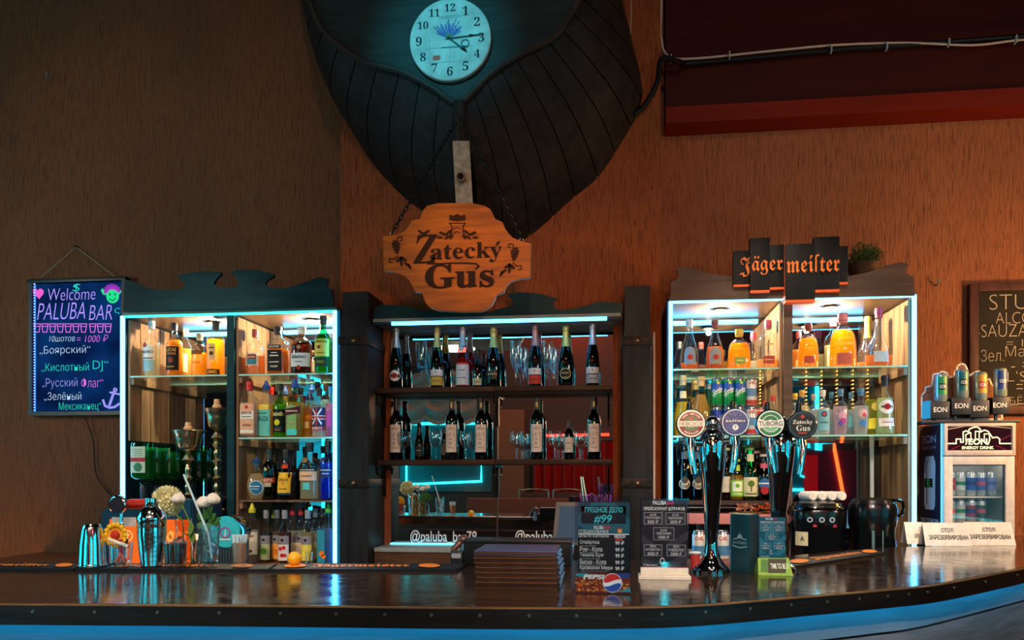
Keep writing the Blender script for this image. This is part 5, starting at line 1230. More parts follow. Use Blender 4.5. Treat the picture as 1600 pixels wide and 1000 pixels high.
# ================================================================== on the bar counter, left
def bar_mat(a, c, d, e2, lb, words, group, z=1.10):
    "rubber spill mat; a b c d corners (front left, front right, back right, back left)"
    q = [Vector(v) for v in (a, c, d, e2)]
    ce = sum(q, Vector()) / 4
    t = thing('bar_mat', lb, 'bar mat', tuple(ce), 0, group)
    b = NB(); slab(b, [(v.x, v.y) for v in q], z + .0003, z + .008, 0, .002)
    obj('mat_base', b, pm('15171a', .55), t)
    b = NB()
    ux, uy = (q[1] - q[0]), (q[3] - q[0])
    def rail(s0, s1, t0, t1):
        pts = [q[0] + ux * s + uy * tt for s, tt in ((s0, t0), (s1, t0), (s1, t1), (s0, t1))]
        slab(b, [(v.x, v.y) for v in pts], z + .006, z + .0092, 0, .001)
    rail(0, 1, 0, .07); rail(0, 1, .93, 1); rail(0, .012, 0, 1); rail(.988, 1, 0, 1)
    obj('raised_rim', b, pm('181b1e', .45), t)
    b = NB(); fn = lambda s, v: tuple(q[0] + ux * s + uy * v + Vector((0, 0, .0115)))
    for s, s0, s1 in words:
        if s == 'o':
            m = 22; pts = [((s0 + s1) / 2 + (s1 - s0) / 2 * math.cos(2 * math.pi * i / m), .5 + .34 * math.sin(2 * math.pi * i / m)) for i in range(m)]
            flat(b, pts, fn)
        else: text(b, s, s0, s1, .18, .82, fn, bold=.012)
    obj('raised_print', b, pm('f28a20', .5), t)
    return t
def Cm(px, py): return C(px, py)
jm = '𝕵ä𝖌𝖊𝖗𝖒𝖊𝖎𝖘𝖙𝖊𝖗'
bar_mat(Cm(424, 893.5), Cm(716, 893.5), Cm(730, 884.6), Cm(436, 884.4), 'black rubber bar mat with gothic lettering, left of the menu stack', [('o', .05, .17), (jm, .20, .74), ('o', .79, .91)], 'bar mats')
bar_mat(Cm(118, 892.5), Cm(419, 893.5), Cm(431, 884.4), Cm(136, 884), 'black rubber bar mat under the shaker and glasses', [('o', .04, .14), (jm, .20, .74), ('o', .80, .92)], 'bar mats')
bar_mat(Cm(-110, 891.5), Cm(114, 892.5), Cm(132, 884), Cm(-86, 883), 'black rubber bar mat with orange lettering at the far left end of the counter', [(jm, .22, .80), ('o', .85, .97)], 'bar mats')
bar_mat(Cm(1240, 888.5), Cm(1383, 867), Cm(1352, 861), Cm(1222, 880), 'black rubber bar mat with gothic lettering beside the hot water urns', [('o', .03, .20), (jm, .24, .78), ('o', .82, .97)], None)
ZMt = 1.1085
def on_mat(px, base): p = C(px, base, ZMt); return p
def hpx(px, top, y, z0): return P(px, top, y).z - z0
GLC = gl((.96, .98, .99), 0.03, 1.0, base=0.10)
# two upturned shaker tins
for px, top, w_, base, lb in ((144, 819, 40, 886, 'steel shaker tin standing upside down, left end of the bar tools'), (163, 820, 24, 885, 'narrow steel shaker tin behind the left upturned tin')):
    p = on_mat(px, base); h = hpx(px, top, p.y, ZMt); r = w_ * S(px, p.y) / 2
    t = thing('shaker_tin', lb, 'shaker', (p.x, p.y + (.0 if w_ > 30 else .075), ZMt + .001), 0, 'upturned shaker tins')
    b = NB(); lathe(b, [(.94 * r, 0), (1.0 * r, .003), (1.0 * r, .010), (.97 * r, .02), (.92 * r, h * .5), (.76 * r, h * .88), (.66 * r, h * .97), (.58 * r, h), (0, h)], 40); obj('tin_body', b, CH, t, local=True)
    b = NB(); lathe(b, [(1.0 * r, .0), (1.03 * r, .002), (1.03 * r, .008), (1.0 * r, .010)], 40); obj('rolled_rim', b, CH, t, local=True)
# garnish glass
p = on_mat(189, 885); r = 18 * S(189, p.y); h = hpx(189, 848, p.y, ZMt)
t = thing('garnish_glass', 'ribbed glass holding an orange flower garnish and straws on the bar mat', 'glass', (p.x, p.y, ZMt + .001))
b = NB(); lathe(b, [(0, .001), (.80 * r, .001), (.84 * r, .012)] + [(r * (.86 + .14 * k / 12) * (1.0 if k % 2 else .98), .012 + (h - .012) * k / 12) for k in range(13)] + [(.95 * r, h), (.8 * r, .014), (0, .012)], 28); obj('tumbler', b, GLC, t, local=True)
b = NB()
for i in range(9):
    a = i * 2.4; tube(b, [(.5 * r * math.cos(a), .5 * r * math.sin(a), .014), (-.45 * r * math.cos(a + .3), -.45 * r * math.sin(a + .3), h * .95)], .0022, 6)
obj('straws', b, pm('d8481c', .4), t, local=True)
b = NB(); lathe(b, [(0, -.004), (.030, -.004), (.034, 0), (.030, .004), (0, .004)], 20, mat=Matrix.Rotation(R(70), 4, 'X') @ Matrix.Rotation(R(10), 4, 'Y'), at=(-.012, -.006, h + .022)); obj('orange_slice', b, pm('f09a18', .45, 0, .2, scale=160), t, local=True)
b = NB()
for i in range(14):
    a = 2 * math.pi * i / 14; ball(b, (-.012 + .034 * math.cos(a), -.012, h + .025 + .034 * math.sin(a)), .009, 1, .5, 1, 0, 1)
ball(b, (-.012, -.014, h + .025), .016, 1, .5, 1, 1, 2)
obj('flower', b, [pm('f2b81c', .5), pm('c8341c', .5)], t, local=True)
b = NB(); lathe(b, [(0, 0), (.003, 0), (.016, .03), (.02, .05), (.018, .05), (0, .012)], 14, at=(.004, 0, h * .5)); obj('berry_slice', b, pm('a8284a', .4), t, local=True)
b = NB(); tube(b, [(-.03, -.02, h + .012), (.035, -.015, h - .012)], .006, 8); obj('lemon_peel', b, pm('ece0c0', .5), t, local=True)
# cocktail shaker
p = on_mat(237, 885.5); r = 21.5 * S(237, p.y); h = hpx(237, 779, p.y, ZMt)
t = thing('cocktail_shaker', 'tall steel cocktail shaker with banded body and domed lid', 'shaker', (p.x, p.y, ZMt + .001))
pf = [(0, 0), (.72 * r, 0), (.78 * r, .004)]
for k in range(8):
    z = h * (.03 + .07 * k); q = .78 + .22 * min(1, k / 6)
    pf += [(q * r, z), (q * r * 1.0, z + h * .055), (q * r * .975, z + h * .061), (q * r * .975, z + h * .066)]
pf += [(1.0 * r, h * .60), (1.0 * r, h * .70), (0, h * .70)]
b = NB(); lathe(b, pf, 48); obj('tin_body', b, CH, t, local=True, ang=25)
b = NB(); lathe(b, [(1.02 * r, h * .695), (1.04 * r, h * .70), (1.04 * r, h * .715), (.98 * r, h * .75), (.84 * r, h * .81), (.62 * r, h * .86), (.46 * r, h * .88), (.40 * r, h * .885), (0, h * .885)], 48); obj('strainer_lid', b, CH, t, local=True)
b = NB(); lathe(b, [(.44 * r, h * .88), (.46 * r, h * .89), (.44 * r, h * .97), (.46 * r, h * .975), (.46 * r, h * .995), (.40 * r, h), (0, h)], 36); obj('cap', b, CH, t, local=True)
# low tumbler with dark drink
p = on_mat(274, 886); r = 17.5 * S(274, p.y); h = hpx(274, 845, p.y, ZMt)
t = thing('rocks_glass', 'low tumbler of dark drink with a leaf garnish beside the steel shaker', 'glass', (p.x, p.y, ZMt + .001))
b = NB(); lathe(b, [(0, .0), (.85 * r, 0), (.92 * r, .006), (1 * r, h), (.95 * r, h), (.86 * r, .012), (0, .012)], 28); obj('tumbler', b, GLC, t, local=True)
b = NB(); lathe(b, [(0, .013), (.84 * r, .013), (.93 * r, h * .86), (0, h * .86)], 28); obj('drink', b, lq('2a120a', .75), t, local=True)
b = NB()
for k in range(3):
    t_ = bmesh.new(); bmesh.ops.create_cube(t_, size=.026); bmesh.ops.bevel(t_, geom=t_.edges[:], offset=.003, segments=2, affect='EDGES')
    bmesh.ops.transform(t_, matrix=Matrix.Translation((-.012 + .014 * k, -.006 + .01 * (k % 2), h * (.78 + .09 * k))) @ Matrix.Rotation(.5 + k, 4, 'Z') @ Matrix.Rotation(.4 * k, 4, 'X'), verts=t_.verts[:]); merge(b, t_)
obj('ice_cube', b, gl((.9, .9, .92), .05), t, local=True)
b = NB(); 
for sx_ in (-1, 1): quad(b, (0, 0, h), (sx_ * .012, -.004, h + .012), (sx_ * .03, -.002, h + .018), (sx_ * .014, .004, h + .006))
obj('leaf', b, pm('6a7a2a', .5), t, local=True)
# highball with straw
p = on_mat(325, 887); r = 18.5 * S(325, p.y); h = hpx(325, 820, p.y, ZMt)
t = thing('highball_glass', 'tall clear highball glass with a long pale straw on the bar mat', 'glass', (p.x, p.y, ZMt + .001))
b = NB(); lathe(b, [(0, .0), (.70 * r, 0), (.76 * r, .006), (1 * r, h), (.95 * r, h), (.74 * r, .02), (0, .02)], 12); obj('tumbler', b, GLC, t, local=True, ang=20)
b = NB(); lathe(b, [(0, .021), (.72 * r, .021), (.90 * r, h * .82), (0, h * .82)], 12); obj('drink', b, gl((.95, .97, .98), .03, .6, base=.03), t, local=True)
b = NB()
for k in range(4):
    t_ = bmesh.new(); bmesh.ops.create_cube(t_, size=.026); bmesh.ops.bevel(t_, geom=t_.edges[:], offset=.003, segments=2, affect='EDGES')
    bmesh.ops.transform(t_, matrix=Matrix.Translation((-.010 + .02 * (k % 2), -.004 + .01 * (k % 3), .04 + .022 * k)) @ Matrix.Rotation(.5 + k, 4, 'Z') @ Matrix.Rotation(.5 * k, 4, 'X'), verts=t_.verts[:]); merge(b, t_)
obj('ice_cube', b, GLC, t, local=True)
b = NB(); q0 = P(287, 741, p.y - .03) - Vector(t.location); tube(b, [(r * .35, 0, .03), (0.0, .0, h * .8), tuple(q0)], .0035, 8); obj('straw', b, pm('cfe4e4', .3), t, local=True)
# toothpick glass
p = on_mat(374.5, 887); r = 12.5 * S(374, p.y); h = hpx(374, 850, p.y, ZMt)
t = thing('toothpick_glass', 'small faceted shot glass packed with white-topped toothpicks', 'glass', (p.x, p.y, ZMt + .001))
b = NB(); lathe(b, [(0, .0), (.76 * r, 0), (.80 * r, .004), (1 * r, h), (.92 * r, h), (.74 * r, .014), (0, .014)], 14); obj('tumbler', b, GLC, t, local=True, ang=20)
b = NB(); h2 = hpx(374, 836, p.y, ZMt)
for i in range(70):
    a, q = random.uniform(0, 6.28), math.sqrt(random.random()) * .62 * r
    tube(b, [(q * math.cos(a), q * math.sin(a), .016), (1.35 * q * math.cos(a), 1.35 * q * math.sin(a), h2 * .78)], .0011, 4)
o = obj('toothpicks', b, pm('c8a080', .6), t, local=True); o['kind'] = 'stuff'
b = NB()
for i in range(70):
    a, q = random.uniform(0, 6.28), math.sqrt(random.random()) * .62 * r
    tube(b, [(1.35 * q * math.cos(a), 1.35 * q * math.sin(a), h2 * .76), (1.5 * q * math.cos(a), 1.5 * q * math.sin(a), h2)], .0014, 4)
o = obj('toothpick_wrappers', b, pm('d0e8f0', .5), t, local=True); o['kind'] = 'stuff'
# flowers in vases
YF1 = C(262, 884).y + .02
p = C(286, 883.5)
v1 = thing('flower_vase', 'clear vase of a large cream chrysanthemum behind the steel shaker', 'flowers', (p.x, p.y, ZMt + .001 if False else 1.1085))
b = NB(); hv = .15; lathe(b, [(0, 0), (.03, 0), (.036, .02), (.03, .06), (.022, .11), (.028, hv), (.026, hv), (.02, .11), (.028, .06), (.03, .012), (0, .01)], 24); obj('vase', b, gl((.95, .8, .6), .03), v1, local=True)
fc = P(262, 783, p.y + .01) - Vector(v1.location); rf = 26 * S(262, p.y)
b = NB()
for i in range(420):
    u = 1 - 2 * (i + .5) / 420; a = i * 2.39996
    d = Vector((math.sqrt(1 - u * u) * math.cos(a), math.sqrt(1 - u * u) * math.sin(a), u))
    s_ = d.cross(Vector((random.uniform(-1, 1), random.uniform(-1, 1), random.uniform(-1, 1)))).normalized() * .006
    o0 = fc + d * rf * .5; o1 = fc + d * rf * .84; o2 = fc + d * rf * (.93 + .04 * (i % 3))
    up_ = d.cross(s_).normalized() * .002
    f_ = [b.verts.new(v) for v in (o0 - s_ * .6, o0 + s_ * .6, o1 + s_, o2 + up_ * 1.5, o1 - s_)]; b.faces.new(f_)
ball(b, fc, rf * .72, 1, 1, 1, 0, 3)
obj('flower_head', b, pm('f0e6b4', .6), v1, local=True)
b = NB(); tube(b, smooth_path([fc, fc.lerp(Vector((0, 0, .13)), .6), Vector((0, 0, .13)), Vector((0, 0, .02))], 6), .003, 6); obj('stem', b, pm('7a8a3a', .5), v1, local=True)
fb = P(279, 778, p.y - .03) - Vector(v1.location)
b = NB(); ball(b, fb, .02, 1, 1, .85); 
for k in range(6):
    a = k * 1.05; ball(b, fb + Vector((.011 * math.cos(a), .011 * math.sin(a) - .002, -.004)), .014, 1, 1, .9)
obj('rose_head', b, pm('f2e4d4', .55), v1, local=True)
b = NB(); tube(b, smooth_path([fb, P(292, 806, p.y - .02) - Vector(v1.location), P(301, 836, p.y) - Vector(v1.location), Vector((.005, 0, .10))], 6), .0025, 6); obj('stem', b, pm('7a8a3a', .5), v1, local=True)
def leaf(b, a, c, w_, up=(0, -1, .3)):
    a, c = Vector(a), Vector(c); d = c - a; s_ = d.cross(Vector(up)).normalized() * w_
    m1, m2 = a + d * .35, a + d * .7
    vs = [b.verts.new(v) for v in (a, m1 - s_, m2 - s_ * .8, c, m2 + s_ * .8, m1 + s_)]; b.faces.new(vs)
b = NB(); L0 = Vector(v1.location)
leaf(b, P(297, 825, p.y) - L0, P(302, 850, p.y - .01) - L0, .012); leaf(b, P(300, 815, p.y) - L0, P(296, 838, p.y - .02) - L0, .011)
obj('leaves', b, pm('5a7a3a', .5), v1, local=True)
p = C(318, 882.5)
v2 = thing('flower_vase', 'clear vase of two cream roses behind the tall highball glass', 'flowers', (p.x, p.y, 1.1085))
b = NB(); lathe(b, [(0, 0), (.026, 0), (.03, .02), (.024, .07), (.03, .10), (.028, .10), (.022, .07), (.026, .012), (0, .01)], 24); obj('vase', b, gl((.95, .85, .7), .03), v2, local=True)
L0 = Vector(v2.location)
for px, py in ((318, 784), (333, 779)):
    fb = P(px, py, p.y) - L0
    b = NB(); ball(b, fb, .021, 1, 1, .95)
    for k in range(7):
        a = k * .9; ball(b, fb + Vector((.010 * math.cos(a), .010 * math.sin(a), -.004)), .016, 1, 1, .95)
    obj('rose_head', b, pm('f4ead8', .55), v2, local=True)
    b = NB(); tube(b, smooth_path([fb, fb.lerp(Vector((0, 0, .05)), .5) + Vector((.004, 0, 0)), Vector((0, 0, .02))], 5), .0025, 6); obj('stem', b, pm('5a8a3a', .5), v2, local=True)
b = NB()
for a_, c_ in (((320, 815), (308, 800)), ((322, 818), (305, 824)), ((325, 815), (338, 802)), ((326, 818), (346, 810)), ((322, 812), (328, 792)), ((328, 816), (318, 830)), ((330, 812), (344, 822))): leaf(b, P(*a_, p.y) - L0, P(*c_, p.y - .02) - L0, .014)
obj('leaves', b, pm('3a6a34', .5), v2, local=True)
# round-headed drink dispenser
y_ = 3.55
p0 = P(353, 806, y_); zbot = ZW
t = thing('drink_dispenser', 'small round-headed dispenser with ribbed base and turquoise face, behind the highball glass', 'dispenser', (p0.x, y_ + .06, zbot))
rr = 26 * S(350, y_); zc = P(350, 832, y_).z
b = NB(); lathe(b, [(0, 0), (rr * .98, 0), (rr, .006), (rr, .10), (rr * .97, .106), (0, .106)], 36, mat=Matrix.Rotation(R(-90), 4, 'X'), at=(p0.x - .004, y_ + .005, zc)); obj('round_head', b, pm('b8b4a8', .15, 1.0), t)
b = NB(); ff = lambda x, z: (x, y_ + .004, z); ring(b, p0.x - .004, zc, 0, rr * .9, ff); obj('face_plate', b, pm('3ac0c8', .3), t)  # cyan light on the round head is put into the plate colour
b = NB(); ff = lambda x, z: (x, y_ + .002, z); text(b, 'J', p0.x - .02, p0.x + .006, zc - .02, zc + .012, ff, fit=True, bold=.016); stroke(b, [(p0.x - .03, zc - .032), (p0.x + .02, zc - .032)], .006, ff, 1); ring(b, p0.x - .006, zc, .020, .026, ff, 2)
obj('badge', b, [pm('f0e8f0', .4), pm('e8e8e8', .4), pm('b03a8a', .4)], t)
b = NB(); box(b, p0.x - rr * .8, p0.x + rr * .8, y_ + .012, y_ + .11, zbot, zc - rr * .3, 0, .003)
for k in range(9):
    x = p0.x - rr * .72 + rr * 1.44 * k / 8; box(b, x - .003, x + .003, y_ + .008, y_ + .014, zbot + .01, zc - rr * .55, 0, .001)
obj('ribbed_base', b, pm('3a4448', .4, .3), t)
# lemon
p = C(460, 884, ZMt)
b = NB(); r = 11 * S(460, p.y); lathe(b, [(0, -1.15 * r), (.16 * r, -1.1 * r), (.35 * r, -.95 * r), (.75 * r, -.65 * r), (.97 * r, -.2 * r), (.97 * r, .2 * r), (.75 * r, .65 * r), (.35 * r, .93 * r), (.14 * r, 1.05 * r), (0, 1.12 * r)], 24, mat=Matrix.Rotation(R(70), 4, 'Y'), at=(0, 0, r + .001)); bmesh.ops.translate(b, vec=p, verts=b.verts[:]); tag(obj('lemon', b, pm('f2b41c', .4, 0, .05, scale=300)), 'yellow lemon resting on the bar mat in front of the syrup bottles', 'fruit')

# ================================================================== middle of the counter
# leather menus
p0 = C(741, 914.5); p1 = C(871, 914.5)
wdt = (p1 - p0).length
zz = 1.1005
hz_ = (P(800, 862, p0.y).z - 1.10) / 7
for k in range(7):
    off = random.uniform(-.004, .004); ang = R(random.uniform(-.8, .8)); th = hz_ * .95
    mid = (p0 + p1) / 2
    which = ['bottom', 'second from the bottom', 'third from the bottom', 'fourth from the bottom', 'fifth from the bottom', 'second from the top', 'topmost'][k]
    t = thing('menu_book', 'brown leather menu folder with blue fringe, %s of the stack' % which, 'menu', (mid.x + off, mid.y, zz), ang, 'leather menus')
    w2 = wdt / 2; dep = .235
    b = NB(); box(b, -w2, w2, 0, dep, th * .72, th, 0, .0015); box(b, -w2, w2, 0, dep, 0, th * .26, 0, .0015); obj('cover', b, wood('34221c', '5a3a2c', .45, (12, 12, 60), .1) if k < 6 else pm('4a4668', .4), t, local=True)  # topmost cover's violet-blue holds the cool light falling on the stack
    b = NB(); box(b, -w2 + .004, w2 - .006, .004, dep - .004, th * .26, th * .72); obj('pages', b, pm('2a1a14', .7), t, local=True)
    b = NB()
    tube(b, [(-w2 + .001, -.0012, th * .5), (w2 - .001, -.0012, th * .5)], th * .16, 6); obj('spine_cord', b, pm('6a4026', .5), t, local=True)
    b = NB()
    for j in range(5): tube(b, [(w2 - .001, .03 + .035 * j, th * .5), (w2 + .006, .028 + .035 * j, th * .4), (w2 + .005, .024 + .035 * j, th * .15)], .0016, 5)
    obj('fringe', b, pm('6a9ac8', .6), t, local=True)
    zz += hz_
# black tray / box behind the menus
a, c = C(724, 883), C(893, 883)
t = thing('bar_caddy', 'long black bar caddy box behind the stack of leather menus', 'box', ((a.x + c.x) / 2, a.y + .06, 1.10))
zt = P(800, 845, a.y).z
b = NB(); box(b, a.x, c.x, a.y, a.y + .13, 1.1005, zt, 0, .006); obj('box', b, pm('141210', .45), t)
b = NB(); box(b, a.x - .002, c.x + .002, a.y - .003, a.y + .133, zt - .008, zt + .002, 0, .002); obj('rim', b, pm('1c1814', .35), t)
# card terminal and rolled cloth
p = C(713, 882); 
t = thing('card_terminal', 'small black card reader standing left of the black caddy box', 'card reader', (p.x, p.y + .02, 1.10))
b = NB(); box(b, p.x - .022, p.x + .022, p.y, p.y + .05, 1.1005, P(713, 862, p.y).z, 0, .004); obj('reader_body', b, pm('1a1a1e', .4), t)
b = NB(); zt = P(713, 862, p.y).z; box(b, p.x - .016, p.x + .016, p.y - .002, p.y, zt - .022, zt - .006); obj('screen', b, pm('9aa0a0', .3), t)
p = P(708, 850, 3.1)
p = C(722, 877)
t = thing('bar_tap', 'short black and pink bar tap standing behind the card reader', 'tap', (p.x, p.y + .03, 1.10))
q = P(722, 843, p.y + .03)
b = NB(); tube(b, [(p.x, p.y + .03, 1.10), (p.x, p.y + .03, q.z - .01)], .014, 14); obj('post', b, pm('8ab0c0', .2, .8), t)
b = NB(); ball(b, (p.x, p.y + .03, q.z), .022, 1, 1, .8); tube(b, [(p.x, p.y + .03, q.z), (p.x - .03, p.y + .01, q.z - .03), (p.x - .035, p.y + .01, q.z - .05)], .012, 10); obj('spout', b, pm('6a4a44', .3, .3), t)
# touch screen till
a, c = P(868, 785, 3.6), P(905, 785, 3.6)
t = thing('till_screen', 'black framed touch screen of the till, tilted, left of the tall drinks price card', 'screen', ((a.x + c.x) / 2 + .05, 3.62, 1.0))
zb, zt = P(880, 852, 3.6).z, a.z
b = NB()
x0, x1 = a.x, a.x + .30
def tilt(x, z, d=0): return (x + (zt - z) * -.08, 3.6 + (z - zb) * .25 + d, z)
def slabq(bm, x0, x1, z0, z1, d0, d1, mi=0):
    v = [bm.verts.new(tilt(x, z, d)) for d in (d0, d1) for x, z in ((x0, z0), (x1, z0), (x1, z1), (x0, z1))]
    for f in ((0, 1, 2, 3), (7, 6, 5, 4), (0, 4, 5, 1), (1, 5, 6, 2), (2, 6, 7, 3), (3, 7, 4, 0)):
        q = bm.faces.new([v[i] for i in f]); q.material_index = mi
slabq(b, x0, x1, zb, zt, 0, .035); obj('screen_frame', b, pm('15181a', .4), t)
b = NB(); slabq(b, x0 + .018, x1 - .018, zb + .018, zt - .018, -.002, 0); obj('screen_glass', b, em((.045, .065, .085), 1.0), t)  # faint glow standing in for the reflection on the glass
b = NB(); box(b, x0 + .08, x0 + .22, 3.61, 3.78, ZW, zb + .03, 0, .005); obj('stand', b, pm('121416', .5), t)
b = NB(); 
# straws in a holder
p = C(928, 884)
t = thing('straw_holder', 'black holder stuffed with purple and black straws behind the tall drinks price card', 'straw holder', (p.x, p.y + .02, 1.10))
b.free(); b = NB(); lathe(b, [(0, .001), (.042, .001), (.045, .15), (.042, .15), (.04, .006), (0, .006)], 24); obj('cup', b, pm('16161a', .4), t, local=True)
for kind, c_, n_ in (('purple_straws', '8a3a9a', 26), ('black_straws', '15131a', 26), ('pale_straws', '9fd0c8', 2)):
    b = NB()
    for i in range(n_):
        a, q = random.uniform(0, 6.28), random.uniform(.2, 1)
        hh = random.uniform(.20, .245) if n_ > 3 else .30
        x1, y1 = .036 * q * math.cos(a), .036 * q * math.sin(a)
        top = (x1 * 1.6 + random.uniform(-.01, .01), y1 * 1.6, hh)
        if n_ <= 3: top = (-.045 + .006 * i, 0, .30)
        pts = [(x1 * .5, y1 * .5, .01), top] if n_ <= 3 else [(x1 * .5, y1 * .5, .01), top, (top[0] + random.uniform(-.018, .018), top[1], hh + random.uniform(-.006, .014))]
        tube(b, pts, .0022, 5)
    o = obj(kind, b, pm(c_, .4), t, local=True)
    o['kind'] = 'stuff'
# ---- menu card stands
ACR = gl((.86, .92, .97), .02, .7, base=.07)
def stand_frame(px0, px1, top, base, name, label):
    a, c = C(px0, base), C(px1, base)
    y = (a.y + c.y) / 2
    t = thing(name, label, 'menu stand', ((a.x + c.x) / 2, y, 1.10))
    return t, y
y1 = C(943, 928).y
t, y = stand_frame(899, 988, 775, 928, 'menu_card_stand', 'tall clear stand with a drinks price card and soda advert at its foot')
def pr_(px0, px1, py0, py1): p, q = P(px0, py1, y), P(px1, py0, y); return p.x, q.x, p.z, q.z
x0, x1, z0, z1 = pr_(898, 986, 775, 928); z0 = 1.1005
b = NB(); box(b, x0, x1, y - .0, y + .003, z0, z1, 0, .0005); box(b, x0, x1, y + .009, y + .012, z0, z1); box(b, x0, x1, y - .002, y + .06, 1.1005, 1.1035); obj('clear_holder', b, ACR, t, smooth=False)
x0, x1, z0, z1 = pr_(903, 984, 784, 894)
b = NB(); box(b, x0, x1, y + .0045, y + .0065, z0 - .05, z1); cd = obj('price_card', b, pm('15171a', .4), t)
yt = y - .0006 + .0035
b = NB(); f = lambda x, z: (x, y + .0038, z)
def rq(bm, px0, px1, py0, py1, mi=0, fn=None):
    p, q = P(px0, py1, y), P(px1, py0, y); flat(bm, [(p.x, p.z), (q.x, p.z), (q.x, q.z), (p.x, q.z)], fn or f, mi)
def pq(bm, pts, mi=0, fn=None): flat(bm, [(P(a, c, y).x, P(a, c, y).z) for a, c in pts], fn or f, mi)
rq(b, 903, 984, 785, 834, 0); rq(b, 899.5, 985, 896, 925, 2)
f5 = lambda x, z: (x, y + .0034, z)
pq(b, [(903, 785), (925, 785), (903, 805)], 1, f5); pq(b, [(960, 785), (984, 785), (984, 812)], 1, f5); pq(b, [(903, 820), (925, 834), (903, 834)], 1, f5)
rq(b, 908, 978, 791, 818, 3, f5)
pq(b, [(899.5, 896), (920, 896), (912, 903), (899.5, 900)], 4, f5); pq(b, [(960, 896), (985, 896), (985, 903), (970, 905)], 5, f5); pq(b, [(965, 925), (985, 918), (985, 925)], 4, f5)
for i in range(110):
    cx, cz = random.uniform(901, 983), random.uniform(905, 923)
    s_ = random.uniform(1.5, 4); pq(b, [(cx - s_, cz), (cx, cz - s_ * .7), (cx + s_, cz + .4), (cx, cz + s_ * .6)], 6 + i % 3, f5 if i % 2 else (lambda x, z: (x, y + .0031, z)))
obj('printed_panels', b, [pm('2f6a76', .4), pm('1f4a56', .4), pm('8a3412', .4), pm('0e1c22', .4), pm('3aa0a8', .4), pm('3a4a8a', .4), pm('e06a1c', .4), pm('b03a10', .4), pm('f0a050', .4)], cd)
b = NB(); yy = y + .0028
ptext(b, 'ГРЕШНОЕ ДЕЛО', 914, 973, 792.5, 802, yy, 0, bold=.016); ptext(b, '#99', 928, 956, 804.5, 818, yy, 0, shear=.2, bold=.01)
ptext(b, 'PALUBA', 928, 943, 821.5, 827, yy, 1, bold=.016); ptext(b, 'BAR', 943.5, 954, 821.5, 827, yy, 2, bold=.016)
ptext(b, 'СПЕЦИАЛЬНЫЕ', 904, 951, 828, 833.5, yy, 1); ptext(b, 'ЦЕНЫ НА КОКТЕЙЛИ:', 904, 952, 835, 840, yy, 1)
ptext(b, 'MEDIUM', 960, 977, 836, 841, yy, 1, bold=.016)
for s, py in (('Отвёртка', 848), ('Ром - Кола', 858.5), ('Текила Бум', 868), ('Виски - Кола', 878.5), ('Кровавая Мери', 888)):
    wd_ = {'Отвёртка': 30, 'Ром - Кола': 35, 'Текила Бум': 37, 'Виски - Кола': 41, 'Кровавая Мери': 51}[s]
    ptext(b, s, 906, 906 + wd_, py - 4, py + 3, yy, 1); ptext(b, '99 ₽', 961.5, 975, py - 2.5, py + 3.5, yy, 1, bold=.015)
    pq(b, [(906, py + 4.6), (906 + wd_ * .85, py + 4.6), (906 + wd_ * .85, py + 5.4), (906, py + 5.4)], 3, lambda x, z: (x, yy, z))
rq(b, 961, 973, 842, 844.6, 2, lambda x, z: (x, yy, z))
ptext(b, 'PEPSI', 911, 945, 898, 904.5, yy, 1, shear=.25, bold=.04)
pq(b, [(965, 825.5), (972, 825.5), (971.5, 833), (965.5, 833)], 4, lambda x, z: (x, yy, z)); pq(b, [(965, 825.5), (972, 825.5), (971.8, 827.5), (965.2, 827.5)], 2, lambda x, z: (x, yy - .0002, z))
for a_, c_, d_, e_ in ((903.5, 983, 834.4, 835.2),): rq(b, a_, c_, d_, e_, 1, lambda x, z: (x, yy, z))
obj('lettering', b, [pm('3ac8d0', .4), pm('e8e6e0', .4), pm('d0342a', .4), pm('8a8a88', .4), pm('e0a050', .4)], cd)
b = NB(); p = P(957, 911, y); rr = 15 * S(957, y); f6 = lambda x, z: (x, y + .0026, z)
ring(b, p.x, p.z, 0, rr, f6, 1)
f7 = lambda x, z: (x, y + .0022, z)
n = 16
def wave(x): return .18 * math.sin(x * 2.4)
up = [(x_, wave(x_) + .20) for x_ in [(-1 + 2 * i / n) * .90 for i in range(n + 1)]]
arc = [(math.cos(a) * .94, math.sin(a) * .94) for a in [math.acos(.92) + (math.pi - 2 * math.acos(.92)) * i / n for i in range(n + 1)]]
flat(b, [(p.x + x_ * rr, p.z + z_ * rr) for x_, z_ in up + arc], f7, 0)
dn = [(x_, wave(x_) - .20) for x_ in [(-1 + 2 * i / n) * .90 for i in range(n + 1)]]
flat(b, [(p.x + x_ * rr, p.z + z_ * rr) for x_, z_ in [(q, -w_) for q, w_ in arc][::-1][::-1] + dn[::1]][::-1] if False else [(p.x + x_ * rr, p.z + z_ * rr) for x_, z_ in dn + [(q, -w_) for q, w_ in arc]], f7, 2)
obj('round_emblem', b, [pm('d8282a', .4), pm('f0eee8', .4), pm('1c4aa8', .4)], cd)

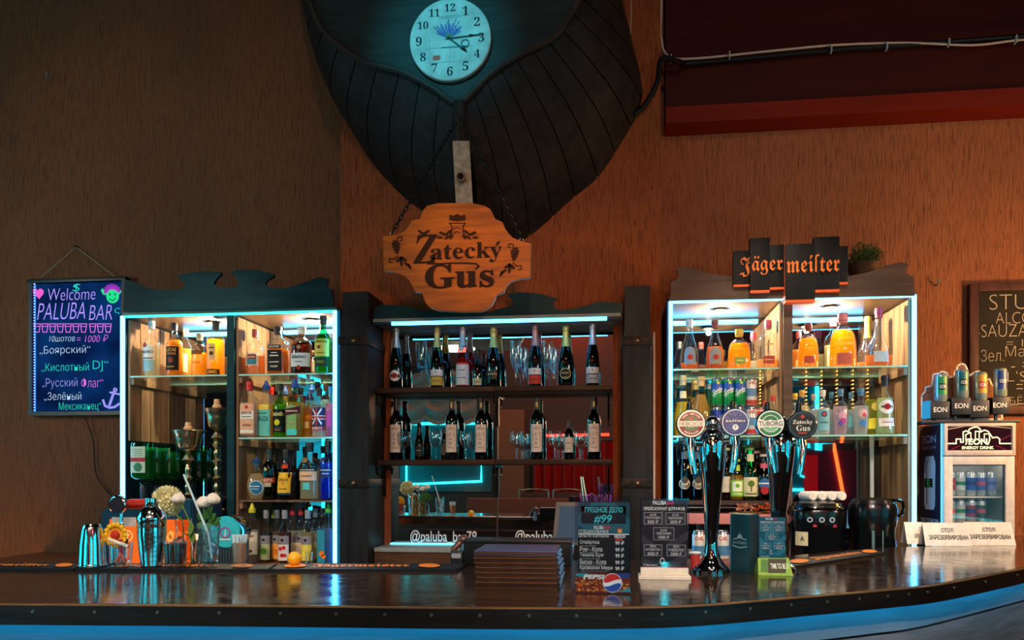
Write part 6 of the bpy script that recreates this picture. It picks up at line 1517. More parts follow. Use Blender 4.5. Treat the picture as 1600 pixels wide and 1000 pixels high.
# fines list, dark
def fines(px0, px1, top, base, label, teal_, foot):
    global y
    a, c = C((px0 + px1) / 2, base), None
    y = a.y
    t = thing('menu_card_stand', label, 'menu stand', (a.x, y, 1.10))
    W_ = px1 - px0; H_ = base - top
    X0, X1 = P(px0, base, y).x, P(px1, base, y).x
    zt = P(px0, top, y).z
    fpx = foot
    if not teal_:
        b = NB(); slab(b, [(X0 - .003, y - .03), (X1 + .003, y - .03), (X1 + .003, y + .045), (X0 - .003, y + .045)], 1.1005, 1.112, 0, .003)
        box(b, X0 + .003, X1 - .003, y - .014, y + .02, 1.112, 1.132, 0, .003); obj('foot', b, pm('e8d8c4', .4), t)
        zlo = 1.124
    else:
        b = NB()
        v = [b.verts.new(q) for q in ((X0 - .006, y - .045, 1.1005), (X1 + .01, y - .045, 1.1005), (X1 + .006, y - .002, 1.15), (X0, y - .002, 1.15), (X0 - .006, y + .05, 1.1005), (X1 + .01, y + .05, 1.1005), (X1 + .006, y + .004, 1.15), (X0, y + .004, 1.15))]
        for f_ in ((0, 1, 2, 3), (5, 4, 7, 6), (0, 3, 7, 4), (1, 5, 6, 2), (3, 2, 6, 7), (0, 4, 5, 1)): b.faces.new([v[i] for i in f_])
        ft = obj('foot', b, pm('8ab040', .4), t)
        b = NB()
        def sl(u, w_): return (X0 - .006 + (X1 - X0 + .014) * u, y - .046 + .043 * w_, 1.1005 + .0495 * w_ + .0006)
        text(b, 'TIME TO BE O', .40, .93, .38, .68, sl, 0, bold=.016)
        f_ = [b.verts.new(sl(u, w_)) for u, w_ in ((.08, .2), (.30, .2), (.36, .9), (.14, .9))]; q_ = b.faces.new(f_); q_.material_index = 1
        f_ = [b.verts.new((sl(u, w_)[0], sl(u, w_)[1] + .0003, sl(u, w_)[2] - .0002)) for u, w_ in ((.30, .15), (.82, .15), (.9, .95), (.36, .95))]; q_ = b.faces.new(f_); q_.material_index = 2
        obj('foot_print', b, [pm('f0f0e0', .4), pm('4a7a2c', .4), pm('3a3420', .4)], ft)
        zlo = 1.14
    b = NB(); box(b, X0, X1, y - .003, y - .0005, zlo, zt); box(b, X0, X1, y + .004, y + .0065, zlo, zt); obj('clear_holder', b, ACR, t, smooth=False)
    bg = '1e6a78' if teal_ else '2a1c20'
    m_ = .045 * (X1 - X0)
    b = NB(); box(b, X0 + m_, X1 - m_, y + .0005, y + .003, zlo + .003, zt - m_ * .6); cd = obj('price_card', b, pm(bg, .4), t)
    def fu(u, w_, e_=0): return (X0 + (X1 - X0) * u, y + .0002 - e_, zt - (zt - zlo) * w_)
    b = NB(); fn = lambda u, w_: fu(u, w_)
    L = 1 if not teal_ else .92
    for q in (((.55, .62), (.98, .45), (.98, .56), (.62, .72)), ((.05, .5), (.3, .62), (.2, .7), (.05, .62)), ((.5, .92), (.98, .72), (.98, .84), (.7, .96)), ((.05, .80), (.3, .90), (.05, .92)), ((.45, .15), (.7, .3), (.5, .42), (.4, .3))): flat(b, [(u, w_ * L) for u, w_ in q], fn, 0)
    fn2 = lambda u, w_: fu(u, w_, .0003)
    for (u0, u1, w0, w1) in ((.09, .46, .19, .36), (.53, .92, .19, .36), (.28, .70, .40, .58), (.09, .46, .64, .80), (.55, .93, .64, .80)):
        w0 *= L; w1 *= L
        flat(b, [(u0, w0), (u1, w0), (u1, w1), (u0, w1)], fn2, 1)
        fn3 = lambda u, w_: fu(u, w_, .0006)
        e1, e2_ = .012, .008
        flat(b, [(u0 + e1, w0 + e2_), (u1 - e1, w0 + e2_), (u1 - e1, w1 - e2_), (u0 + e1, w1 - e2_)], fn3, 2)
    if not teal_: flat(b, [(.05, .945), (.96, .945), (.96, .985), (.05, .985)], fn2, 3)
    obj('printed_boxes', b, [pm('4a3c40' if not teal_ else '3a8a94', .4), pm('b8a8a4' if not teal_ else '9ad0d0', .4), pm('3a2c30' if not teal_ else '2a7682', .4), pm('a81c2c', .4)], cd)
    b = NB(); fn4 = lambda u, w_: fu(u, -w_, .0009)
    def tx(s, u0, u1, w0, w1, mi=0, **k): text(b, s, u0, u1, -w1 * L, -w0 * L, fn4, mi, **k)
    tx('PALUBA', .27, .54, .03, .085, 0, bold=.016); tx('BAR', .55, .70, .03, .085, 1, bold=.016)
    tx('ПРЕЙСКУРАНТ ШТРАФОВ', .09, .91, .105, .165, 0, bold=.016)
    for (uc, wc, l1, l2, l3) in ((.275, .275, 'БОЙ', 'ПОСУДЫ', '500 ₽'), (.725, .275, 'БОЙ', 'ЧАШИ КАЛЬЯНА', '2000 ₽'), (.49, .49, 'БОЙ', 'ЧАШИ КАЛЬЯНА', '1000 ₽'), (.275, .72, 'ПОРЧА', 'ИМУЩЕСТВА', '5000 ₽'), (.74, .72, 'ПОРЧА', 'МЕБЕЛИ', '5000 ₽')):
        tx(l1, uc - .06, uc + .06, wc - .07, wc - .035, 2, bold=.012); tx(l2, uc - .15, uc + .15, wc - .025, wc + .012, 2, bold=.012); tx(l3, uc - .11, uc + .11, wc + .025, wc + .07, 2, bold=.012)
    if not teal_: tx('С Уважением,', .08, .36, .912, .94, 0, bold=.012); tx('Администрация PALUBA', .08, .55, .95, .98, 0, bold=.012)
    else: tx('С Уважением', .08, .4, .955, .985, 0, bold=.012)
    ring(b, .46, -.87 * L, .035, .05, fn4, 2, 14)
    obj('lettering', b, [pm('f0eeec', .4), pm('c82a6a', .4), pm('d8ccc8', .4)], cd)
fines(999, 1077, 779, 904, 'clear stand with a dark fines price list on a cream foot', False, 'e8d8c4')
fines(1184, 1229, 807, 897, 'small clear stand with a teal fines price list on a green foot', True, '8ab040')
# dark teal napkin box
a, c, d = C(1142, 893), C(1170, 901), C(1192, 896)
t = thing('napkin_box', 'dark teal beer napkin box with a crowned emblem behind the small teal price list', 'box', (a.x + .06, a.y + .06, 1.10))
zt = P(1142, 803, a.y).z
bl = Vector((a.x, a.y, 0)); br = Vector((d.x, d.y + .06, 0)); fm = Vector((C(1171, 897).x, C(1171, 897).y, 0))
b = NB(); dv = Vector((.03, .12, 0))
slab(b, [(bl.x, bl.y), (fm.x, fm.y), (br.x, br.y), (br.x - .02, br.y + .05), (bl.x + .01, bl.y + .09)], 1.1005, zt, 0, .002); obj('box', b, pm('0f3844', .35), t, smooth=False)
b = NB(); ux = (fm - bl)
def fb_(u, w_): q = bl + ux * u; return (q.x, q.y - .0012 , 1.10 + (zt - 1.10) * w_)
def fbb(u, w_):
    q = bl + ux * u; n_ = Vector((ux.y, -ux.x, 0)).normalized() * .0012; return (q.x + n_.x, q.y + n_.y, 1.10 + (zt - 1.10) * w_)
text(b, 'БАЛТИКА', .14, .86, .49, .54, fbb, 0, bold=.012); stroke(b, [(.1, .46), (.5, .43), (.9, .46)], .02, fbb, 0); stroke(b, [(.15, .57), (.5, .60), (.85, .57)], .02, fbb, 0)
flat(b, [(.36, .60), (.40, .66), (.45, .63), (.5, .70), (.55, .63), (.60, .66), (.64, .60)], fbb, 0)
obj('emblem', b, pm('7aa4ac', .4), t)

# ================================================================== beer towers
def tower(px, top, base, wmid, bend, label, badges):
    p = C(px, base); y = p.y; sc_ = S(px, y)
    t = thing('beer_tower', label, 'beer tower', (p.x, y, 1.10))
    zt = P(px, top, y).z - 1.10
    hw_ = wmid * sc_ / 2
    pf = [(.0, 0), (1.28, 0), (1.32, .02), (1.25, .035), (.98, .06), (.68, .10), (.50, .16), (.46, .22), (.52, .32), (.62, .45), (.76, .60), (.90, .72), (1.0, .82), (1.0, .88), (.90, .93), (.66, .97), (.35, .995), (0, 1.0)]
    q_ = smooth_path([(r_, 0, z_) for r_, z_ in pf[5:]], 3)
    pts = [(r_ * hw_, z_ * zt) for r_, z_ in pf[:5]] + [(max(v.x, 0) * hw_, v.z * zt) for v in q_]
    b = NB(); lathe(b, pts, 40, 2, .9)
    for v in b.verts: v.co.x += bend * sc_ * math.sin(math.pi * max(0, min(1, v.co.z / zt)) ** 1.2 * .5 ) if bend else 0
    obj('column', b, pm('b4b8bc', .04, 1.0, .02), t, local=True)
    tx = bend * sc_
    b = NB(); lathe(b, [(1.30 * hw_, 0), (1.40 * hw_, 0), (1.40 * hw_, .008), (1.28 * hw_, .012)], 40, 2, .9); obj('base_ring', b, CHD, t, local=True)
    b = NB(); ball(b, (tx, -.0, zt + .012), .024, 1, 1, 1, 0, 3); lathe(b, [(.018, zt - .02), (.014, zt), (.018, zt + .004)], 20, at=(tx, 0, 0)); obj('finial', b, CH, t, local=True)
    for bx_, by_, br_, face, rim, draw, nm in badges:
        q = P(bx_, by_, y - .05) - Vector((p.x, y, 1.10)); rr = br_ * S(bx_, y - .05)
        b = NB(); rot = Matrix.Rotation(R(-90), 4, 'X')
        lathe(b, [(0, .0), (rr * .93, .0), (rr, .004), (rr, .026), (rr * .9, .03), (0, .03)], 40, mat=rot, at=q); bd = obj('tap_badge', b, pm(rim, .15, .9), t, local=True)
        bm_, mats = NB(), []
        base_m = pm(face, .35)
        mats = [base_m]
        fx = lambda x, z, e_=0: (q.x + x * rr, q.y - .0010 - e_, q.z + z * rr)
        ring(bm_, 0, 0, 0, .90, lambda x, z: fx(x, z), 0, 36)
        draw(bm_, mats, fx)
        obj('badge_print', bm_, mats, bd, local=True)
        s_ = 1 if q.x > tx else -1
        # tap barrel, spout and handle
        b = NB(); tube(b, [(tx, 0, zt - .045), (q.x, -.02, q.z - rr - .012)], .011, 12); tube(b, smooth_path([(q.x, -.035, q.z - rr + .01), (q.x + s_ * .002, -.045, q.z - rr - .03), (q.x - s_ * .004, -.05, q.z - rr - .075), (q.x - s_ * .010, -.05, q.z - rr - .11)], 5), .0105, 12)
        lathe(b, [(0, -.018), (.016, -.018), (.018, 0), (.016, .018), (0, .018)], 16, at=(q.x, -.03, q.z - rr - .004)); obj('tap', b, CH, t, local=True)
        b = NB(); tube(b, [(q.x, .01, q.z - rr * .2), (q.x, .006, q.z + rr * 1.0), (q.x, .004, q.z + rr * 1.42)], .010, 12, radii=[.008, .011, .009]); ball(b, (q.x, .004, q.z + rr * 1.42), .0095); obj('tap_handle', b, pm('0c0d10', .25), t, local=True)
    return t
def arc_text(bm, s, rad, a_mid, sp, h_, fx, mi, e_=.0006, flip=False):
    n_ = len(s)
    for i, ch in enumerate(s):
        if ch == ' ': continue
        a = a_mid + (sp * (i - (n_ - 1) / 2)) * (1 if flip else -1)
        ca, sa = math.cos(a), math.sin(a)
        def fn(x, z):
            if flip: tx_, tz_ = -sa, ca; rx_, rz_ = -ca, -sa
            else: tx_, tz_ = sa, -ca; rx_, rz_ = ca, sa
            return fx(rad * ca + x * tx_ + z * rx_, rad * sa + x * tz_ + z * rz_, e_)
        text(bm, ch, -sp * rad * .4, sp * rad * .4, -h_ / 2, h_ / 2, fn, mi, bold=.01)
def d_nev(bm, mats, fx):
    mats += [pm('e4ddd0', .4), pm('6a1c34', .4), pm('3f6a4c', .4), pm('15100f', .4), pm('a83030', .4)]
    ring(bm, 0, 0, .82, .90, lambda x, z: fx(x, z, .0003), 1, 36); ring(bm, 0, 0, .52, .82, lambda x, z: fx(x, z, .0003), 2, 36); ring(bm, 0, 0, 0, .52, lambda x, z: fx(x, z, .0003), 3, 30)
    flat(bm, [(-.88, -.18), (.88, -.18), (.88, .18), (-.88, .18)], lambda x, z: fx(x, z, .0008), 1)
    text(bm, 'НЕВСКОЕ', -.80, .80, -.13, .12, lambda x, z: fx(x, z, .0012), 4, bold=.012)
    arc_text(bm, 'ПИВО СВЕТЛОЕ', .67, R(90), .17, .13, fx, 1); arc_text(bm, 'ИМПЕРСКОЕ', .67, R(270), .17, .13, fx, 1, flip=True)
    flat(bm, [(-.12, .24), (.12, .24), (.12, .42), (-.12, .42)], lambda x, z: fx(x, z, .0008), 5)
    text(bm, 'светлое', -.2, .2, -.26, -.2, lambda x, z: fx(x, z, .0012), 1)
def d_bal(bm, mats, fx):
    mats += [pm('2c3f7c', .4), pm('8a9ac0', .4), pm('e8ecf2', .4), pm('1c2a5a', .4)]
    ring(bm, 0, 0, 0, .84, lambda x, z: fx(x, z, .0003), 1, 36)
    for i in range(60):
        x, z = random.uniform(-.7, .7), random.uniform(-.7, .7)
        if x * x + z * z > .55: continue
        w_, h_ = (random.uniform(.08, .3), .02) if i % 2 else (.02, random.uniform(.08, .3))
        flat(bm, [(x, z), (x + w_ * .5, z), (x + w_ * .5, z + h_ * .5 + .015), (x, z + h_ * .5 + .015)], lambda x, z: fx(x, z, .0005 + i * .000004), 2)
    flat(bm, [(-.74, -.04), (.74, -.04), (.74, .24), (-.74, .24)], lambda x, z: fx(x, z, .0010), 4)
    text(bm, 'БАЛТИКА', -.66, .66, .02, .18, lambda x, z: fx(x, z, .0013), 3, shear=.2, bold=.012)
    ring(bm, 0, -.34, 0, .2, lambda x, z: fx(x, z, .0010), 3, 20); text(bm, '7', -.09, .09, -.46, -.22, lambda x, z: fx(x, z, .0013), 4, bold=.016)
def d_tub(bm, mats, fx):
    mats += [pm('1f7a4a', .4), pm('123a28', .4), pm('e8e8e0', .4), pm('7ab890', .4)]
    ring(bm, 0, 0, .60, .82, lambda x, z: fx(x, z, .0003), 1, 30, R(25), R(155)); ring(bm, 0, 0, .60, .82, lambda x, z: fx(x, z, .0003), 1, 30, R(205), R(335))
    ring(bm, 0, 0, .28, .55, lambda x, z: fx(x, z, .0003), 1, 24, R(20), R(160)); ring(bm, 0, 0, .28, .55, lambda x, z: fx(x, z, .0003), 4, 24, R(200), R(340))
    flat(bm, [(-.85, -.22), (.85, -.22), (.85, .22), (-.85, .22)], lambda x, z: fx(x, z, .0006), 3)
    text(bm, 'TUBORG', -.80, .80, -.15, .17, lambda x, z: fx(x, z, .0010), 2, bold=.016)
def d_zat(bm, mats, fx):
    mats += [pm('e8e0d0', .4), pm('b8301c', .4), pm('3a3430', .4)]
    ring(bm, 0, 0, .82, .88, lambda x, z: fx(x, z, .0003), 3, 36)
    text(bm, '𝐙𝐚𝐭𝐞𝐜𝐤𝐲', -.66, .66, .0, .34, lambda x, z: fx(x, z, .0006), 1); text(bm, '𝐆𝐮𝐬', -.42, .5, -.42, -.02, lambda x, z: fx(x, z, .0006), 1)
    ring(bm, 0, .58, 0, .13, lambda x, z: fx(x, z, .0006), 2, 14); flat(bm, [(-.28, -.62), (.28, -.62), (.28, -.50), (-.28, -.50)], lambda x, z: fx(x, z, .0006), 2)
tower(1111, 668, 894, 42, 2, 'chrome beer tower with maroon and blue round badges', [(1080, 662, 23, 'e4ddd0', 'b0b4b8', d_nev, 0), (1149, 660, 22.5, 'c0c8d4', 'b0b4b8', d_bal, 0)])
tower(1213, 668, 891, 42, 7, 'chrome beer tower with green and black round badges behind the teal price list', [(1204, 662, 22.5, 'eceae2', '5a6064', d_tub, 0), (1254, 664, 22.5, '15110f', '6a6e72', d_zat, 0)])
# small cup beside the dark price list
p = C(1086, 893)
t = thing('paper_cup', 'small white and red cup between the dark price list and the first beer tower', 'cup', (p.x, p.y, 1.10))
h = P(1086, 862, p.y).z - 1.10; r = 8 * S(1086, p.y)
b = NB(); lathe(b, [(0, .001), (r * .75, .001), (r, h * .9), (r * .95, h * .9), (r * .7, .004), (0, .004)], 20, mis=[0, 0, 1, 1, 1]); obj('cup', b, [pm('b8342c', .4), pm('e8e4e0', .4)], t, local=True)
b = NB(); lathe(b, [(r * 1.05, h * .88), (r * 1.25, h * .95), (r * 1.1, h), (0, h * .99)], 20); obj('lid', b, pm('e0e0e0', .4), t, local=True)

# ================================================================== right: urns, flowers, signs
def urn(px0, px1, top, y, label, panel):
    a, c = P(px0, top, y), P(px1, top, y)
    cx, r, h = (a.x + c.x) / 2, (c.x - a.x) / 2, a.z - ZW
    t = thing('hot_water_urn', label, 'water urn', (cx, y + r, ZW))
    b = NB(); lathe(b, [(0, .0), (r * .90, .0), (r * .93, .012), (r * .93, h * .62), (r * .98, h * .66), (r * 1.0, h * .86), (r * .92, h * .93), (0, h * .93)], 40, 2.6); obj('urn_body', b, pm('121416', .18, .3), t, local=True)
    b = NB(); lathe(b, [(0, h * .93), (r * .86, h * .93), (r * .82, h * .97), (r * .5, h), (0, h)], 36, 2.6); obj('lid', b, pm('1c1c1e', .2, .3), t, local=True)
    f = lambda x, z: (x, -r * .985 * (1 - min(.985, abs(x) / r) ** 2.6) ** (1 / 2.6) - .002, z)
    b = NB()
    if panel:
        flat(b, [(-r * .35, h * .665), (r * .45, h * .665), (r * .45, h * .70), (-r * .35, h * .70)], f, 0)
        for dx in (-.45, -.05, .3): ring(b, r * dx, h * .76, r * .05, r * .10, f, 1, 14)
        fl = lambda x, z, e_=.003: (x, -r * .93 * (1 - min(.985, abs(x) / (r * .93)) ** 2.6) ** (1 / 2.6) - e_, z)
        for i in range(8):
            u0, u1 = -.86 + .36 * i / 8, -.86 + .36 * (i + 1) / 8
            flat(b, [(r * u0, h * .42), (r * u1, h * .42), (r * u1, h * .60), (r * u0, h * .60)], fl, 2)
        text(b, 'A', -r * .74, -r * .62, h * .48, h * .54, lambda x, z: fl(x, z, .004), 3, bold=.02)
        obj('control_panel', b, [pm('a82a3a', .3), pm('9aa4a8', .3), pm('d8c8a0', .5), pm('1a1814', .5)], t, local=True)
    else:
        b.free()
    b = NB(); tube(b, smooth_path([(-r * 1.0, 0, h * .84), (-r * .6, -r * .9, h * .90), (r * .6, -r * .9, h * .90), (r * 1.0, 0, h * .84)], 6) if panel else smooth_path([(r * .3, -r * .6, h * .97), (r * 1.1, -r * .5, h * .95), (r * 1.15, -r * .3, h * .80), (r * 1.0, 0, h * .76)], 6), .007, 8); obj('handle', b, CHD, t, local=True)
    if not panel:
        b = NB(); 
        for dx, wd_ in ((-.25, .06), (.15, .03)):
            flat(b, [(r * (dx - wd_), h * .05), (r * (dx + wd_), h * .05), (r * (dx + wd_), h * .6), (r * (dx - wd_), h * .6)], lambda x, z: (x, -r * .935 * (1 - min(.985, abs(x) / r) ** 2.6) ** (1 / 2.6) - .004, z), 0)
        obj('water_gauge', b, pm('6a7a78', .2, .4), t, local=True)
    return t
urn(1241, 1333, 783, 3.705, 'black hot water urn with a control panel, under rolled white towels', True)
urn(1337, 1412, 778, 3.72, 'black hot water urn with chrome handle at the right end of the cabinet', False)
zt = P(1286, 783, 3.705).z
for i in range(4):
    p = P(1262 + 15 * i, 781, 3.84)
    b = NB()
    t = thing('rolled_towel', ('leftmost', 'second', 'third', 'rightmost')[i] + ' of the small rolled white towels on the black urn', 'towel', (p.x, 3.84, zt + .0), 0, 'rolled towels')
    lathe(b, [(0, -.05), (.018, -.05), (.021, -.045), (.021, .045), (.018, .05), (0, .05)], 16, mat=Matrix.Rotation(R(90), 4, 'X') @ Matrix.Rotation(.3, 4, 'Y'), at=(0, 0, .02)); obj('towel_roll', b, pm('ece4d8', .8, 0, .1, scale=150), t, local=True)
    b = NB(); ring(b, 0, .02, .008, .011, lambda x, z: (x, -.0515, z), 0, 12); obj('roll_end', b, pm('c8bcb0', .8), t, local=True)
# dried flowers
for (px, c_, lb) in ((1165, 'e8b088', 'bunch of pale peach dried flowers on the pink shelf, left of two'), (1196, 'd87838', 'bunch of orange dried flowers on the pink shelf, right of two')):
    p = P(px, 800, 3.97)
    t = thing('dried_flowers', lb, 'flowers', (p.x, 3.985, 1.223))
    b = NB()
    for i in range(60):
        a, q = random.uniform(0, 6.28), random.random() ** .5
        cx = Vector((.045 * q * math.cos(a), .03 * q * math.sin(a), .012 + .035 * random.random()))
        for k in range(3):
            d = Vector((random.uniform(-1, 1), random.uniform(-1, 1), random.uniform(-.2, 1))).normalized() * .012
            s_ = d.cross(Vector((.2, .5, .8))).normalized() * .005
            b.faces.new([b.verts.new(v) for v in (cx - s_, cx + d, cx + s_, cx - d * .3)])
    obj('petals', b, pm(c_, .7), t, local=True)
    b = NB()
    for k in range(4): tube(b, [(0, 0, .01), (.05 * (k - 1.5), .01, .004)], .002, 5)
    obj('stems', b, pm('8a6a30', .6), t, local=True)

# stepped black sign with orange gothic lettering
t = thing('lettered_sign', 'black stepped block sign with orange gothic lettering on top of the right cabinet', 'sign', tuple(P(1236, 467, 3.92)))
og = em((1.0, .20, .02), .55)
bl = [(1145.5, 1174, 391, 444, 3.955), (1172, 1203, 371, 453, 3.935), (1202, 1225, 382, 448, 3.945), (1227, 1274, 380, 468, 3.925), (1272, 1312, 369, 452, 3.94), (1310, 1325, 384, 440, 3.955)]
for px0, px1, py0, py1, yy in bl:
    a, c = P(px0, py1, yy), P(px1, py0, yy)
    b = NB(); box(b, a.x, c.x, yy, 3.977, a.z, c.z, 0, .0015); blk = obj('block', b, pm('15181a', .45), t)
    b = NB(); box(b, a.x + .002, c.x, yy + .004, 3.977, a.z - .013, a.z - .0003); obj('orange_edge', b, pm('f0641c', .4), blk)
b = NB()
a, c = P(1226.3, 467, 3.94), P(1226.3, 380, 3.94); box(b, a.x - .003, a.x + .001, 3.936, 3.977, a.z, c.z); obj('orange_edge', b, pm('e85a1c', .4), t)
b = NB()
ptext(b, '𝕵', 1156, 1172, 401, 433, 3.951, 0); ptext(b, '𝖆𝖌𝖊𝖗', 1175, 1223, 405, 430, 3.931, 0); ptext(b, '𝖒𝖊𝖎ſ𝖙𝖊𝖗', 1229, 1312, 396, 427, 3.921, 0)
for dx in (1180, 1185):
    fq = lambda x, z: (P(x, z, 3.931).x, 3.931, P(x, z, 3.931).z)
    flat(b, [(dx - 1.8, 402), (dx, 399.5), (dx + 1.8, 402), (dx, 404.5)], fq)
obj('lettering', b, pm('ff8020', .4), t)
# small fir plant
p = P(1350, 424, 4.12)
t = thing('potted_plant', 'small bushy fir plant in a shallow bowl on top of the right cabinet', 'plant', (p.x, 4.12, ZT + .021))
hb = max(.03, p.z - ZT - .02)
b = NB(); lathe(b, [(0, 0), (.04, 0), (.05, hb * .5), (.085, hb + .03), (.08, hb + .03), (.045, hb * .6), (0, hb * .6)], 24); obj('bowl', b, wood('4a3426', '6b4d38', .6, (20, 20, 20)), t, local=True)
b = NB()
for i in range(150):
    a = random.uniform(0, 6.28); q = .085 * math.sqrt(random.random()); zz0 = hb + .01
    hgt = .05 + .12 * (1 - q / .09) * random.uniform(.6, 1.1)
    bx_, by_ = q * math.cos(a), q * math.sin(a)
    tip = Vector((bx_ * 1.25, by_ * 1.25, zz0 + hgt)); o_ = Vector((bx_ * .6, by_ * .6, zz0))
    d = tip - o_
    for k in range(9):
        c_ = o_ + d * (.25 + .085 * k); n_ = Vector((random.uniform(-1, 1), random.uniform(-1, 1), .5)).normalized() * .016
        s_ = n_.cross(Vector((.3, .8, .2))).normalized() * .0022
        b.faces.new([b.verts.new(v) for v in (c_ - s_, c_ + s_, c_ + n_)])
obj('foliage', b, [pm('3a5226', .6)], t, local=True)
b = NB(); tube(b, [(0, 0, hb * .5), (0, 0, hb + .13)], .005, 6); obj('stem', b, pm('4a3420', .7), t, local=True)

# chalkboard
yc = 4.43
t = thing('chalkboard', 'dark chalkboard with a brown wooden frame and white handwriting behind the drink can display', 'chalkboard', tuple(P(1570, 650, 4.44)))
x0, x1, zb, zt = P(1513, 600, yc).x, P(1730, 600, yc).x, P(1515, 648, yc).z, P(1515, 444, yc).z
fw = 13 * S(1520, yc)
b = NB(); box(b, x0, x0 + fw, yc - .02, WY - .001, zb, zt, 0, .003); box(b, x1 - fw, x1, yc - .02, WY - .001, zb, zt, 0, .003); box(b, x0 + fw, x1 - fw, yc - .02, WY - .001, zt - fw, zt, 0, .003); box(b, x0 + fw, x1 - fw, yc - .02, WY - .001, zb, zb + fw, 0, .003)
obj('frame', b, wood('3a211a', '52302a', .5, (20, 20, 4)), t)
b = NB(); box(b, x0 + fw * .9, x1 - fw * .9, yc, WY - .001, zb + fw * .9, zt - fw * .9); obj('slate', b, pm('26221f', .8, 0, .15, scale=9), t)
yy = yc - .002
def ch(s, px, py0, py1, cw):
    "chalk writing from px on, each letter cw wide"
    b = NB(); ptext(b, s, px, px + cw * len(s), py0, py1, yy, 0, bold=-.022); obj('chalk_word', b, pm('a89f96', .9), t)
ch('STU', 1546, 459, 484, 20); ch('ALCO', 1556, 487, 506, 14); ch('-SAUZA', 1526, 506, 527, 13.2); ch('= 1S', 1573, 530, 542, 10)
ch('-Зел.', 1526, 546, 565, 8.5); ch('Мар', 1571, 540, 562, 15); ch('- =', 1580, 566, 574, 10); ch("L'S", 1574, 580, 596, 10); ch('=', 1588, 600, 608, 10); ch('БЁМ', 1578, 617, 631, 12)
fq = lambda x, z: (P(x, z, yy).x, yy, P(x, z, yy).z); b = NB(); stroke(b, [(1578, 633), (1618, 629)], 1.2, fq); obj('chalk_underline', b, pm('a89f96', .9), t)

# glowing menu board on the left
yl = 4.40
t = thing('light_board', 'glowing dark blue menu board with neon handwriting hanging on a string', 'menu board', tuple(P(120, 650, yl)))
x0, x1, zb, zt = P(46, 600, yl).x, P(197, 600, yl).x, P(120, 649, yl).z, P(120, 436, yl).z
fw = 6 * S(100, yl)
b = NB(); box(b, x0 + .0, x0 + fw, yl - .012, WY - .012, zb, zt); box(b, x1 - fw, x1, yl - .012, WY - .012, zb, zt); box(b, x0 - .005, x1 + .005, yl - .016, WY - .012, zt - fw * .8, zt + .004, 0, .002); box(b, x0 + fw, x1 - fw, yl - .012, WY - .012, zb, zb + fw)
obj('frame', b, pm('0e1214', .4), t)
def board_mat():
    m, nt, out = node_mat('lit_panel')
    e_ = nt.nodes.new('ShaderNodeEmission'); tc = nt.nodes.new('ShaderNodeTexCoord'); n = nt.nodes.new('ShaderNodeTexNoise'); n.inputs['Scale'].default_value = 4
    r = nt.nodes.new('ShaderNodeValToRGB'); r.color_ramp.elements[0].color = lin('061a44') + (1,); r.color_ramp.elements[1].color = lin('0c3a78') + (1,)
    r.color_ramp.elements[0].position = .35; r.color_ramp.elements[1].position = .7
    nt.links.new(tc.outputs['Object'], n.inputs['Vector']); nt.links.new(n.outputs['Fac'], r.inputs['Fac']); nt.links.new(r.outputs['Color'], e_.inputs[0]); e_.inputs[1].default_value = .75
    nt.links.new(e_.outputs[0], out.inputs[0]); return m
b = NB(); box(b, x0 + fw, x1 - fw, yl + .006, WY - .014, zb + fw, zt - fw); obj('lit_panel', b, board_mat(), t, smooth=False)
b = NB(); xs = x0 + fw * 1.2
for k in range(46):
    z = zb + fw * 1.3 + (zt - zb - fw * 2.4) * k / 45; box(b, xs, xs + .005, yl, yl + .005, z, z + .007)
o = obj('led_dots', b, em((.55, .9, 2.6), 1.0), t); 
b = NB(); box(b, xs + .006, xs + .010, yl + .001, yl + .005, zb + fw, zt - fw); box(b, x1 - fw - .006, x1 - fw, yl + .001, yl + .005, zb + fw, zt - fw); obj('led_strip', b, em((.05, .35, 2.0), 1.0), t)
yy = yl + .003
NE = [em((.42, .30, 1.0), .95), em((.55, .75, 1.0), .8), em((.02, .75, .55), .85), em((.75, .18, .85), .85), em((.35, .35, .95), .8), em((.02, .9, .25), .8)]
def hw2(s, px0, px1, py0, py1, mi, sh=.15):
    b = NB(); ptext(b, s, px0, px1, py0, py1, yy, 0, shear=sh, bold=-.014); obj('neon_word', b, NE[mi], t)
hw2('Welcome', 75, 149, 449, 470, 0, .1); hw2('$', 113, 125, 443, 457, 2)
hw2('PALUBA', 58, 133, 472, 500, 0, .25); hw2('BAR', 139, 175, 476, 500, 0, .2); hw2('ς', 179, 188, 481, 491, 2)
hw2('10шотов', 77, 117, 524, 534, 1); hw2('= 1000 ₽', 120, 169, 523, 535, 3)
hw2('„Боярский“', 62, 141, 539, 556, 1, 0); hw2('„Кислотный', 65, 139, 566, 582, 2, 0); hw2('DJ“', 145, 169, 563, 581, 2, 0)
hw2('„Русский', 66, 121, 590, 608, 4, 0); hw2('Флаг“', 127, 161, 590, 606, 3, 0); hw2('„Зелёный', 69, 127, 612, 627, 1, 0); hw2('Мексиканец“', 92, 158, 628, 643, 2, 0)
fq = lambda x, z: (P(x, z, yy).x, yy, P(x, z, yy).z)
b = NB()
for i in range(10):
    cx = 58 + 12.1 * i + (2 if i > 6 else 0)
    stroke(b, [(cx - 5, 506), (cx - 3, 519), (cx + 3, 519), (cx + 5, 506), (cx - 5, 506)], 1.3, fq, 3); stroke(b, [(cx - 4.5, 510), (cx + 4.5, 510)], 1.2, fq, 3)
obj('drawn_shot_glasses', b, NE, t)
b = NB()
hp = [(16 * math.sin(k) ** 3, -(13 * math.cos(k) - 5 * math.cos(2 * k) - 2 * math.cos(3 * k) - math.cos(4 * k))) for k in [2 * math.pi * i / 30 for i in range(30)]]
flat(b, [(60 + x * .55 + z * .1, 458 + z * .6) for x, z in hp], fq, 0)
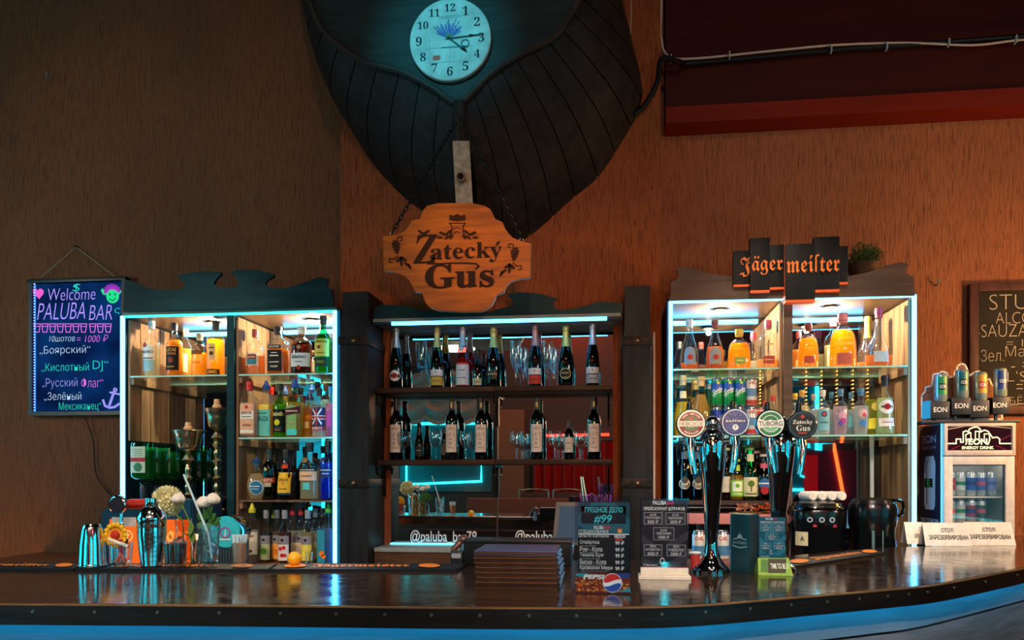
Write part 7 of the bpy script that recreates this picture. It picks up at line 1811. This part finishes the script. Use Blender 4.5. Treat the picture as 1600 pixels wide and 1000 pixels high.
ND = [em((.85, .12, .6), .9), em((.02, .85, .30), .8), em((.5, .05, .7), .9), em((.35, .32, .95), .85), pm('0a2030', .5)]
obj('drawn_heart', b, ND, t); b = NB()
flat(b, [(176 + 10 * math.cos(k), 463 + 11 * math.sin(k)) for k in [2 * math.pi * i / 24 for i in range(24)]], fq, 1)
for i in range(13):
    a = R(200 + 140 * i / 12); stroke(b, [(176 + 9 * math.cos(a), 462 + 9 * math.sin(a)), (175 + 15 * math.cos(a), 461 + 17 * math.sin(a))], 1.6, fq, 2)
for s_ in (-1, 1):
    stroke(b, [(176 + 9 * s_, 460), (176 + 15 * s_, 456 - 3 * s_)], 2.4, fq, 1)
    for k in (-1, 0, 1): stroke(b, [(176 + 15 * s_, 456 - 3 * s_), (176 + (16 + 2 * k) * s_, 450 - 3 * s_ - (1 - abs(k)) * 2)], 1.6, fq, 1)
fq2 = lambda x, z: (P(x, z, yy).x, yy - .001, P(x, z, yy).z)
for dx in (-4, 4): flat(b, [(176 + dx + 1.5 * math.cos(k), 460 + 1.5 * math.sin(k)) for k in [2 * math.pi * i / 8 for i in range(8)]], fq2, 4)
stroke(b, [(171, 467), (176, 470), (181, 466)], 1.2, fq2, 4)
obj('drawn_face', b, ND, t); b = NB()
stroke(b, [(179, 610), (171, 633)], 4, fq, 3); stroke(b, [(172, 613), (186, 616)], 3, fq, 3); stroke(b, [(161, 625), (164, 634), (171, 637), (179, 636), (186, 631)], 3.6, fq, 3)
ring(b, 180, 609, 1.5, 3.5, fq, 3, 12)
obj('drawn_anchor', b, ND, t)
b = NB(); p0 = P(119, 386, WY - .01); tube(b, [P(63, 434, yl + .01), p0, P(182, 434, yl + .01)], .002, 5); ob = obj('hanging_string', b, pm('9aa49a', .6), t)
b = NB(); tube(b, [p0 + Vector((0, .01, 0)), p0 + Vector((0, -.02, .004))], .005, 8); obj('nail', b, pm('30302e', .4, .6), ob)

# ================================================================== reserved table cards
def tent(px0, px1, top, base, label, spx):
    a, c = C(px0, base), C(px1, base)
    ang = math.atan2(c.y - a.y, c.x - a.x) * .25
    y = (a.y + c.y) / 2 * 0 + C((px0 + px1) / 2, base).y
    a, c = P(px0, base, y), P(px1, base, y)
    zt = P((px0 + px1) / 2, top, y).z
    t = thing('table_card', label, 'table card', ((a.x + c.x) / 2, y, 1.10), 0, 'reserved table cards')
    h = zt - 1.10; w2 = (c.x - a.x) / 2; th = .0012; dp = .045
    b = NB()
    def fc(u, w_, s, o_=0): return (u * w2, (-dp if s < 0 else dp) * (1 - w_) + 0.0 + (0 if s < 0 else 0), h * w_ + .0008)
    for s in (-1, 1):
        A = [Vector(fc(-1, 0, s)), Vector(fc(1, 0, s)), Vector(fc(.985, 1, s)), Vector(fc(-.985, 1, s))]
        n_ = Vector((0, s * .7, .7)).normalized() * th
        v = [b.verts.new(q) for q in A] + [b.verts.new(q - n_ * 1.0) for q in A]
        for f in ((0, 1, 2, 3), (7, 6, 5, 4), (0, 4, 5, 1), (1, 5, 6, 2), (3, 2, 6, 7), (0, 3, 7, 4)): b.faces.new([v[i] for i in f])
    cd = obj('folded_card', b, pm('f0ece4', .5), t, local=True, smooth=False)
    b = NB()
    def fw_(u, w_): q = fc(u, w_, -1); return (q[0], q[1] - .0012, q[2] + .0006)
    text(b, 'СТОЛ', spx - .26, spx + .26, .58, .76, fw_, 0, bold=.02); text(b, 'ЗАРЕЗЕРВИРОВАН', spx - .84, spx + .84, .26, .46, fw_, 0, bold=.018)
    obj('lettering', b, pm('1c1612', .6), cd, local=True)
    return t
tent(1440, 1512, 817, 852, 'white folded reserved table card, middle of the three in front of the small fridge', .05)
tent(1505, 1580, 816, 851, 'white folded reserved table card, rightmost of the three in front of the small fridge', .0)
tent(1412, 1442, 816, 849, 'white folded reserved table card, leftmost of the three, mostly hidden', .7)

# ================================================================== small drinks fridge
y = 3.97
t = thing('drinks_fridge', 'small white glass-door fridge with a glowing header behind the reserved cards', 'fridge', (P(1528, 830, y).x, y + .14, 1.10))
x0, x1 = P(1472, 700, y).x, P(1584, 700, y).x
zt = P(1520, 661, y).z; zh = P(1520, 711, y).z; zb = 1.115
dp = .29
wh = pm('e8dcd4', .4)
b = NB(); box(b, x0, x0 + .014, y + .012, y + dp, zb, zt, 0, .003); box(b, x1 - .014, x1, y + .012, y + dp, zb, zt, 0, .003); box(b, x0 + .014, x1 - .014, y + dp - .02, y + dp, zb, zt); box(b, x0 + .014, x1 - .014, y + .012, y + dp - .02, zt - .012, zt); box(b, x0 + .014, x1 - .014, y + .012, y + dp - .02, zb, zb + .06); box(b, x0 + .014, x1 - .014, y + .012, y + dp - .02, zh - .012, zh + .004)
obj('cabinet', b, pm('d8d0cc', .4), t)
b = NB()
for sx_ in (x0 + .02, x1 - .05):
    for sy_ in (y + .03, y + dp - .06): box(b, sx_, sx_ + .03, sy_, sy_ + .03, 1.1005, zb)
obj('feet', b, pm('1a1a1a', .5), t)
# door
def frm(bm, px0, px1, py0, py1, wpx, y0, y1, mi=0):
    a, c = P(px0, py1, y), P(px1, py0, y); w_ = wpx * S(1528, y)
    box(bm, a.x, a.x + w_, y0, y1, a.z, c.z, mi, .003); box(bm, c.x - w_, c.x, y0, y1, a.z, c.z, mi, .003)
    box(bm, a.x + w_ - .002, c.x - w_ + .002, y0, y1, c.z - w_, c.z, mi, .003); box(bm, a.x + w_ - .002, c.x - w_ + .002, y0, y1, a.z, a.z + w_ * 1.6, mi, .003)
    return a.x + w_, c.x - w_, a.z + w_ * 1.6, c.z - w_
b = NB(); ix0, ix1, iz0, iz1 = frm(b, 1473, 1583, 713, 838, 13, y - .016, y + .012); dr = obj('door', b, wh, t)
b = NB(); box(b, ix0 - .003, ix1 + .003, y - .006, y - .002, iz0 - .003, iz1 + .003); obj('door_glass', b, gl((.95, .96, .96), .02, .3, base=.015), dr, smooth=False)
b = NB(); box(b, ix0 - .004, ix0 + .004, y - .002, y + .006, iz0, iz1); box(b, ix1 - .004, ix1 + .004, y - .002, y + .006, iz0, iz1); box(b, ix0, ix1, y - .002, y + .006, iz1 - .004, iz1 + .002); obj('door_seal', b, pm('1c1c1e', .5), dr)
zs = P(1520, 776, y).z
b = NB(); box(b, x0 + .015, x1 - .015, y + .02, y + dp - .03, zs - .006, zs); obj('shelf', b, pm('dcd8d0', .4), t)
b = NB(); box(b, x0 + .02, x1 - .02, y + .05, y + .056, zh - .018, zh - .013); obj('inside_lamp', b, em((1.5, 1.5, 1.3), 9.0), t)
# header
a, c = P(1475, 711, y), P(1584, 661, y)
b = NB(); ix0h, ix1h, iz0h, iz1h = frm(b, 1473, 1584, 661, 712, 5, y - .02, y + .012); obj('header_frame', b, pm('dcccc4', .4), t)
b = NB(); box(b, ix0h - .004, ix1h + .004, y - .006, y + .004, iz0h - .004, iz1h + .004); hp_ = obj('header_panel', b, em((.030, .006, .008), 1.0), t)
yy = y - .0075; fq = lambda x, z: (P(x, z, yy).x, yy, P(x, z, yy).z)
fq3 = lambda x, z: (P(x, z, yy).x, yy - .0005, P(x, z, yy).z)
b = NB()
stroke(b, [(1478, 693), (1494, 693), (1494, 686), (1501, 686), (1501, 691), (1505, 691), (1505, 675), (1510, 673), (1514, 676), (1514, 671), (1520, 668), (1527, 667), (1532, 671), (1532, 675), (1538, 672), (1544, 674), (1548, 680), (1551, 684), (1558, 683), (1562, 686), (1562, 693), (1579, 693)], 1.9, fq, 0)
stroke(b, [(1509, 689), (1509, 679), (1517, 676), (1517, 689)], 1.6, fq, 0); stroke(b, [(1524, 689), (1524, 674), (1530, 674), (1530, 689)], 1.6, fq, 0); stroke(b, [(1538, 689), (1538, 678), (1546, 678), (1546, 689)], 1.6, fq, 0)
ptext(b, '/EON/', 1508, 1548, 685, 695, yy - .0006, 0, bold=.03)
ptext(b, 'ENERGY DRINK', 1503, 1553, 697, 702, yy - .0006, 0, bold=.02)
for q in (((1478, 700), (1490, 690)), ((1480, 706), (1500, 696)), ((1578, 705), (1556, 696)), ((1478, 672), (1500, 668)), ((1560, 690), (1578, 680))): stroke(b, q, 1.0, lambda x, z: (P(x, z, yy).x, yy + .0005, P(x, z, yy).z), 1)
stroke(b, [(1478, 671), (1520, 664), (1579, 669)], 1.2, fq, 2)
obj('header_print', b, [em((1.6, 1.6, .75), 1.0), em((.35, .02, .06), 1.0), em((.55, .40, .20), 1.0)], hp_)
# left side print: black panel with silver can
xs = x0 - .0012
def side(u, w_): return (xs, y + .012 + (dp - .012) * (1 - u), zb + (zt - zb) * w_)
def side2(u, w_): return (xs - .0008, y + .012 + (dp - .012) * (1 - u), zb + (zt - zb) * w_)
b = NB(); flat(b, [(.02, 0), (.98, 0), (.98, .99), (.25, .99), (.08, .95), (.02, .88)], side, 0)
flat(b, [(.28, .28), (.34, .24), (.70, .24), (.76, .28), (.78, .66), (.70, .72), (.36, .72), (.28, .66)], side2, 1)
sd3 = lambda u, w_: (xs - .0014, side(u, w_)[1], side(u, w_)[2])
flat(b, [(.36, .28), (.44, .28), (.44, .68), (.36, .68)], sd3, 2); flat(b, [(.30, .44), (.66, .44), (.66, .52), (.30, .52)], sd3, 3)
text(b, 'E', .40, .56, .45, .51, lambda u, w_: (xs - .002, side(u, w_)[1], side(u, w_)[2]), 4, bold=.02)
text(b, 'EON', .2, .8, .84, .91, side2, 1, bold=.02); text(b, 'ENERGY DRINK', .2, .8, .785, .81, side2, 1); text(b, 'TIME TO BE ON', .1, .9, .12, .16, side2, 1, bold=.02)
obj('side_print', b, [pm('1a2436', .35), pm('c8d8e4', .35), pm('8aa0b0', .3), pm('12281c', .4), pm('3ac060', .4)], t, smooth=False)
b = NB(); box(b, x0 - .002, x0 + .001, y + .004, y + .008, zb, zt); obj('led_strip', b, em((.15, 1.1, 1.7), 1.0), t, smooth=False)
# cans inside
for row, zrow, cols in ((0, zs, ('8a2a3a', 'b8c8cc', '2a4a9a', '4a5ab0', '7a88c0')), (1, zb + .0605, ('8a9aa0', 'a8b4b0', '7a2a3a', '3a4a3a', '8a98a0'))):
    for i in range(5):
        cx = ix0 + (ix1 - ix0) * (i + .5) / 5
        if row == 1 and i >= 4: continue
        hh = min(zh - .03 - zs, .115) if row == 0 else zs - .012 - (zb + .0605)
        can_at((cx, y + .075 + .004 * (i % 2), zrow + .0005), hh, .046, 'energy drink can %s on the %s shelf of the small fridge' % (('far left', 'second from left', 'in the middle', 'second from right', 'far right')[i], 'upper' if row == 0 else 'lower'), '9aa8b0', [(.25, .75, cols[i]), (.45, .6, ('c04050', '2a7a5a', '2a2a7a', 'b04a70', '4a6ab0')[i])], [], 'energy drink cans in the small fridge')
# topper
yt = y + .05
tp = thing('fridge_topper', 'skyline shaped display with four drink cans and black name blocks on the small fridge', 'display', (P(1520, 661, yt).x, yt, zt + .0005))
sk = [(1440, 655), (1440, 618), (1446, 611), (1446, 605), (1456, 603), (1458, 585), (1468, 583), (1472, 580), (1480, 583), (1482, 590), (1490, 588), (1492, 580), (1495, 579), (1496, 572), (1502, 568), (1508, 570), (1512, 579), (1514, 588), (1522, 582), (1530, 580), (1534, 588), (1540, 594), (1546, 592), (1550, 602), (1562, 606), (1566, 655)]
yb_ = yt + .06
b = NB(); prism(b, [(P(px, py, yb_).x, P(px, py, yb_).z) for px, py in sk], yb_, yb_ + .006); obj('skyline_board', b, pm('8a5a4a', .5, 0, .2, scale=120), tp)
b = NB(); fq = lambda x, z: (P(x, z, yb_ - .001).x, yb_ - .001, P(x, z, yb_ - .001).z); stroke(b, sk + sk[:1], 2.6, fq)
obj('skyline_outline', b, pm('f4eeea', .4), tp)
b = NB(); a, c = P(1437, 659, yt), P(1586, 655, yt); box(b, a.x, c.x, yt - .05, yt + .075, zt + .0008, zt + .012, 0, .002); obj('tray', b, pm('22262a', .4), tp)
for i, (px, pt_, pb_, kt, kb, col_) in enumerate(((1470, 585, 628, 627, 654, '2a9a5a'), (1503, 578, 622, 621, 648, '1a7a7a'), (1532, 582, 626, 625, 652, 'e0a030'), (1563, 576, 620, 620, 647, '2a4aa0'))):
    a, c = P(px, pb_, yt), P(px, pt_, yt)
    b = NB(); r_ = 9.5 * S(px, yt); h_ = c.z - a.z
    lathe(b, [(0, 0), (r_ * .85, 0), (r_, .006), (r_, h_ - .008), (r_ * .8, h_), (0, h_)], 24, at=(a.x, yt, a.z)); cn = obj('can', b, pm('b8ccd0', .25, .6), tp)
    b = NB(); pf = [(1, 0), (1, 1)]; cx_ = a.x; z0_ = a.z
    def fcn(x, z): return (cx_ + x, yt - math.sqrt(max(r_ * r_ - x * x, 0)) - .0008, z0_ + z)
    strip(b, fcn, r_ * .75, h_ * .25, h_ * .9, 0)
    def fcn2(x, z): v = fcn(x, z); return (v[0], v[1] - .0006, v[2])
    strip(b, fcn2, r_ * .6, h_ * .42, h_ * .66, 1)
    text(b, 'EON', -r_ * .5, r_ * .5, h_ * .48, h_ * .60, lambda x, z: (fcn2(x, z)[0], fcn2(x, z)[1] - .0006, fcn2(x, z)[2]), 2, bold=.02)
    obj('can_print', b, [pm(col_, .35), pm('10241c' if i < 2 else ('c83428' if i == 2 else '2a3a8a'), .35), pm('e8f0ec', .4)], cn)
    a, c = P(px - 16 if px != 1563 else px - 12, kb, yt - .03), P(px + 14, kt, yt - .03)
    b = NB(); box(b, a.x, c.x, yt - .03, yt + .03, a.z, c.z, 0, .002); bk = obj('name_block', b, pm('1c1a1e', .4), tp)
    b = NB(); ptext(b, 'EON', px - 11, px + 10, (kt + kb) / 2 - 4.5, (kt + kb) / 2 + 3.5, yt - .0315, 0, bold=.02); obj('lettering', b, pm('f0eeee', .4), bk)
    b = NB(); box(b, a.x + .02, a.x + .032, yt - .006, yt + .006, zt + .012, a.z); obj('support', b, pm('1c1a1e', .4), tp)
b = NB(); a, c = P(1449, 654, yt), P(1456, 627, yt); box(b, a.x - .012, a.x + .008, yt - .028, yt + .03, a.z, c.z); obj('blue_side', b, em((.05, .45, .9), .6), tp)

# ================================================================== fairy lights against the right cabinet mirror
for i, px in enumerate((1188, 1260, 1284, 1308, 1333, 1356)):
    yy = 4.395
    a, c = P(px, 585, yy), P(px, 640 if i else 632, yy)
    t = thing('fairy_light_string', ('string of warm fairy lights in the left bay of the right cabinet',) [0] if i == 0 else ('first', 'second', 'third', 'fourth', 'fifth')[i - 1] + ' string of warm fairy lights right of the right cabinet divider', 'fairy lights', tuple(a), 0, 'fairy lights')
    b = NB(); tube(b, [a, c], .0008, 4); obj('wire', b, pm('3a2a14', .6), t)
    b = NB()
    for k in range(9):
        p = a.lerp(c, (k + .5) / 9); t_ = bmesh.new(); bmesh.ops.create_icosphere(t_, subdivisions=1, radius=.0042); bmesh.ops.translate(t_, vec=p, verts=t_.verts[:]); merge(b, t_)
    o = obj('bulbs', b, em((3.0, 1.35, .22), 1.0), t)

# ================================================================== the room side, seen in the mirrors
def MV(px, py, yv, ym=4.192):
    "real point whose reflection in the mirror at ym shows at a pixel; yv = real distance along y"
    q = P(px, py, 2 * ym - yv); return Vector((q.x, yv, q.z))
yb2 = -4.15
def neon(label, pts, m, r=.022):
    b = NB(); tube(b, pts, r, 8); o = obj('neon_tube', b, m); tag(o, label, 'neon light'); return o
q = [MV(635, 662, yb2), MV(635, 757, yb2), MV(752, 752, yb2), MV(752, 662, yb2), MV(635, 662, yb2)]
t = thing('window', 'dark teal window with a glowing turquoise neon outline, reflected in the bar mirror', 'window', tuple(MV(693, 757, yb2)))
b = NB(); tube(b, q, .022, 8); obj('neon_tube', b, em((.05, 2.0, 2.1), 1.6), t)
b = NB(); a, c = MV(624, 768, yb2), MV(768, 655, yb2); box(b, min(a.x, c.x), max(a.x, c.x), yb2 - .045, yb2 - .03, a.z, c.z); obj('pane', b, pm('0f5a64', .15), t)
t = thing('swag_curtain', 'pale swagged curtain hanging above the neon window, reflected in the bar mirror', 'curtain', tuple(MV(680, 660, yb2 + .1)))
b = NB()
for row in range(3):
    for c_ in range(3):
        xl, xr_ = 625 + 40 * c_, 625 + 40 * c_ + 40
        g = []
        for j in range(5):
            g.append([b.verts.new(MV(xl + (xr_ - xl) * i / 8, 575 + 26 * row + 7 * j + 9 * (1 - (2 * i / 8 - 1) ** 2), yb2 + .06 + .05 * math.sin(j * 1.5) + .03 * row)) for i in range(9)])
        for j in range(4):
            for i in range(8): b.faces.new((g[j][i], g[j][i + 1], g[j + 1][i + 1], g[j + 1][i]))
obj('swags', b, pm('8a7a70', .7), t)
b = NB(); a, c = MV(620, 575, yb2), MV(750, 565, yb2); box(b, min(a.x, c.x), max(a.x, c.x), yb2 - .03, yb2 + .12, a.z, c.z); obj('rail', b, pm('3a302c', .6), t)
t = thing('red_curtain', 'red floor-length folded curtain, reflected in the bar mirror', 'curtain', tuple(MV(900, 800, yb2 + .1)))
b = NB(); n_ = 60
xa, xb = MV(833, 720, yb2).x, MV(965, 720, yb2).x; zt_ = MV(880, 690, yb2).z
rows = []
for z in (0.02, zt_):
    rows.append([b.verts.new((xa + (xb - xa) * i / n_, yb2 + .06 + .05 * math.sin(i * .9), z)) for i in range(n_ + 1)])
for i in range(n_): b.faces.new((rows[0][i], rows[0][i + 1], rows[1][i + 1], rows[1][i]))
obj('folds', b, pm('a01810', .7), t)
b = NB(); tube(b, [(xa - .05, yb2 + .06, zt_ + .02), (xb + .05, yb2 + .06, zt_ + .02)], .02, 8); obj('rail', b, pm('3a302c', .5), t)
neon('red neon line above the red curtain, reflected in the bar mirror', [MV(832, 681, yb2), MV(952, 679, yb2)], em((2.4, .12, .05), 1.2))
lamp('red_glow', 'POINT', tuple(MV(890, 690, -3.6).xy) + (4.0,), 60, (1.0, .08, .03), size=.05)
b = NB(); a, c = MV(778, 800, yb2), MV(819, 650, yb2); box(b, min(a.x, c.x), max(a.x, c.x), -4.19, yb2 + .05, 0, c.z + .1); o = obj('brown_panel', b, pm('8a5238', .7)); tag(o, 'flat brown wall panel between neon window and red curtain, reflected in the mirror', 'panel')
for xa_, xb_ in ((-4.6, -3.75), (0.55, 1.5), (2.1, 3.1)):
    t = thing('window', ('far left', 'middle', 'far right')[int(xa_ > 0) + int(xa_ > 2)] + ' dark window with turquoise neon outline on the wall facing the bar', 'window', (xa_, yb2, 1.2), 0)
    b = NB(); tube(b, [(xa_, yb2, 1.2), (xa_, yb2, 2.9), (xb_, yb2, 2.9), (xb_, yb2, 1.2), (xa_, yb2, 1.2)], .03, 8); obj('neon_tube', b, em((.05, 2.0, 2.3), 5.0), t)
    b = NB(); box(b, xa_ - .1, xb_ + .1, yb2 - .045, yb2 - .031, 1.1, 3.0); obj('pane', b, pm('0f5a64', .15), t)
for xw, ya_, yb_, lb in ((-4.78, 1.1, 2.9, 'unseen turquoise glow panel added at the near end of the left side wall'), (-4.78, -4.0, -1.7, 'lit turquoise window at the far end of the left side wall, reflected in the cabinet mirror'), (4.18, -2.8, 0.4, 'large unseen turquoise glow panel added on the right side wall')):
    t = thing('window', lb, 'window', (xw, (ya_ + yb_) / 2, 0.9)); s_ = 1 if xw < 0 else -1
    b = NB(); box(b, min(xw, xw + s_ * .015), max(xw, xw + s_ * .015), ya_, yb_, 0.9, 3.0); obj('pane', b, em((.015, .55, .72), 1.6), t)  # near left and right panes are added glow for cyan fill and reflections
    b = NB(); tube(b, [(xw + s_ * .03, ya_, .9), (xw + s_ * .03, ya_, 3.0), (xw + s_ * .03, yb_, 3.0), (xw + s_ * .03, yb_, .9), (xw + s_ * .03, ya_, .9)], .03, 8); obj('neon_tube', b, em((.05, 2.0, 2.3), 3.0), t)
for i, (x, yy, z) in enumerate(((-0.9, 0.1, 3.5), (-0.3, -0.5, 3.65), (0.5, 0.0, 3.55), (1.2, -0.6, 3.75), (-1.9, -0.5, 3.6), (0.1, -1.3, 3.8))):
    t = thing('pendant_bulb', 'bare warm bulb on a thin cord over the guest side of the bar', 'lamp', (x, yy, z), 0, 'bare bulbs over the guests')
    b = NB(); ball(b, (0, 0, 0), .05, 1, 1, 1.15); obj('bulb', b, em((1.0, .62, .28), 14.0), t, local=True)
    b = NB(); tube(b, [(0, 0, .05), (0, 0, 4.3 - z)], .006, 6); obj('cord', b, pm('1a1a1a', .5), t, local=True)
# bench back and chairs in front of the far wall
yc_ = -2.4
t = thing('bench', 'long brown upholstered bench, reflected low in the bar mirror', 'bench', tuple(MV(820, 800, yc_).xy) + (0,))
a, c = MV(730, 797, yc_), MV(960, 779, yc_)
b = NB(); box(b, a.x, c.x, yc_ - .08, yc_ + .06, .45, c.z, 0, .03); obj('backrest', b, pm('8a4a3a', .5), t)
b = NB(); box(b, a.x, c.x, yc_ - .55, yc_ - .08, .2, .48, 0, .03); obj('seat', b, pm('7a4034', .5), t)
b = NB(); box(b, a.x + .05, c.x - .05, yc_ - .5, yc_, 0, .2); obj('plinth', b, pm('1c1412', .6), t)
for px, lb in ((834, 'left'), (887, 'right')):
    yy = -3.1; p = MV(px, 766, yy)
    t = thing('chair', lb + ' of two metal-framed chairs behind the bench, reflected in the mirror', 'chair', (p.x, yy, 0), 0, 'chairs beyond the bench')
    w2 = .21; zt_ = p.z
    b = NB(); tube(b, smooth_path([(-w2, 0, 0), (-w2, 0, zt_ - .12), (-w2 + .06, 0, zt_), (w2 - .06, 0, zt_), (w2, 0, zt_ - .12), (w2, 0, 0)], 6), .014, 8); obj('back_frame', b, pm('b8a898', .3, .8), t, local=True)
    b = NB(); box(b, -w2 + .03, w2 - .03, -.01, .01, zt_ - .32, zt_ - .03, 0, .008); obj('backrest', b, pm('5a3a34', .6), t, local=True)
    b = NB(); box(b, -w2, w2, -.42, 0, .43, .48, 0, .015); obj('seat', b, pm('5a3a34', .6), t, local=True)
    for sx_ in (-1, 1):
        b = NB(); tube(b, [(sx_ * w2 * .95, -.4, .44), (sx_ * w2, -.42, 0)], .013, 8); obj('leg', b, pm('b8a898', .3, .8), t, local=True)
# disc lamps
for (px, py, wpx, yv), lb in (((682, 512, 74, -1.2), 'larger round white ceiling lamp, reflected at the top of the bar mirror'), ((712, 546, 62, -2.6), 'smaller round white ceiling lamp, reflected below the larger one in the bar mirror')):
    p = MV(px, py, yv); r_ = wpx / 2 * S(px, 8.384 - yv)
    t = thing('ceiling_lamp', lb, 'lamp', tuple(p), 0, 'round ceiling lamps')
    b = NB(); lathe(b, [(0, .02), (r_, .02), (r_ * 1.02, .03), (r_ * 1.02, .07), (0, .07)], 40); obj('shade', b, pm('d8d0c0', .5), t, local=True)
    b = NB(); lathe(b, [(0, 0), (r_ * .98, 0), (r_ * .98, .019), (0, .019)], 40); obj('diffuser', b, em((1.0, .86, .62), 3.0), t, local=True)
    b = NB(); tube(b, [(0, 0, .07), (0, 0, 4.3 - p.z)], .008, 6); obj('cord', b, pm('1a1a1a', .5), t, local=True)
# neon seen in the right cabinet mirror
ym2 = YB - .012
def MV2(px, py, yv): return MV(px, py, yv, ym2)
neon('bent orange-red neon line, reflected in the lower right cabinet mirror', [MV2(1262, 687, -4.1), MV2(1303, 688, -4.1), MV2(1304, 702, -4.1), MV2(1318, 776, -4.1)], em((5, .7, .12), 1.2), .026)
neon('left turquoise neon hook, reflected in the lower right cabinet mirror', [MV2(1264, 700, -4.1), MV2(1264, 693, -4.1), MV2(1248, 694, -4.1), MV2(1252, 744, -4.1), MV2(1257, 745, -4.1)], em((.05, 2.0, 2.1), 1.4), .024)
neon('right turquoise neon hook, reflected in the lower right cabinet mirror', [MV2(1282, 704, -4.1), MV2(1283, 692, -4.1), MV2(1302, 690, -4.1)], em((.05, 2.0, 2.1), 1.4), .024)
b = NB(); a, c = MV2(1256, 790, -4.12), MV2(1362, 703, -4.12); box(b, min(a.x, c.x), max(a.x, c.x), -4.19, -4.12, a.z, c.z); o = obj('wall_panel', b, pm('8a1430', .5)); tag(o, 'wide dark crimson wall panel, reflected in the lower right cabinet mirror', 'panel')
b = NB(); a, c = MV2(1257, 790, -4.08), MV2(1278, 711, -4.08); box(b, min(a.x, c.x), max(a.x, c.x), -4.119, -4.08, a.z, c.z); o = obj('lit_banner', b, em((.55, .01, .015), 1.0)); tag(o, 'tall bright red lit panel, reflected in the lower right cabinet mirror', 'panel')
lamp('crimson_glow', 'POINT', tuple(MV2(1320, 690, -3.6).xy) + (4.0,), 45, (1.0, .10, .15), size=.05)
